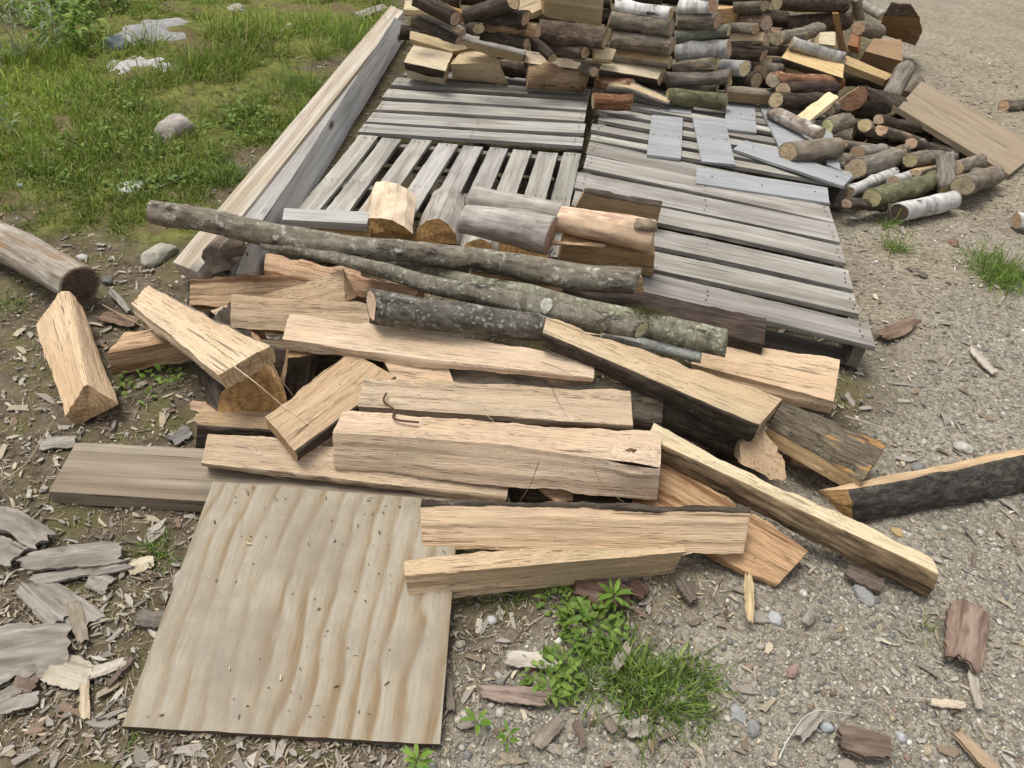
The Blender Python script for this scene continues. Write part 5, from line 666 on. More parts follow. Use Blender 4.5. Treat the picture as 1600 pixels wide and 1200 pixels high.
board_mat('timberpale', (.34, .33, .315), (.45, .44, .425), (.54, .53, .515), .35, (.3, .275, .24), knots=.12)
board_mat('timberbrown', (.30, .235, .165), (.42, .355, .275), (.52, .48, .42), .5, (.34, .26, .17), (.9, 22, 22), .5)
board_mat('plankbrown', (.19, .145, .098), (.265, .214, .155), (.335, .285, .22), .7, (.13, .11, .095), (1.5, 20, 20), .5)
board_mat('tanboard', (.27, .208, .138), (.32, .252, .172), (.365, .295, .21), .5, (.23, .172, .11), (3, 14, 14))
board_mat('painted', (.27, .278, .28), (.315, .322, .325), (.35, .357, .36), .6, (.21, .21, .205), (3, 9, 9), .25, 0, .9)
board_mat('stake', (.14, .11, .08), (.2, .16, .12), (.28, .23, .175), .5, (.08, .065, .05), (3, 30, 30))
board_mat('barkgrey', (.16, .137, .113), (.26, .23, .195), (.36, .325, .28), .6, (.13, .105, .08), (8, 40, 40), 1.0)
board_mat('barkred', (.115, .083, .062), (.2, .152, .12), (.3, .245, .205), .6, (.12, .07, .05), (8, 40, 40), 1.0)
board_mat('woodchip', (.36, .31, .25), (.45, .40, .33), (.53, .49, .42), .4, (.3, .24, .17), (8, 40, 40), .6)

# plywood: wavy flat-sawn bands
n = NT('plywood', .8, .2)
wv = n.noise(n.map((1.1, 6.0, 6)), 1, 2, .5, .0)
nz = n.noise(n.map((22, 7, 9)), 1, 4, .6)
sx = n.t.nodes.new('ShaderNodeSeparateXYZ'); n.L(n.raw, sx.inputs[0])
big = n.noise(n.map((3.2, 1.5, 1)), 1, 3, .5, .35)
ph = n.math('ADD', n.math('MULTIPLY', sx.outputs['X'], 125.0), n.math('MULTIPLY', big, 20.0))
ph = n.math('ADD', ph, n.math('MULTIPLY', nz, 1.6))
fr = n.math('FRACT', n.math('MULTIPLY', ph, .159))
bd = n.ramp(fr, [(.0, .12), (.4, .35), (.78, .95), (.95, .15)])
bd = n.math('MULTIPLY', bd, n.ramp(n.noise(n.map((5, 1.8, 1)), 1, 4), [(.32, .3), (.52, 1.15)]))
col = n.ramp(bd, [(.1, (.335, .298, .235)), (.45, (.29, .24, .168)), (.85, (.225, .162, .095))])
g = n.noise(n.map((170, 5, 170)), 1, 4)
col = n.mix(1, col, n.ramp(g, [(.3, .84), (.6, 1.06)]), 'MULTIPLY')
st = n.noise(n.vec, 5, 6, .7)
col = n.mix(n.ramp(st, [(.42, 0.0), (.68, .85)]), col, (.225, .19, .145))
sp = n.noise(n.vec, 70, 3, .6)
col = n.mix(n.ramp(sp, [(.72, 0.0), (.77, .5)]), col, (.13, .1, .075))
MATS['ply'] = n.done(col, n.bump(g, .3, .002))
n = NT('plywood_edge', .9, .1)
sx = n.t.nodes.new('ShaderNodeSeparateXYZ'); n.L(n.raw, sx.inputs[0])
ly = n.math('SINE', n.math('MULTIPLY', sx.outputs['Z'], 1150.0))
MATS['plyedge'] = n.done(n.ramp(ly, [(.4, (.07, .05, .035)), (.7, (.2, .15, .1))]))

# coloured stuff (colour per piece in the mesh)
def attr_mat(name, rough=.9, spec=.2, transl=0.0, var=18):
    n = NT(name, rough, spec)
    at = n.attr('col').outputs['Color']
    f = n.noise(n.raw, var, 3)
    col = n.mix(1, at, n.ramp(f, [(.3, .8), (.7, 1.15)]), 'MULTIPLY')
    m = n.done(col, None, tint=False)
    if transl:
        tr = n.t.nodes.new('ShaderNodeBsdfTranslucent'); n.L(col, tr.inputs['Color'])
        mx = n.t.nodes.new('ShaderNodeMixShader'); mx.inputs[0].default_value = transl
        out = [x for x in n.t.nodes if x.type == 'OUTPUT_MATERIAL'][0]
        n.L(n.b.outputs[0], mx.inputs[1]); n.L(tr.outputs[0], mx.inputs[2]); n.L(mx.outputs[0], out.inputs['Surface'])
    MATS[name] = m
attr_mat('pebble', .85, .25, 0, 220)
attr_mat('chip', .9, .15, 0, 300)
attr_mat('leaf', .6, .3, .35, 40)
n = NT('stone', .9, .2)
f = n.noise(n.vec, 22, 6, .7); f2 = n.noise(n.vec, 5, 3)
col = n.mix(1, n.ramp(f, [(.3, .65), (.7, 1.2)]), n.ramp(f2, [(.3, .75), (.7, 1.15)]), 'MULTIPLY')
MATS['stone'] = n.done(col, n.bump(f, .6, .01))
n = NT('nail', .7, .4)
MATS['nail'] = n.done(n.mix(.5, (.03, .028, .026), (.05, .04, .035)))
n = NT('straw', .8, .2)
MATS['straw'] = n.done(n.ramp(n.noise(n.vec, 90, 3), [(.3, .75), (.7, 1.15)]))

# ground
n = NT('ground', .95, .12)
at = n.attr('mask')
sp_ = n.t.nodes.new('ShaderNodeSeparateColor'); n.L(at.outputs['Color'], sp_.inputs[0])
gA, gB, gC = sp_.outputs[0], sp_.outputs[1], sp_.outputs[2]      # grass, gravel, chips
fine = n.noise(n.raw, 150, 5, .7); mid = n.noise(n.raw, 18, 5, .65); low = n.noise(n.raw, 3, 4, .6)
dirt = n.ramp(mid, [(.3, (.066, .05, .034)), (.55, (.135, .107, .073)), (.75, (.21, .175, .125))])
vc = n.vor(n.raw, 95, 'Color'); vd = n.vor(n.raw, 95, 'Distance')
grv = n.ramp(n.noise(n.map((1, 1, 1), vc), 2.2, 0), [(.3, (.125, .112, .09)), (.5, (.25, .226, .182)), (.7, (.38, .345, .28))])
grv = n.mix(n.ramp(fine, [(.35, .6), (.65, .1)]), grv, (.24, .208, .155))
vch = n.vor(n.map((40, 150, 60), n.raw), 1, 'Color')
chp = n.ramp(n.noise(vch, 2.0, 0), [(.3, (.16, .13, .09)), (.5, (.275, .23, .165)), (.7, (.38, .33, .25))])
gr = n.ramp(mid, [(.3, (.06, .055, .02)), (.5, (.125, .135, .034)), (.72, (.19, .185, .055))])
gr = n.mix(n.ramp(low, [(.52, 0.0), (.62, .8)]), gr, (.12, .085, .05))
moss = n.math('MULTIPLY', n.ramp(n.noise(n.raw, 6, 5, .65), [(.46, 0.0), (.6, .7)]), n.math('SUBTRACT', 1.0, gB))
dirt = n.mix(moss, dirt, (.105, .098, .034))
col = n.mix(gB, dirt, grv)
col = n.mix(gC, col, chp)
col = n.mix(gA, col, gr)
col = n.mix(1, col, n.ramp(low, [(.3, .85), (.7, 1.12)]), 'MULTIPLY')
h = n.mix(.5, fine, n.ramp(vd, [(.0, 1.0), (.6, 0.0)]))
MATS['ground'] = n.done(col, n.bump(h, .8, .006), tint=False)

# ------------------------------------------------------------------ mesh helpers
def mesh_np(name, V, F, mats, smooth=True, fmat=None, attrs=None):
    """F: list of int arrays (m,k)"""
    me = bpy.data.meshes.new(name)
    V = np.asarray(V, np.float32)
    me.vertices.add(len(V)); me.vertices.foreach_set('co', V.ravel())
    lens = np.concatenate([np.full(len(f), f.shape[1], np.int32) for f in F])
    loops = np.concatenate([f.ravel() for f in F]).astype(np.int32)
    me.loops.add(len(loops)); me.loops.foreach_set('vertex_index', loops)
    me.polygons.add(len(lens))
    st = np.zeros(len(lens), np.int32); st[1:] = np.cumsum(lens)[:-1]
    me.polygons.foreach_set('loop_start', st); me.polygons.foreach_set('loop_total', lens)
    if fmat is not None: me.polygons.foreach_set('material_index', np.asarray(fmat, np.int32))
    me.polygons.foreach_set('use_smooth', np.full(len(lens), smooth, bool))
    for m in mats: me.materials.append(MATS[m])
    for an, (ty, arr) in (attrs or {}).items():
        a = me.attributes.new(an, ty, 'POINT')
        a.data.foreach_set('color' if ty == 'FLOAT_COLOR' else 'vector', np.asarray(arr, np.float32).ravel())
    me.update(calc_edges=True); me.validate()
    return me

def link(name, me, parent=None, mat=None, color=None):
    o = bpy.data.objects.new(name, me)
    COL.objects.link(o)
    if parent is not None: o.parent = parent
    if mat is not None:
        if parent is not None: o.matrix_basis = mat
        else: o.matrix_world = mat
    if color is not None: o.color = (*color, 1)
    return o

def tag(o, label, cat, group=None):
    o['label'] = label; o['category'] = cat; o['kind'] = 'thing'
    if group: o['group'] = group
    return o

def struct(o): o['kind'] = 'structure'; return o
def stuff(o): o['kind'] = 'stuff'; return o

def frame_for(a, b, base):
    x = np.asarray(b, float) - np.asarray(a, float); x /= np.linalg.norm(x)
    up = np.array([0, 0, 1.0]) if abs(x[2]) < .9 else np.array([0, 1.0, 0])
    y = np.cross(up, x); y /= np.linalg.norm(y)
    z = np.cross(x, y)
    Rm = np.stack([x, y, z], 1)
    return Rm, np.asarray(base, float)

def mat4(Rm, o):
    return Matrix([[*map(float, Rm[i]), float(o[i])] for i in range(3)] + [[0, 0, 0, 1]])

def grid_faces(nu, nv, flip=False, off=0, wrap=False):
    i = np.arange(nu - 1)[:, None]; j = np.arange(nv if wrap else nv - 1)[None, :]
    j2 = (j + 1) % nv
    a = i * nv + j; b = i * nv + j2; c = (i + 1) * nv + j2; d = (i + 1) * nv + j
    f = np.stack([a, b, c, d], -1).reshape(-1, 4) + off
    return f[:, ::-1] if flip else f

def cap_mesh(ring, outward, seed, rough=.002):
    """ring (m,3) -> verts, faces lists, cap attribute"""
    m = len(ring); c = ring.mean(0)
    rad = np.linalg.norm(ring - c, axis=1).mean()
    V = [ring]; fr = (.78, .5, .22)
    for k, f in enumerate(fr):
        q = c + (ring - c) * f
        q = q + outward * (vnoise(q[:, 1] * 90, q[:, 2] * 90, k, seed)[:, None] * rough)
        V.append(q)
    V.append(c[None])
    V = np.concatenate(V)
    F = [grid_faces(4, m, wrap=True)]
    j = np.arange(m)
    F.append(np.stack([3 * m + j, 3 * m + (j + 1) % m, np.full(m, 4 * m)], 1))
    # orientation
    p0, p1, p2 = V[F[0][0][0]], V[F[0][0][1]], V[F[0][0][2]]
    if np.cross(p1 - p0, p2 - p0) @ outward < 0: F = [f[:, ::-1] for f in F]
    cap = (V - c) / rad
    cap[:, 0] = 0
    return V, F, cap

def interp_secs(S, nx):
    S = np.asarray(S, float)            # (k,n,3)
    k = len(S)
    c = S.mean(1); L = np.r_[0, np.cumsum(np.linalg.norm(np.diff(c, axis=0), axis=1))]
    t = np.linspace(0, L[-1], nx)
    out = np.empty((nx, S.shape[1], 3))
    for v in range(S.shape[1]):
        for a in range(3): out[:, v, a] = np.interp(t, L, S[:, v, a])
    if k > 2:                            # soften the bends
        for _ in range(max(1, nx // 12)):
            out[1:-1] = out[1:-1] * .5 + (out[:-2] + out[2:]) * .25
    return out, t

def ico(sub):
    import bmesh
    bm = bmesh.new(); bmesh.ops.create_icosphere(bm, subdivisions=sub, radius=1.0)
    V = np.array([v.co[:] for v in bm.verts]); F = np.array([[v.index for v in f.verts] for f in bm.faces]); bm.free()
    return V, F
UID = [0]
def prism(S, edges, rough=1.0, dist=2.0, knot=0, board=False, lip=1, chamfer=0.0):
    """S local (k,n,3). returns dict kind-> (V,F) and caps"""
    UID[0] += 1; seed = UID[0] * 7 + 3
    S = np.asarray(S, float); n = S.shape[1]
    Ltot = np.linalg.norm(S[-1].mean(0) - S[0].mean(0))
    seg = np.clip(dist * .006, .008, .05)
    nx = int(np.clip(Ltot / seg, 3, 90)) + 1
    P, t = interp_secs(S, nx)
    if not board and len(S) == 2 and n <= 5 and Ltot > .2:            # a little bow, as split wood has
        bow = np.sin(np.linspace(0, math.pi, nx)) * Ltot * .012 * ((seed % 7) / 3 - 1)
        P[:, :, 1] += bow[:, None]; P[:, :, 2] += (bow * .6)[:, None]
    cen = P.mean(1, keepdims=True)
    rad = np.linalg.norm(P - cen, axis=2, keepdims=True) + 1e-6
    outd = (P - cen) / rad
    near = dist < 3.2
    camp = (.0012 if board else .0035 * rough)
    for c in range(n):
        j = vnoise(t * 22, c * 9.7, 0, seed) * camp + vnoise(t * 70, c * 5.1, 3, seed + 5) * camp * .45
        if not board: j = j + vnoise(t * 7, c * 3.3, 5, seed + 6) * .0045 * min(1, rad.mean() / .04)
        P[:, c] += outd[:, c] * j[:, None]
    ax = np.gradient(cen[:, 0], axis=0); ax /= np.linalg.norm(ax, axis=1, keepdims=True)
    strips = {}
    ring0, ring1 = [], []
    segw = np.clip(dist * .0025, .004, .04)
    for e in range(n):
        A, B = P[:, e], P[:, (e + 1) % n]
        w = np.linalg.norm(B - A, axis=1).mean()
        m = int(np.clip(w / segw, 1, 40)) + 1
        s = np.linspace(0, 1, m)
        G = A[:, None] * (1 - s)[None, :, None] + B[:, None] * s[None, :, None]
        N = np.cross(B - A, ax); N /= (np.linalg.norm(N, axis=1, keepdims=True) + 1e-9)
        sg = np.sign(((A + B) / 2 - cen[:, 0]) * N).sum() if False else np.sign(np.mean(np.sum(((A + B) / 2 - cen[:, 0]) * N, 1)))
        N = N * sg
        win = np.minimum(1, np.minimum(s, 1 - s) * 5)[None, :]
        xx = t[:, None] + 0 * s[None]; yy = s[None] * w + 0 * t[:, None]
        kind = edges[e]
        if kind == 'b':
            d = .10 * w * 4 * (s * (1 - s))[None] if n <= 4 else 0
            th = min(.004, w * .12) if lip else .001
            d = d + th + (vnoise(xx * 30, yy * 110, e, seed) * .0028 + vnoise(xx * 9, yy * 30, e, seed + 2) * .003) * (min(1, w / .04) if lip else .4)
            G = G + N[:, None] * d[:, :, None]
            R0 = A[:, None]; R1 = B[:, None]
            if lip: G = np.concatenate([R0, G, R1], 1)
        elif kind == 's':
            d = (vnoise(xx * 2.2 + e * 3, yy * 90, e, seed) * .0016 + vnoise(xx * 4, yy * 240, e, seed + 1) * .0014 + vnoise(xx * 3, yy * 12, e, seed + 4) * .0035) * rough ** .6 * win
            st = vnoise(xx * 1.3, yy * 28, e + 9, seed + 8)
            d = d + (np.clip(st - .3, 0, .06) / .06) * .0028 * rough * win
            G = G + N[:, None] * d[:, :, None]
            if knot and e in (0, 1):
                kc = np.array([t[-1] - .07, w * (.65 if e == 0 else .1)])
                rr = np.hypot((xx - kc[0]) / .055, (yy - kc[1]) / .03)
                G = G + N[:, None] * (.016 * np.exp(-rr ** 2) - .012 * np.exp(-(rr * 2.6) ** 2))[:, :, None]
        else:
            d = (vnoise(xx * 3, yy * 20, e, seed) * .0008 + vnoise(xx * 6, yy * 90, e, seed) * .0006 * rough) * win
            if not board or rough > 1: d = d * 1.5
            G = G + N[:, None] * d[:, :, None]
        mm = G.shape[1]
        F = grid_faces(nx, mm)
        q = F[len(F) // 2]
        Vf = G.reshape(-1, 3)
        fn = np.cross(Vf[q[1]] - Vf[q[0]], Vf[q[2]] - Vf[q[0]])
        if fn @ N[nx // 2] < 0: F = F[:, ::-1]
        strips.setdefault(kind, []).append((Vf, F))
        lo = 1 if (kind == 'b' and lip) else 0
        hi = mm - 1 - lo
        ring0.append(G[0, lo:hi] if hi - lo > 0 else G[0, :1]); ring1.append(G[-1, lo:hi] if hi - lo > 0 else G[-1, :1])
    parts = {}
    for k, L in strips.items():
        off = 0; VV, FF = [], []
        for v, f in L:
            VV.append(v); FF.append(f + off); off += len(v)
        parts[k] = (np.concatenate(VV), [np.concatenate(FF)])
    caps = [cap_mesh(np.concatenate(ring0), -ax[0], seed, .0015 * rough), cap_mesh(np.concatenate(ring1), ax[-1], seed + 1, .0015 * rough)]
    return parts, caps

CAMP = np.array([0, 0, CAM_H])
def build_split(r):
    S = np.asarray(r['s'], float)
    base = S.reshape(-1, 3).mean(0); base[2] = S[..., 2].min()
    Rm, o = frame_for(S[0].mean(0), S[-1].mean(0), base)
    loc = (S - o) @ Rm
    dist = np.linalg.norm(base - CAMP)
    board = r['e'] == 'f'
    nv = S.shape[1]
    kinds = ['f'] * nv if board else ['b' if q in r['e'] else 's' for q in range(nv)]
    parts, caps = prism(loc, kinds, r.get('rough', 1.0), dist, r.get('knot', 0), board, r.get('lip', 1))
    M4 = mat4(Rm, o); tint = r.get('t', (1, 1, 1))
    rs = random.Random(r['l'])
    if not board: jv = rs.uniform(.87, 1.07); tint = tuple(c * jv * rs.uniform(.975, 1.025) for c in tint)
    if board:
        V = [parts['f'][0]]; F = [parts['f'][1][0]]; off = len(V[0]); fm = [np.zeros(len(F[0]), int)]
        for cv, cf, _ in caps:
            V.append(cv)
            for f in cf: F.append(f + off); fm.append(np.full(len(f), 1 if r.get('ply') else 0))
            off += len(cv)
        if r.get('ply'):                      # edges of the sheet show the plies
            Vc = np.concatenate(V); q = F[0]
            nz = np.cross(Vc[q[:, 1]] - Vc[q[:, 0]], Vc[q[:, 3]] - Vc[q[:, 0]])
            fm[0] = (np.abs(nz[:, 2]) < np.linalg.norm(nz, axis=1) * .6).astype(int)
        me = mesh_np(r['n'], np.concatenate(V), F, [r['w'], 'plyedge'] if r.get('ply') else [r['w']], False, np.concatenate(fm))
        ob = link(r['n'], me, None, M4, tint)
        if r['w'] == 'painted':
            tp = loc[:, :2].mean(1)
            for fq in (.12, .5, .9):
                q = tp[0] * (1 - fq) + tp[-1] * fq + np.array([0, rs.uniform(-.015, .015), .003]); an = np.linspace(0, 6.283, 7)[:-1]
                link('nail_hole', mesh_np('nail_hole', np.stack([q[0] + np.cos(an) * .0045, q[1] + np.sin(an) * .0045, np.full(6, q[2])], 1), [np.arange(6)[None]], ['nail'], False), ob)
        return tag(ob, r['l'], r['c'], r.get('g'))
    root = link(r['n'], None, None, M4)
    tag(root, r['l'], r['c'], r.get('g'))
    if 's' in parts: link('split_face', mesh_np('split_face', parts['s'][0], parts['s'][1], [r['w']]), root, None, tint)
    if 'b' in parts: link('bark', mesh_np('bark', parts['b'][0], parts['b'][1], [r['b']]), root, None, (1, 1, 1))
    if r.get('knot'):
        kp = (loc[0] * .1 + loc[-1] * .9); kp = kp[0] * .35 + kp[1] * .65
        KV, KF = ico(3)
        KV = KV * (1 + .5 * fbm(KV[:, 0] * 2.5, KV[:, 1] * 2.5, KV[:, 2] * 2.5, 4, 3))[:, None] * np.array([.021, .012, .005]) + kp + np.array([0, 0, .007])
        link('knot', mesh_np('knot', KV, [KF], ['old']), root, None, (.42, .28, .2))
    if dist < 2.9 and 's' in parts and len(parts['s'][0]) > 200:
        sv = parts['s'][0]; rsf = np.random.RandomState(UID[0])
        nf = int(10 * r.get('rough', 1.0) + 14 * rsf.rand())
        ii = rsf.randint(0, len(sv), nf); pr = sv[ii]
        out = pr - np.stack([pr[:, 0], np.full(nf, sv[:, 1].mean()), np.full(nf, sv[:, 2].mean())], 1); out /= (np.linalg.norm(out, axis=1, keepdims=True) + 1e-9)
        xm = np.abs(sv[:, 0]).max()
        fl = rsf.uniform(.02, .085, nf) * np.where(pr[:, 0] > 0, -1, 1)
        tv = np.c_[fl, np.zeros(nf), np.zeros(nf)] + out * rsf.uniform(.001, .008, nf)[:, None] + rsf.normal(0, .0025, (nf, 3)) * [0, 1, 1]
        FV, FF, _c = blades(pr - out * .0006, tv, rsf.uniform(.0012, .0042, nf), rsf, (.5, .4, .3), (.6, .5, .4), up=False)
        link('torn_fibres', mesh_np('torn_fibres', FV, FF, [r['w']]), root, None, tuple(c * 1.05 for c in tint))['kind'] = 'stuff'
    em = r.get('ends')
    for cv, cf, cap in caps:
        nm = 'end' if em is None else em
        use = nm if nm in MATS and nm != 'split' else ('end' if em != 'split' else 'split')
        t2 = tuple(min(1.1, c * (.98 if em is None else 1)) for c in tint) if use in ('end', 'split') else (1, 1, 1)
        link('cut_end', mesh_np('cut_end', cv, cf, [use], True, None, {'cap': ('FLOAT_VECTOR', cap)}), root, None, t2)
    return root

def build_round(r):
    UID[0] += 1; seed = UID[0] * 5 + 1
    P = np.asarray(r['p'], float)
    rs = np.random.RandomState(seed)
    base = P[:, :3].mean(0); base[2] = P[:, 2].min() - P[:, 3].max()
    Rm, o = frame_for(P[0, :3], P[-1, :3], base)
    loc = (P[:, :3] - o) @ Rm
    dist = np.linalg.norm(base - CAMP)
    L = np.r_[0, np.cumsum(np.linalg.norm(np.diff(loc, axis=0), axis=1))]
    near = r.get('near', 0)
    nx = int(np.clip(L[-1] / (.012 if near else .022), 8, 130)) + 1
    nr = 40 if near else 22
    t = np.linspace(0, L[-1], nx)
    c = np.stack([np.interp(t, L, loc[:, a]) for a in range(3)], 1); rad = np.interp(t, L, P[:, 3])
    for _ in range(nx // 8):
        c[1:-1] = c[1:-1] * .5 + (c[:-2] + c[2:]) * .25
        rad[1:-1] = rad[1:-1] * .5 + (rad[:-2] + rad[2:]) * .25
    R0 = rad.mean()
    wob = np.clip(L[-1] * .012, 0, .012)
    c[:, 1] += vnoise(t * 5, 1.3, 0, seed) * wob; c[:, 2] += vnoise(t * 5, 7.7, 0, seed) * wob
    th = np.linspace(0, 2 * math.pi, nr, endpoint=False)
    tt, hh = np.meshgrid(t, th, indexing='ij')
    cy, cz = np.cos(hh), np.sin(hh)
    K = 1 / R0
    rr = rad[:, None] * (1 + .07 * vnoise(tt * 8, cy * 1.2, cz * 1.2, seed) + .05 * vnoise(tt * 3, cy * .8 + 5, cz * .8, seed + 1))
    if not near:
        el = rs.uniform(.82, 1.0); ea = rs.uniform(0, 3.14)
        rr = rr * (1 - (1 - el) * np.cos(hh - ea) ** 2) * (1 + .06 * vnoise(tt * 14, cy * 2, cz * 2, seed + 9))
    amp = {'ridged': .006, 'rough': .004, 'dark': .004, 'greyridged': .004, 'cherry': .003}.get(r['b'], .0018)
    rr = rr + amp * (vnoise(tt * 20, cy * R0 * 120, cz * R0 * 120, seed + 2) + .5 * vnoise(tt * 55, cy * R0 * 260, cz * R0 * 260, seed + 3))
    for k in range(r.get('knots', 1 if near else rs.randint(0, 3))):
        kt, kh = rs.uniform(.08, .92) * L[-1], rs.uniform(0, 2 * math.pi)
        dth = np.angle(np.exp(1j * (hh - kh))) * R0
        rr = rr + R0 * .28 * np.exp(-((tt - kt) / (R0 * .7)) ** 2 - (dth / (R0 * .5)) ** 2)
    flat = None
    if not near and 'birch' not in r['b'] and 'peeled' not in r['b'] and rs.rand() < .36 and 'dark' not in r['l'] and 'round' not in r['l']:
        fa = rs.choice([math.radians(115), math.radians(160), math.radians(75), math.radians(200), rs.uniform(0, 6.28)]); fd = rs.uniform(.15, .55)
        cs = np.cos(hh - fa); lim = fd * rad[:, None] * (1 + .1 * vnoise(tt * 6, cy * 3, cz * 3, seed + 11))
        flat = cs * rr > lim
        rr = np.where(flat, lim / np.maximum(cs, .05), rr)
    V = np.stack([c[:, 0][:, None] + 0 * rr, c[:, 1][:, None] + cy * rr, c[:, 2][:, None] + cz * rr], -1)
    # slightly skewed saw cuts
    for end, sgn in ((0, -1), (-1, 1)):
        k1, k2 = rs.uniform(-.2, .2, 2)
        if 'sk' in r: k1 = r['sk'][0 if end == 0 else 1]
        V[end, :, 0] += (V[end, :, 1] - c[end, 1]) * k1 + (V[end, :, 2] - c[end, 2]) * k2
    th_b = min(.008, R0 * .12)
    inner = lambda ring, cc: cc + (ring - cc) * (1 - th_b / R0)
    i0, i1 = inner(V[0], V[0].mean(0)), inner(V[-1], V[-1].mean(0))
    W = np.concatenate([i0[None], V, i1[None]])
    F = grid_faces(nx + 2, nr, wrap=True)
    W2 = W.reshape(-1, 3); q = F[len(F) // 2]
    fn = np.cross(W2[q[1]] - W2[q[0]], W2[q[2]] - W2[q[0]])
    if fn @ (W2[q[0]] - np.r_[W2[q[0], 0], c[nx // 2, 1:]]) < 0: F = F[:, ::-1]
    root = link(r['n'], None, None, mat4(Rm, o)); tag(root, r['l'], r['c'], r.get('g'))
    rs2 = random.Random(r['l']); v = rs2.uniform(.85, 1.15)
    tint = tuple(x * v for x in r.get('t', (1, 1, 1)))
    if flat is not None:
        fw = np.concatenate([flat[:1], flat, flat[-1:]]).ravel()
        isf = fw[F].sum(1) >= 3
        if isf.any(): link('split_face', mesh_np('split_face', W2, [F[isf]], ['cream' if rs.rand() < .6 else 'old']), root, None, (1.0, .9, .76) if rs.rand() < .5 else (.8, .66, .5))
        F = F[~isf]
    link('bark', mesh_np('bark', W2, [F], [r['b']]), root, None, tint)
    for ring, sg in ((i0, -1), (i1, 1)):
        cv, cf, cap = cap_mesh(ring, np.array([sg, 0, 0.]), seed)
        link('cut_end', mesh_np('cut_end', cv, cf, [r['w']], True, None, {'cap': ('FLOAT_VECTOR', cap)}), root, None, tuple(rs2.uniform(.88, 1.08) * x for x in (1, 1, 1)))
    if r.get('patch'):                          # scab of bark left on the peeled log
        s0 = L[-1] - .035; pts = []
        m = 7
        U, Wd = np.meshgrid(np.linspace(-1, 1, m), np.linspace(-1, 1, m), indexing='ij')
        k = int((nx - 1) * .9)
        ang = math.radians(115) + Wd * .42
        rp = rad[k] * 1.08 + .006 * vnoise(U * 3, Wd * 3, 0, 5) + .012 * (1 - np.maximum(np.abs(U), np.abs(Wd)) ** 4)
        Vp = np.stack([s0 + loc[0, 0] + U * .035 * (1 + .2 * vnoise(Wd * 2, 3, 0, 9)), c[k, 1] + np.cos(ang) * rp, c[k, 2] + np.sin(ang) * rp], -1).reshape(-1, 3)
        link('bark_patch', mesh_np('bark_patch', Vp, [grid_faces(m, m)], ['rough']), root, None, (1.3, 1.2, 1.1))
    if r.get('white'):                          # bleached lichen spot
        m = 9; k = int((nx - 1) * r['white'])
        U, Wd = np.meshgrid(np.linspace(-1, 1, m), np.linspace(-1, 1, m), indexing='ij')
        D = np.sqrt(np.maximum(1 - .5 * U ** 2, 0)); D2 = np.sqrt(np.maximum(1 - .5 * Wd ** 2, 0))
        ang = math.radians(125) + Wd * D * .75; rp = rad[k] * 1.05 + .0035
        Vp = np.stack([t[k] + loc[0, 0] + U * D2 * .015 * (1 + .2 * vnoise(Wd * 2, 3, 0, 9)), c[k, 1] + np.cos(ang) * rp, c[k, 2] + np.sin(ang) * rp], -1).reshape(-1, 3)
        link('lichen_patch', mesh_np('lichen_patch', Vp, [grid_faces(m, m)], ['lichenpale']), root, None, (1.2, 1.17, 1.1))
    if r.get('moss'):
        rsm = np.random.RandomState(3); N_ = 500
        k = rsm.normal(.80, .022, N_); k = np.clip(k, 0, 1); a = rsm.normal(math.radians(80), .5, N_)
        ii = (k * (nx - 1)).astype(int)
        p = np.stack([t[ii] + loc[0, 0] + rsm.normal(0, .004, N_), c[ii, 1] + np.cos(a) * rad[ii], c[ii, 2] + np.sin(a) * rad[ii]], 1)
        nrm = np.stack([rsm.normal(0, .5, N_), np.cos(a), np.sin(a)], 1)
        V_, F_2, C_ = blades(p, nrm * rsm.uniform(.008, .02, N_)[:, None], .0014, rsm, (.08, .09, .02), (.13, .13, .035), up=False)
        link('moss', mesh_np('moss', V_, F_2, ['leaf'], True, None, {'col': ('FLOAT_COLOR', C_)}), root)['kind'] = 'stuff'
    return root

def blades(p, tipvec, w, rs, c0, c1, up=True, droop=.35, levels=3):
    """p (N,3) roots; tipvec (N,3); returns verts, faces, colours"""
    N = len(p)
    w = np.broadcast_to(np.asarray(w, float), (N,))
    side = np.cross(tipvec, rs.normal(0, 1, (N, 3))); side /= (np.linalg.norm(side, axis=1, keepdims=True) + 1e-9)
    Ls = np.linalg.norm(tipvec, axis=1)
    V = np.empty((N, levels * 2 + 1, 3))
    for k in range(levels + 1):
        f = k / levels
        q = p + tipvec * f
        if up: q[:, 2] -= (f ** 2) * droop * Ls * rs.uniform(.2, 1.6, N) * (f > 0)
        if k == levels: V[:, -1] = q
        else:
            ww = (w * (1 - .65 * f ** 1.5))[:, None] * side * .5
            V[:, 2 * k] = q - ww; V[:, 2 * k + 1] = q + ww
    nv = levels * 2 + 1
    off = (np.arange(N) * nv)[:, None]
    Q = np.concatenate([np.stack([off[:, 0] + 2 * k, off[:, 0] + 2 * k + 1, off[:, 0] + 2 * k + 3, off[:, 0] + 2 * k + 2], 1) for k in range(levels - 1)]) if levels > 1 else np.zeros((0, 4), int)
    T = np.stack([off[:, 0] + 2 * (levels - 1), off[:, 0] + 2 * (levels - 1) + 1, off[:, 0] + nv - 1], 1)
    m = rs.uniform(0, 1, (N, 1)); v = rs.uniform(.75, 1.25, (N, 1))
    col = (np.array(c0) * (1 - m) + np.array(c1) * m) * v
    C_ = np.ones((N, nv, 4)); C_[:, :, :3] = col[:, None]
    return V.reshape(-1, 3), [f for f in (Q, T) if len(f)], C_.reshape(-1, 4)

# ------------------------------------------------------------------ ground
def axis_pts(lo, hi, n, a, b, m):
    left = lo + (a - lo) * (1 - np.linspace(1, 0, m) ** 2.2)[:-1] if lo < a else []
    right = b + (hi - b) * (np.linspace(0, 1, m) ** 2.2)[1:]
    return np.concatenate([left, np.linspace(a, b, n), right])

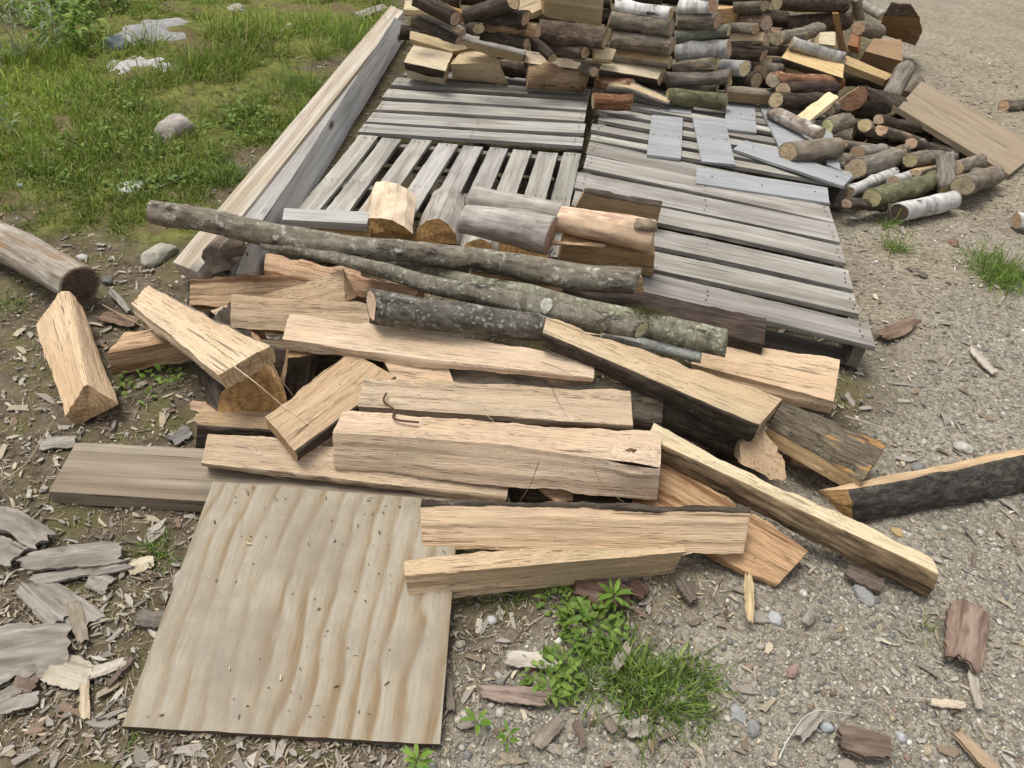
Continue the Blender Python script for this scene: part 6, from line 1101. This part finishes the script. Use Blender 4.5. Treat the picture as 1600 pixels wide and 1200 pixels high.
def ground_h(x, y):
    h = .012 * fbm(x * 1.7, y * 1.7, 0, 3, 2) + .005 * fbm(x * 9, y * 9, 0, 9, 2)
    return h - .006

gx = axis_pts(-45, 45, 330, -3.2, 3.6, 26); gy = axis_pts(-12, 70, 330, .2, 6.8, 26)
X, Y = np.meshgrid(gx, gy, indexing='ij')
def masks(x, y):
    nz = fbm(x * 3, y * 3, 0, 21, 4) * .16
    sm = lambda d, w: np.clip(d / w + .5, 0, 1)
    return sm(poly_sd(x, y, GRASS) + nz * 1.6, .25), sm(poly_sd(x, y, GRAVEL) + nz, .22), sm(poly_sd(x, y, CHIPS) + nz * 1.5, .4) * .8
gm = masks(X.ravel(), Y.ravel())
Z = ground_h(X, Y) + .02 * gm[0].reshape(X.shape) * (1 + fbm(X * 4, Y * 4, 0, 33, 3))
mk = np.stack([gm[0], gm[1], gm[2], np.ones(gm[0].shape)], 1)
me = mesh_np('ground', np.stack([X, Y, Z], -1).reshape(-1, 3), [grid_faces(*X.shape)[:, ::-1]], ['ground'], True, None, {'mask': ('FLOAT_COLOR', mk)})
ground = struct(link('ground', me))
if me.polygons[0].normal.z < 0: me.flip_normals()

# ------------------------------------------------------------------ pallets
def box_child(name, a, b, wv, th, mat, parent, tint=(1, 1, 1), warp=0.0, dist=3.0):
    """board from a to b (centre line of its top), wv half-width vector"""
    a, b, wv = [np.asarray(v, float) for v in (a, b, wv)]
    k = 5
    S = []
    for i in range(k):
        f = i / (k - 1); c_ = a + (b - a) * f + np.array([0, 0, warp * math.sin(f * 3.1)])
        S.append([c_ - wv, c_ + wv, c_ + wv - np.array([0, 0, th]), c_ - wv - np.array([0, 0, th])])
    S = np.array(S)
    o = S.reshape(-1, 3).mean(0)
    Rm, o = frame_for(S[0].mean(0), S[-1].mean(0), o)
    parts, caps = prism((S - o) @ Rm, 'ffff', 1.0, dist, 0, True)
    V = [parts['f'][0]]; F = [parts['f'][1][0]]; off = len(V[0])
    for cv, cf, _ in caps:
        V.append(cv); F += [f + off for f in cf]; off += len(cv)
    pl = np.array(parent.location)
    return link(name, mesh_np(name, np.concatenate(V), F, [mat], False), parent, mat4(Rm, o - pl), tint)

def build_pallet(r, idx):
    rs = random.Random(idx * 13 + 5)
    FL, FR, NR, NL = [np.array(v) for v in r['q']]
    cen = (FL + FR + NR + NL) / 4
    root = link('pallet', None, None, Matrix.Translation((cen[0], cen[1], 0)))
    bpy.context.view_layer.update()
    tag(root, r['l'], 'pallet', 'weathered wooden pallets')
    if r['ax'] == 'y': FL, FR, NR, NL = FR, NR, NL, FL            # slats run the other way
    top = FL[2]; n = r['s']; gap = r.get('gap', .16)
    dist = np.linalg.norm(cen - CAMP)
    lerp = lambda u, v: (FL * (1 - u) + FR * u) * (1 - v) + (NL * (1 - u) + NR * u) * v
    ws = [rs.uniform(.88, 1.12) for _ in range(n)]
    gs = [gap * rs.uniform(.55, 1.45) for _ in range(n - 1)]
    tot = sum(ws) + sum(gs); v = 0
    nails = []
    for i in range(n):
        v0, v1 = v / tot, (v + ws[i]) / tot
        v += ws[i] + (gs[i] if i < n - 1 else 0)
        vm = (v0 + v1) / 2
        e0, e1 = rs.uniform(-.012, .012), 1 + rs.uniform(-.012, .012)
        sk = rs.uniform(-.01, .01)
        a, b = lerp(e0, vm - sk), lerp(e1, vm + sk)
        wv = (lerp(.5, v1) - lerp(.5, v0)) / 2
        g = rs.uniform(.72, 1.18)
        box_child('deck_board', a + [0, 0, rs.uniform(-.002, .003)], b + [0, 0, rs.uniform(-.002, .003)], wv, .018, 'slat', root, (g, g * rs.uniform(.97, 1.0), g * rs.uniform(.93, 1.0)), rs.uniform(-.007, .007), dist)
        for u in (.025, .5, .975):
            for q in (.25, .5, .75):
                p = lerp(u + rs.uniform(-.006, .006), v0 + (v1 - v0) * (q + rs.uniform(-.06, .06)))
                nails.append(p + np.array([0, 0, .0052]))
    for u in (.025, .5, .975):
        d = (lerp(1, .5) - lerp(0, .5)); d /= np.linalg.norm(d)
        zt = np.array([0, 0, -.0195])
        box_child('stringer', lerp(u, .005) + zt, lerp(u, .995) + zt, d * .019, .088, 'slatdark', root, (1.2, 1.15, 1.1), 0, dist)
    for vv in (.06, .5, .94):
        wv = (lerp(.5, 1) - lerp(.5, 0)); wv = wv / np.linalg.norm(wv) * .045
        zt = np.array([0, 0, -.109])
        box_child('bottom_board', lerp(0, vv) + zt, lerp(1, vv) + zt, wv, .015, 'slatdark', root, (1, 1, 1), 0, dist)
    ang = np.linspace(0, 2 * math.pi, 6, endpoint=False); V, F = [], []
    for i, p in enumerate(nails):
        V.append(np.stack([p[0] - cen[0] + np.cos(ang) * .0042, p[1] - cen[1] + np.sin(ang) * .0042, np.full(6, p[2])], 1)); F.append(np.arange(6)[None] + i * 6)
    stuff(link('nail_heads', mesh_np('nail_heads', np.concatenate(V), F, ['nail'], False), root))
for i, r in enumerate(PALLETS): build_pallet(r, i)

# ------------------------------------------------------------------ logs, boards, flakes
for r in ITEMS:
    if r['k'] != 'K': (build_split if r['k'] == 'S' else build_round)(r)

def build_flake(r):
    UID[0] += 1; seed = UID[0] * 3 + 2
    A, B, w, th = np.array(r['a']), np.array(r['d']), r['width'], r['th']
    Rm, o = frame_for(A, B, (A + B) / 2)
    Lh = np.linalg.norm(B - A) / 2
    nu, nv = 19, 9
    u, v = np.meshgrid(np.linspace(-1, 1, nu), np.linspace(-1, 1, nv), indexing='ij')
    wl = .74 + .16 * vnoise(u * 1.3, 3.1, 0, seed) + .08 * vnoise(u * 9, 9.1, 0, seed); wr = .8 + .16 * vnoise(u * 1.3, 7.7, 0, seed + 1) + .07 * vnoise(u * 8, 1.1, 0, seed)
    taper = 1 - .3 * np.clip(np.abs(u) - .55, 0, 1) ** 1.2 / .45 * r.get('pt', .8)
    hw = np.where(v < 0, wl, wr) * w * .62 * taper
    ex = 1 + .10 * vnoise(v * 2.5 + u * .0, 2.0 + (u > 0) * 7, 0, seed + 2) + .07 * vnoise(v * 9, 5.0 + (u > 0) * 3, 0, seed + 3)
    X_ = u * Lh * np.where(np.abs(u) > .3, 1 + (ex - 1) * (np.abs(u) - .3) / .7, 1)
    Y_ = v * hw
    curl = r.get('curl', .12)
    Zt = (1 - v ** 2) * w * curl + .0025 * vnoise(u * 5, v * 4, 0, seed + 4) + .0016 * vnoise(u * 3, v * 12, 0, seed + 5) + u ** 2 * Lh * .05 * vnoise(0.3, 0.7, 0, seed)
    thk = th * (.55 + .45 * (1 - np.maximum(np.abs(u), np.abs(v)) ** 3))
    top = np.stack([X_, Y_, Zt + th], -1).reshape(-1, 3); bot = np.stack([X_ * .98, Y_ * .97, Zt + th - thk], -1).reshape(-1, 3)
    F1 = grid_faces(nu, nv); F2 = grid_faces(nu, nv)[:, ::-1] + nu * nv
    idx = np.arange(nu * nv).reshape(nu, nv)
    rim = np.concatenate([idx[0, :], idx[1:, -1], idx[-1, -2::-1], idx[-2:0:-1, 0]])
    rn = np.roll(rim, -1); F3 = np.stack([rim, rim + nu * nv, rn + nu * nv, rn], 1)
    z0 = float(ground_h(o[0], o[1]))
    o = np.array([o[0], o[1], max(o[2] - th, z0)])
    me = mesh_np(r['n'], np.concatenate([top, bot]), [F1[:, ::-1], F2[:, ::-1], F3], [r['w']], True)
    ob = link(r['n'], me, None, mat4(Rm, o), r.get('t', (1, 1, 1)))
    return tag(ob, r['l'], r['c'], r.get('g'))
for r in ITEMS:
    if r['k'] == 'K': build_flake(r)

# ------------------------------------------------------------------ stones
IV, IF = ico(4)
for i, (label, (x, y), rad, flat, tint, nm) in enumerate(STONES):
    rs = np.random.RandomState(i + 40)
    k = np.array([rs.uniform(.8, 1.2), rs.uniform(.7, 1.0), 1])
    d = 1 + .22 * vnoise(IV[:, 0] * 1.4, IV[:, 1] * 1.4, IV[:, 2] * 1.4, i) + .07 * fbm(IV[:, 0] * 4, IV[:, 1] * 4, IV[:, 2] * 4, i + 3, 3)
    V = IV * d[:, None] * rad * k; V[:, 2] *= flat
    V[:, 2] = np.maximum(V[:, 2], -rad * flat * .5)
    if nm == 'rock_ledge': V[:, 2] += rad * .06 * fbm(V[:, 0] / rad * 4, V[:, 1] / rad * 4, 0, i, 3)
    o = link(nm, mesh_np(nm, V, [IF], ['stone']), None, Matrix.Translation((x, y, ground_h(x, y) + rad * flat * (.05 if nm == 'rock_ledge' else .3))) @ Matrix.Rotation(rs.uniform(0, 6), 4, 'Z'), tint)
    tag(o, label, 'rock' if nm == 'rock_ledge' else 'stone', 'stones on the ground')

# ------------------------------------------------------------------ plants
def leafset(p, dirs, length, width, rs, c0, c1):
    """p (N,3), dirs unit (N,3): folded lens-shaped leaves of 6 faces"""
    N = len(p)
    length = np.broadcast_to(length, (N,)); width = np.broadcast_to(width, (N,))
    side = np.cross(dirs, [0, 0, 1.0]) + rs.normal(0, .25, (N, 3)); side /= np.linalg.norm(side, axis=1, keepdims=True)
    upv = np.cross(side, dirs)
    prof = [(0, .08, 0), (.3, .9, .05), (.62, .8, .02), (1, 0.0, -.16)]
    V = np.empty((N, 10, 3)); k = 0
    for f, w, dz in prof:
        c = p + dirs * (f * length)[:, None] + np.array([0, 0, 1.0]) * (dz * length)[:, None]
        if f == 1: V[:, 9] = c; break
        ww = (w * width / 2)[:, None]
        V[:, k] = c - side * ww + upv * ww * .35; V[:, k + 1] = c; V[:, k + 2] = c + side * ww + upv * ww * .35
        k += 3
    F = np.array([[0, 1, 4, 3], [1, 2, 5, 4], [3, 4, 7, 6], [4, 5, 8, 7]]); T = np.array([[6, 7, 9], [7, 8, 9]])
    off = (np.arange(N) * 10)[:, None, None]
    m = rs.uniform(0, 1, (N, 1)); col = (np.array(c0) * (1 - m) + np.array(c1) * m) * rs.uniform(.75, 1.25, (N, 1))
    C_ = np.ones((N, 10, 4)); C_[:, :, :3] = col[:, None]
    return V.reshape(-1, 3), [(F[None] + off).reshape(-1, 4), (T[None] + off).reshape(-1, 3)], C_.reshape(-1, 4)

def unit(v): return v / (np.linalg.norm(v, axis=1, keepdims=True) + 1e-9)
for i, (kind, label, (x, y), h, rad, N, nm, cat) in enumerate(PLANTS):
    rs = np.random.RandomState(100 + i)
    z0 = float(ground_h(x, y))
    if kind == 'g':
        N = int(N * 1.7); cl = rs.normal(0, rad * .4, (9, 2)); ci = rs.randint(0, 9, N)
        a = rs.uniform(0, 6.283, N); q = np.abs(rs.normal(0, .3, N)) * rad
        p = np.stack([np.cos(a) * q + cl[ci, 0], np.sin(a) * q + cl[ci, 1], np.zeros(N) - .005], 1)
        lean = rs.uniform(.15, 1.5, N)
        tv = unit(np.stack([np.cos(a + rs.normal(0, .5, N)) * lean, np.sin(a + rs.normal(0, .5, N)) * lean, np.ones(N)], 1)) * (h * rs.uniform(.45, 1.15, N))[:, None]
        V, F, C_ = blades(p, tv, rs.uniform(.0018, .0044, N) * (1 + h), rs, (.075, .145, .022), (.25, .34, .075), droop=.75, levels=4)
        part = 'blades'
    elif kind == 'l':
        a = rs.uniform(0, 6.283, N); q = np.sqrt(rs.uniform(0, 1, N)) * rad
        p = np.stack([np.cos(a) * q, np.sin(a) * q, rs.uniform(.15, 1, N) * h * (1 - .5 * q / rad)], 1)
        d = unit(np.stack([np.cos(a + rs.normal(0, .9, N)), np.sin(a + rs.normal(0, .9, N)), rs.uniform(-.1, .7, N)], 1))
        V, F, C_ = leafset(p, d, rs.uniform(.4, 1.15, N) * .023 * (1 + rad * 5), rs.uniform(.4, .9, N) * .014 * (1 + rad * 5), rs, (.09, .17, .025), (.22, .31, .06))
        part = 'leaves'
    elif kind == 's':
        a = np.arange(N) * 2.4; 
        p = np.stack([np.cos(a) * .004, np.sin(a) * .004, h * (.4 + .6 * np.arange(N) / N)], 1)
        d = unit(np.stack([np.cos(a), np.sin(a), rs.uniform(.1, .8, N)], 1))
        V, F, C_ = leafset(p, d, rad * rs.uniform(.8, 1.3, N), rad * rs.uniform(.28, .4, N), rs, (.10, .20, .02), (.2, .32, .05))
        part = 'leaves'
    elif kind == 'f':
        ns = 9; idx = rs.randint(0, ns, N); sa = rs.uniform(0, 6.28, ns); sl = rs.uniform(.05, .5, ns); sb = rs.uniform(0, 1, (ns, 2)) * rad - rad / 2
        f = rs.uniform(.15, 1, N)
        p = np.stack([sb[idx, 0] + np.cos(sa[idx]) * sl[idx] * f * h, sb[idx, 1] + np.sin(sa[idx]) * sl[idx] * f * h, f * h], 1)
        a = rs.uniform(0, 6.28, N)
        d = unit(np.stack([np.cos(a), np.sin(a), rs.uniform(.3, 1.2, N)], 1))
        V, F, C_ = leafset(p, d, rs.uniform(.045, .085, N), .010, rs, (.20, .25, .15), (.33, .38, .26))
        part = 'leaves'
    else:
        a = rs.uniform(0, 6.283, N); q = np.sqrt(rs.uniform(0, 1, N)) * rad
        p = np.stack([np.cos(a) * q, np.sin(a) * q * .8, rs.uniform(.1, 1, N) * h * (1.05 - .6 * (q / rad) ** 2)], 1)
        d = unit(np.stack([np.cos(a + rs.normal(0, .9, N)), np.sin(a + rs.normal(0, .9, N)), rs.uniform(-.3, .6, N)], 1))
        V, F, C_ = leafset(p, d, rs.uniform(.04, .09, N), rs.uniform(.02, .04, N), rs, (.11, .19, .03), (.27, .38, .075))
        part = 'leaves'
    root = link(nm, None, None, Matrix.Translation((x, y, z0)))
    tag(root, label, cat, None)
    link(part, mesh_np(part, V, F, ['leaf'], True, None, {'col': ('FLOAT_COLOR', C_)}), root)
    if kind in 'lsfb':                       # stems
        ns = 1 if kind == 's' else (9 if kind == 'f' else 8)
        if kind == 'f': b0 = np.c_[sb, np.zeros(ns)]; tv = np.c_[np.cos(sa) * sl * h, np.sin(sa) * sl * h, np.full(ns, h)]
        else:
            b0 = np.c_[rs.normal(0, rad * .25, (ns, 2)) * (kind != 's'), np.zeros(ns)]; tv = np.c_[rs.normal(0, rad * .4, (ns, 2)) * (kind != 's'), np.full(ns, h)]
        V, F, C_ = blades(b0, tv, .003, rs, (.1, .13, .04), (.16, .17, .07), droop=.05)
        link('stems', mesh_np('stems', V, F, ['leaf'], True, None, {'col': ('FLOAT_COLOR', C_)}), root)

# ------------------------------------------------------------------ wire, straws and twigs
for (nm, label, pts, rad, colr, cat) in LINES:
    P = np.array(pts); L = np.r_[0, np.cumsum(np.linalg.norm(np.diff(P, axis=0), axis=1))]
    m = max(16, len(P) * 5); t = np.linspace(0, L[-1], m)
    c = np.stack([np.interp(t, L, P[:, a]) for a in range(3)], 1)
    for _ in range(3): c[1:-1] = c[1:-1] * .5 + (c[:-2] + c[2:]) * .25
    o = c.mean(0); c = c - o
    T = np.gradient(c, axis=0); T /= np.linalg.norm(T, axis=1, keepdims=True)
    s1 = np.cross(T, [0, 0, 1.0]); s1 /= np.linalg.norm(s1, axis=1, keepdims=True); s2 = np.cross(s1, T)
    th = np.linspace(0, 2 * math.pi, 7, endpoint=False)
    V = c[:, None] + (s1[:, None] * np.cos(th)[None, :, None] + s2[:, None] * np.sin(th)[None, :, None]) * (rad * (1 - .5 * np.linspace(0, 1, m) * (nm != 'bent_wire')))[:, None, None]
    tag(link(nm, mesh_np(nm, V.reshape(-1, 3), [grid_faces(m, 7, wrap=True)], ['straw']), None, Matrix.Translation(o), colr), label, cat)

# ------------------------------------------------------------------ countless small stuff on the ground
rs = np.random.RandomState(7)
def sample(N, x0, x1, y0, y1, dens):
    """points with density falling with distance, accepted by dens(x,y)"""
    u = rs.uniform(0, 1, N); y = y0 * (y1 / y0) ** u
    half = .85 * y + .5
    x = rs.uniform(-1, 1, N) * half
    k = rs.uniform(0, 1, N) < dens(x, y)
    return x[k], y[k]
SEEN = lambda x, y: (x > -4) & (x < 4.6)
def scatter_mesh(name, base, faces, x, y, z, size, rot, cols, mat, flat=False, jit=0.0):
    N, k = len(x), len(base)
    c, s = np.cos(rot), np.sin(rot)
    jt = 1 + rs.uniform(-jit, jit, (N, k, 1))
    if jit: jt[:, k // 2:] = jt[:, :k // 2]
    B = base[None] * size[:, None, :] * (jt if jit else 1)
    if jit: B[:, :, 1] += B[:, :, 0] ** 2 / size[:, :1] * rs.uniform(-.5, .5, (N, 1)); B[:, :, 2] += np.abs(B[:, :, 0]) ** 1.5 * rs.uniform(-.8, .8, (N, 1))
    tilt = rs.normal(0, .25, (N, 2))
    V = np.empty((N, k, 3))
    V[:, :, 0] = B[:, :, 0] * c[:, None] - B[:, :, 1] * s[:, None]
    V[:, :, 1] = B[:, :, 0] * s[:, None] + B[:, :, 1] * c[:, None]
    V[:, :, 2] = B[:, :, 2] + V[:, :, 0] * tilt[:, :1] * .6 + V[:, :, 1] * tilt[:, 1:] * .6
    V[:, :, 0] += x[:, None]; V[:, :, 1] += y[:, None]; V[:, :, 2] += z[:, None]
    C_ = np.ones((N, k, 4)); C_[:, :, :3] = cols[:, None]
    F = (faces[None] + (np.arange(N) * k)[:, None, None]).reshape(-1, faces.shape[1])
    return mesh_np(name, V.reshape(-1, 3), [F], [mat], not flat, None, {'col': ('FLOAT_COLOR', C_.reshape(-1, 4))})

# gravel pebbles
def dens_p(x, y):
    g, v, c = masks(x, y)
    return np.clip(v * (1 - .75 * c) + .05 * (1 - v), 0, 1) * (1 - g * .97)
x, y = sample(46000, 0, 0, .62, 6.6, dens_p)
N = len(x)
P1, PF = ico(1)
P1 = P1 * (1 + .25 * vnoise(P1[:, 0] * 2, P1[:, 1] * 2, P1[:, 2] * 2, 5))[:, None]
sz = np.exp(rs.normal(math.log(.0027), .48, N)) * (1 + .24 * y)
sz = np.minimum(sz, .012)
size = np.stack([sz * rs.uniform(.8, 1.35, N), sz * rs.uniform(.7, 1.05, N), sz * rs.uniform(.3, .65, N)], 1)
pal_ = np.array([(.28, .255, .21), (.2, .188, .163), (.36, .33, .268), (.145, .142, .133), (.44, .41, .345), (.31, .252, .172), (.22, .155, .115), (.54, .51, .45)])
cols = pal_[rs.choice(len(pal_), N, p=[.25, .19, .19, .11, .11, .09, .03, .03])] * rs.uniform(.8, 1.2, (N, 1))
stuff(tag(link('gravel_pebbles', scatter_mesh('gravel_pebbles', P1, PF, x, y, ground_h(x, y) + sz * .15, size, rs.uniform(0, 6.28, N), cols, 'pebble')), 'small grey and tan pebbles strewn over the gravel', 'gravel'))

# angular grit between the pebbles
x, y = sample(120000, 0, 0, .62, 5.2, dens_p); N = len(x)
OV = np.array([(1, 0, 0), (0, 1, 0), (-1, 0, 0), (0, -1, 0), (.2, .1, .8), (0, 0, -.5)]) ; OF = np.array([(0, 1, 4), (1, 2, 4), (2, 3, 4), (3, 0, 4)])
sz = np.exp(rs.normal(math.log(.0017), .4, N)) * (1 + .25 * y)
size = np.stack([sz * rs.uniform(.7, 1.6, N), sz * rs.uniform(.6, 1.1, N), sz * rs.uniform(.4, .9, N)], 1)
cols = pal_[rs.choice(len(pal_), N, p=[.24, .17, .2, .1, .11, .1, .04, .04])] * rs.uniform(.75, 1.25, (N, 1))
stuff(tag(link('gravel_grit', scatter_mesh('gravel_grit', OV, OF, x, y, ground_h(x, y) + sz * .1, size, rs.uniform(0, 6.28, N), cols, 'pebble', True)), 'fine angular grit between the pebbles', 'gravel'))

# wood chips, bark crumbs and splinters
CO = np.array([(-1, -.55), (-.5, -.75), (.2, -.7), (.95, -.45), (.85, .3), (.4, .7), (-.4, .65), (-.9, .5)]) * .5
CB = np.concatenate([np.c_[CO, np.full(8, -.5)], np.c_[CO * .92, np.full(8, .5)]])
CF = np.array([(8, 9, 10, 11), (8, 11, 12, 15), (12, 13, 14, 15)] + [(q, (q + 1) % 8, 8 + (q + 1) % 8, 8 + q) for q in range(8)])
def dens_c(x, y):
    g, v, c = masks(x, y)
    return np.clip(.75 * (1 - v) + .2 * v + .9 * c, 0, 1) * (1 - g * .8)
x, y = sample(52000, 0, 0, .62, 6.6, dens_c)
N = len(x)
l = np.exp(rs.normal(math.log(.0085), .66, N)) * (1 + .12 * y); l = np.minimum(l, .06)
size = np.stack([l, l * np.where(rs.uniform(0, 1, N) < .45, rs.uniform(.05, .14, N), rs.uniform(.2, .6, N)), rs.uniform(.0006, .0022, N)], 1)
skew = rs.uniform(-.5, .5, N)
pal_ = np.array([(.34, .285, .205), (.27, .235, .19), (.43, .365, .265), (.18, .14, .10), (.32, .29, .25), (.11, .08, .055), (.50, .44, .34)])
cols = pal_[rs.choice(len(pal_), N, p=[.24, .22, .17, .14, .12, .06, .05])] * rs.uniform(.8, 1.2, (N, 1))
stuff(tag(link('wood_chips', scatter_mesh('wood_chips', CB, CF, x, y, ground_h(x, y) + .003 + rs.uniform(0, .006, N), size, rs.uniform(0, 6.28, N), cols, 'chip', True, .45)), 'scattered wood chips, bark crumbs and splinters on the ground', 'wood chips'))

# middling bark flakes
x, y = sample(5200, 0, 0, .62, 4.5, lambda x, y: (lambda m: np.clip(.5 * (1 - m[1]) * (1 + (x < -.3) * (y < 1.5)) + .10 * m[1] + .1 * m[2], 0, 1) * (1 - m[0] * .9))(masks(x, y)))
N = len(x); l = np.minimum(np.exp(rs.normal(math.log(.022), .5, N)), .075)
size = np.stack([l, l * rs.uniform(.18, .6, N), rs.uniform(.002, .005, N)], 1)
cols = np.array([(.25, .22, .185), (.33, .295, .25), (.17, .14, .11), (.40, .36, .30), (.21, .15, .105)])[rs.choice(5, N, p=[.3, .25, .2, .15, .1])] * rs.uniform(.8, 1.2, (N, 1))
stuff(tag(link('bark_litter', scatter_mesh('bark_litter', CB, CF, x, y, ground_h(x, y) + .004 + rs.uniform(0, .004, N), size, rs.uniform(0, 6.28, N), cols, 'chip', True, .45)), 'small weathered bark flakes littering the dirt', 'bark litter'))
# dry fibres, needles and straw
x, y = sample(30000, 0, 0, .62, 5.5, lambda x, y: (lambda m: np.clip(.75 * (1 - m[1]) + .12 * m[1] + .4 * m[2], 0, 1) * (1 - m[0] * .75))(masks(x, y)))
N = len(x); a = rs.uniform(0, 6.28, N); ll = np.exp(rs.normal(math.log(.022), .5, N)) * (1 + .1 * y)
tv = np.stack([np.cos(a), np.sin(a), rs.normal(.05, .12, N)], 1) * np.minimum(ll, .09)[:, None]
V, F, C_ = blades(np.stack([x, y, ground_h(x, y) + rs.uniform(.002, .009, N)], 1), tv, rs.uniform(.0008, .0022, N), rs, (.22, .17, .11), (.46, .40, .30), droop=.1)
stuff(tag(link('straw_litter', mesh_np('straw_litter', V, F, ['chip'], True, None, {'col': ('FLOAT_COLOR', C_)})), 'fine dry straw, needles and fibres littering the dirt', 'litter'))
# crumbs lying on the plywood
for r in ITEMS:
    if r.get('ply'):
        A0, A1 = np.array(r['s'][0][0]), np.array(r['s'][0][1]); B0, B1 = np.array(r['s'][-1][0]), np.array(r['s'][-1][1])
        N = 110; u, v = rs.uniform(.04, .96, N), rs.uniform(0, 1, N) ** 1.5 * .95 + .02
        p = (A0 * (1 - u)[:, None] + B0 * u[:, None]) * (1 - v)[:, None] + (A1 * (1 - u)[:, None] + B1 * u[:, None]) * v[:, None]
        l = np.exp(rs.normal(math.log(.0052), .6, N)); size = np.stack([l, l * rs.uniform(.1, .5, N), rs.uniform(.001, .003, N)], 1)
        cols = np.array([(.1, .07, .05), (.2, .14, .09), (.5, .42, .3)])[rs.choice(3, N, p=[.45, .4, .15])]
        stuff(tag(link('bark_crumbs', scatter_mesh('bark_crumbs', CB, CF, p[:, 0], p[:, 1], p[:, 2] + .0035, size, rs.uniform(0, 6.28, N), cols, 'chip', True)), 'bark crumbs and splinters lying on the plywood', 'crumbs'))
# lawn
def dens_g(x, y):
    g, v, c = masks(x, y)
    bare = np.clip((fbm(x * 2.1, y * 2.1, 0, 55, 3) + .34) * 2.0, .08, 1)
    for s_ in STONES:
        if s_[5] == 'rock_ledge': bare = bare * (np.hypot(x - s_[1][0], y - s_[1][1]) > s_[2] * .85)
    return np.clip((g - .12) * 1.6, 0, 1) * bare
tx, ty = sample(16000, 0, 0, 1.9, 8.5, dens_g)
M_ = len(tx); per = 34
th_ = rs.uniform(.035, .12, M_) * (1 + 1.0 * np.clip(fbm(tx * 1.3, ty * 1.3, 0, 66, 2), -.6, 1.3)) * np.clip(.5 + (ty - 2.5) * .5, .5, 2.2)
tr_ = rs.uniform(.015, .06, M_) * (1 + .1 * ty)
ix = np.repeat(np.arange(M_), per); N = len(ix)
a = rs.uniform(0, 6.283, N); q = np.abs(rs.normal(0, .6, N)) * tr_[ix]
x, y = tx[ix] + np.cos(a) * q, ty[ix] + np.sin(a) * q
le = rs.uniform(.1, 1.0, N)
tv = unit(np.stack([np.cos(a) * le, np.sin(a) * le, np.ones(N)], 1)) * (th_[ix] * rs.uniform(.4, 1.2, N))[:, None]
V, F, C_ = blades(np.stack([x, y, ground_h(x, y) + .002], 1), tv, rs.uniform(.002, .005, N) * (1 + .12 * y), rs, (.12, .19, .028), (.31, .385, .075), droop=.55)
tone = np.repeat(np.clip(.5 + .9 * fbm(tx * 1.1, ty * 1.1, 0, 77, 3), 0, 1)[ix], 7)[:, None]
dead = np.repeat((rs.uniform(0, 1, N) < .07), 7)
C_[:, :3] = C_[:, :3] * (.8 + .4 * tone) + tone * np.array([.02, .012, -.004]) * .6
C_[dead, :3] = np.array([.36, .30, .16])
stuff(tag(link('grass', mesh_np('grass', V, F, ['leaf'], True, None, {'col': ('FLOAT_COLOR', np.clip(C_, 0, 1))})), 'patchy green grass and moss growing left of the timbers', 'grass'))
# broad low weeds among the lawn
x, y = sample(30000, 0, 0, 2.2, 8.0, lambda x, y: dens_g(x, y) * np.clip(fbm(x * 2.6, y * 2.6, 0, 88, 2) * 2, 0, 1))
N = len(x); a = rs.uniform(0, 6.28, N)
d = unit(np.stack([np.cos(a), np.sin(a), rs.uniform(0, .8, N)], 1))
V, F, C_ = leafset(np.stack([x, y, ground_h(x, y) + rs.uniform(.01, .05, N)], 1), d, rs.uniform(.02, .045, N), rs.uniform(.012, .024, N), rs, (.08, .15, .025), (.19, .27, .055))
stuff(tag(link('ground_cover', mesh_np('ground_cover', V, F, ['leaf'], True, None, {'col': ('FLOAT_COLOR', C_)})), 'low broad-leaved weeds mixed into the grass', 'ground cover'))
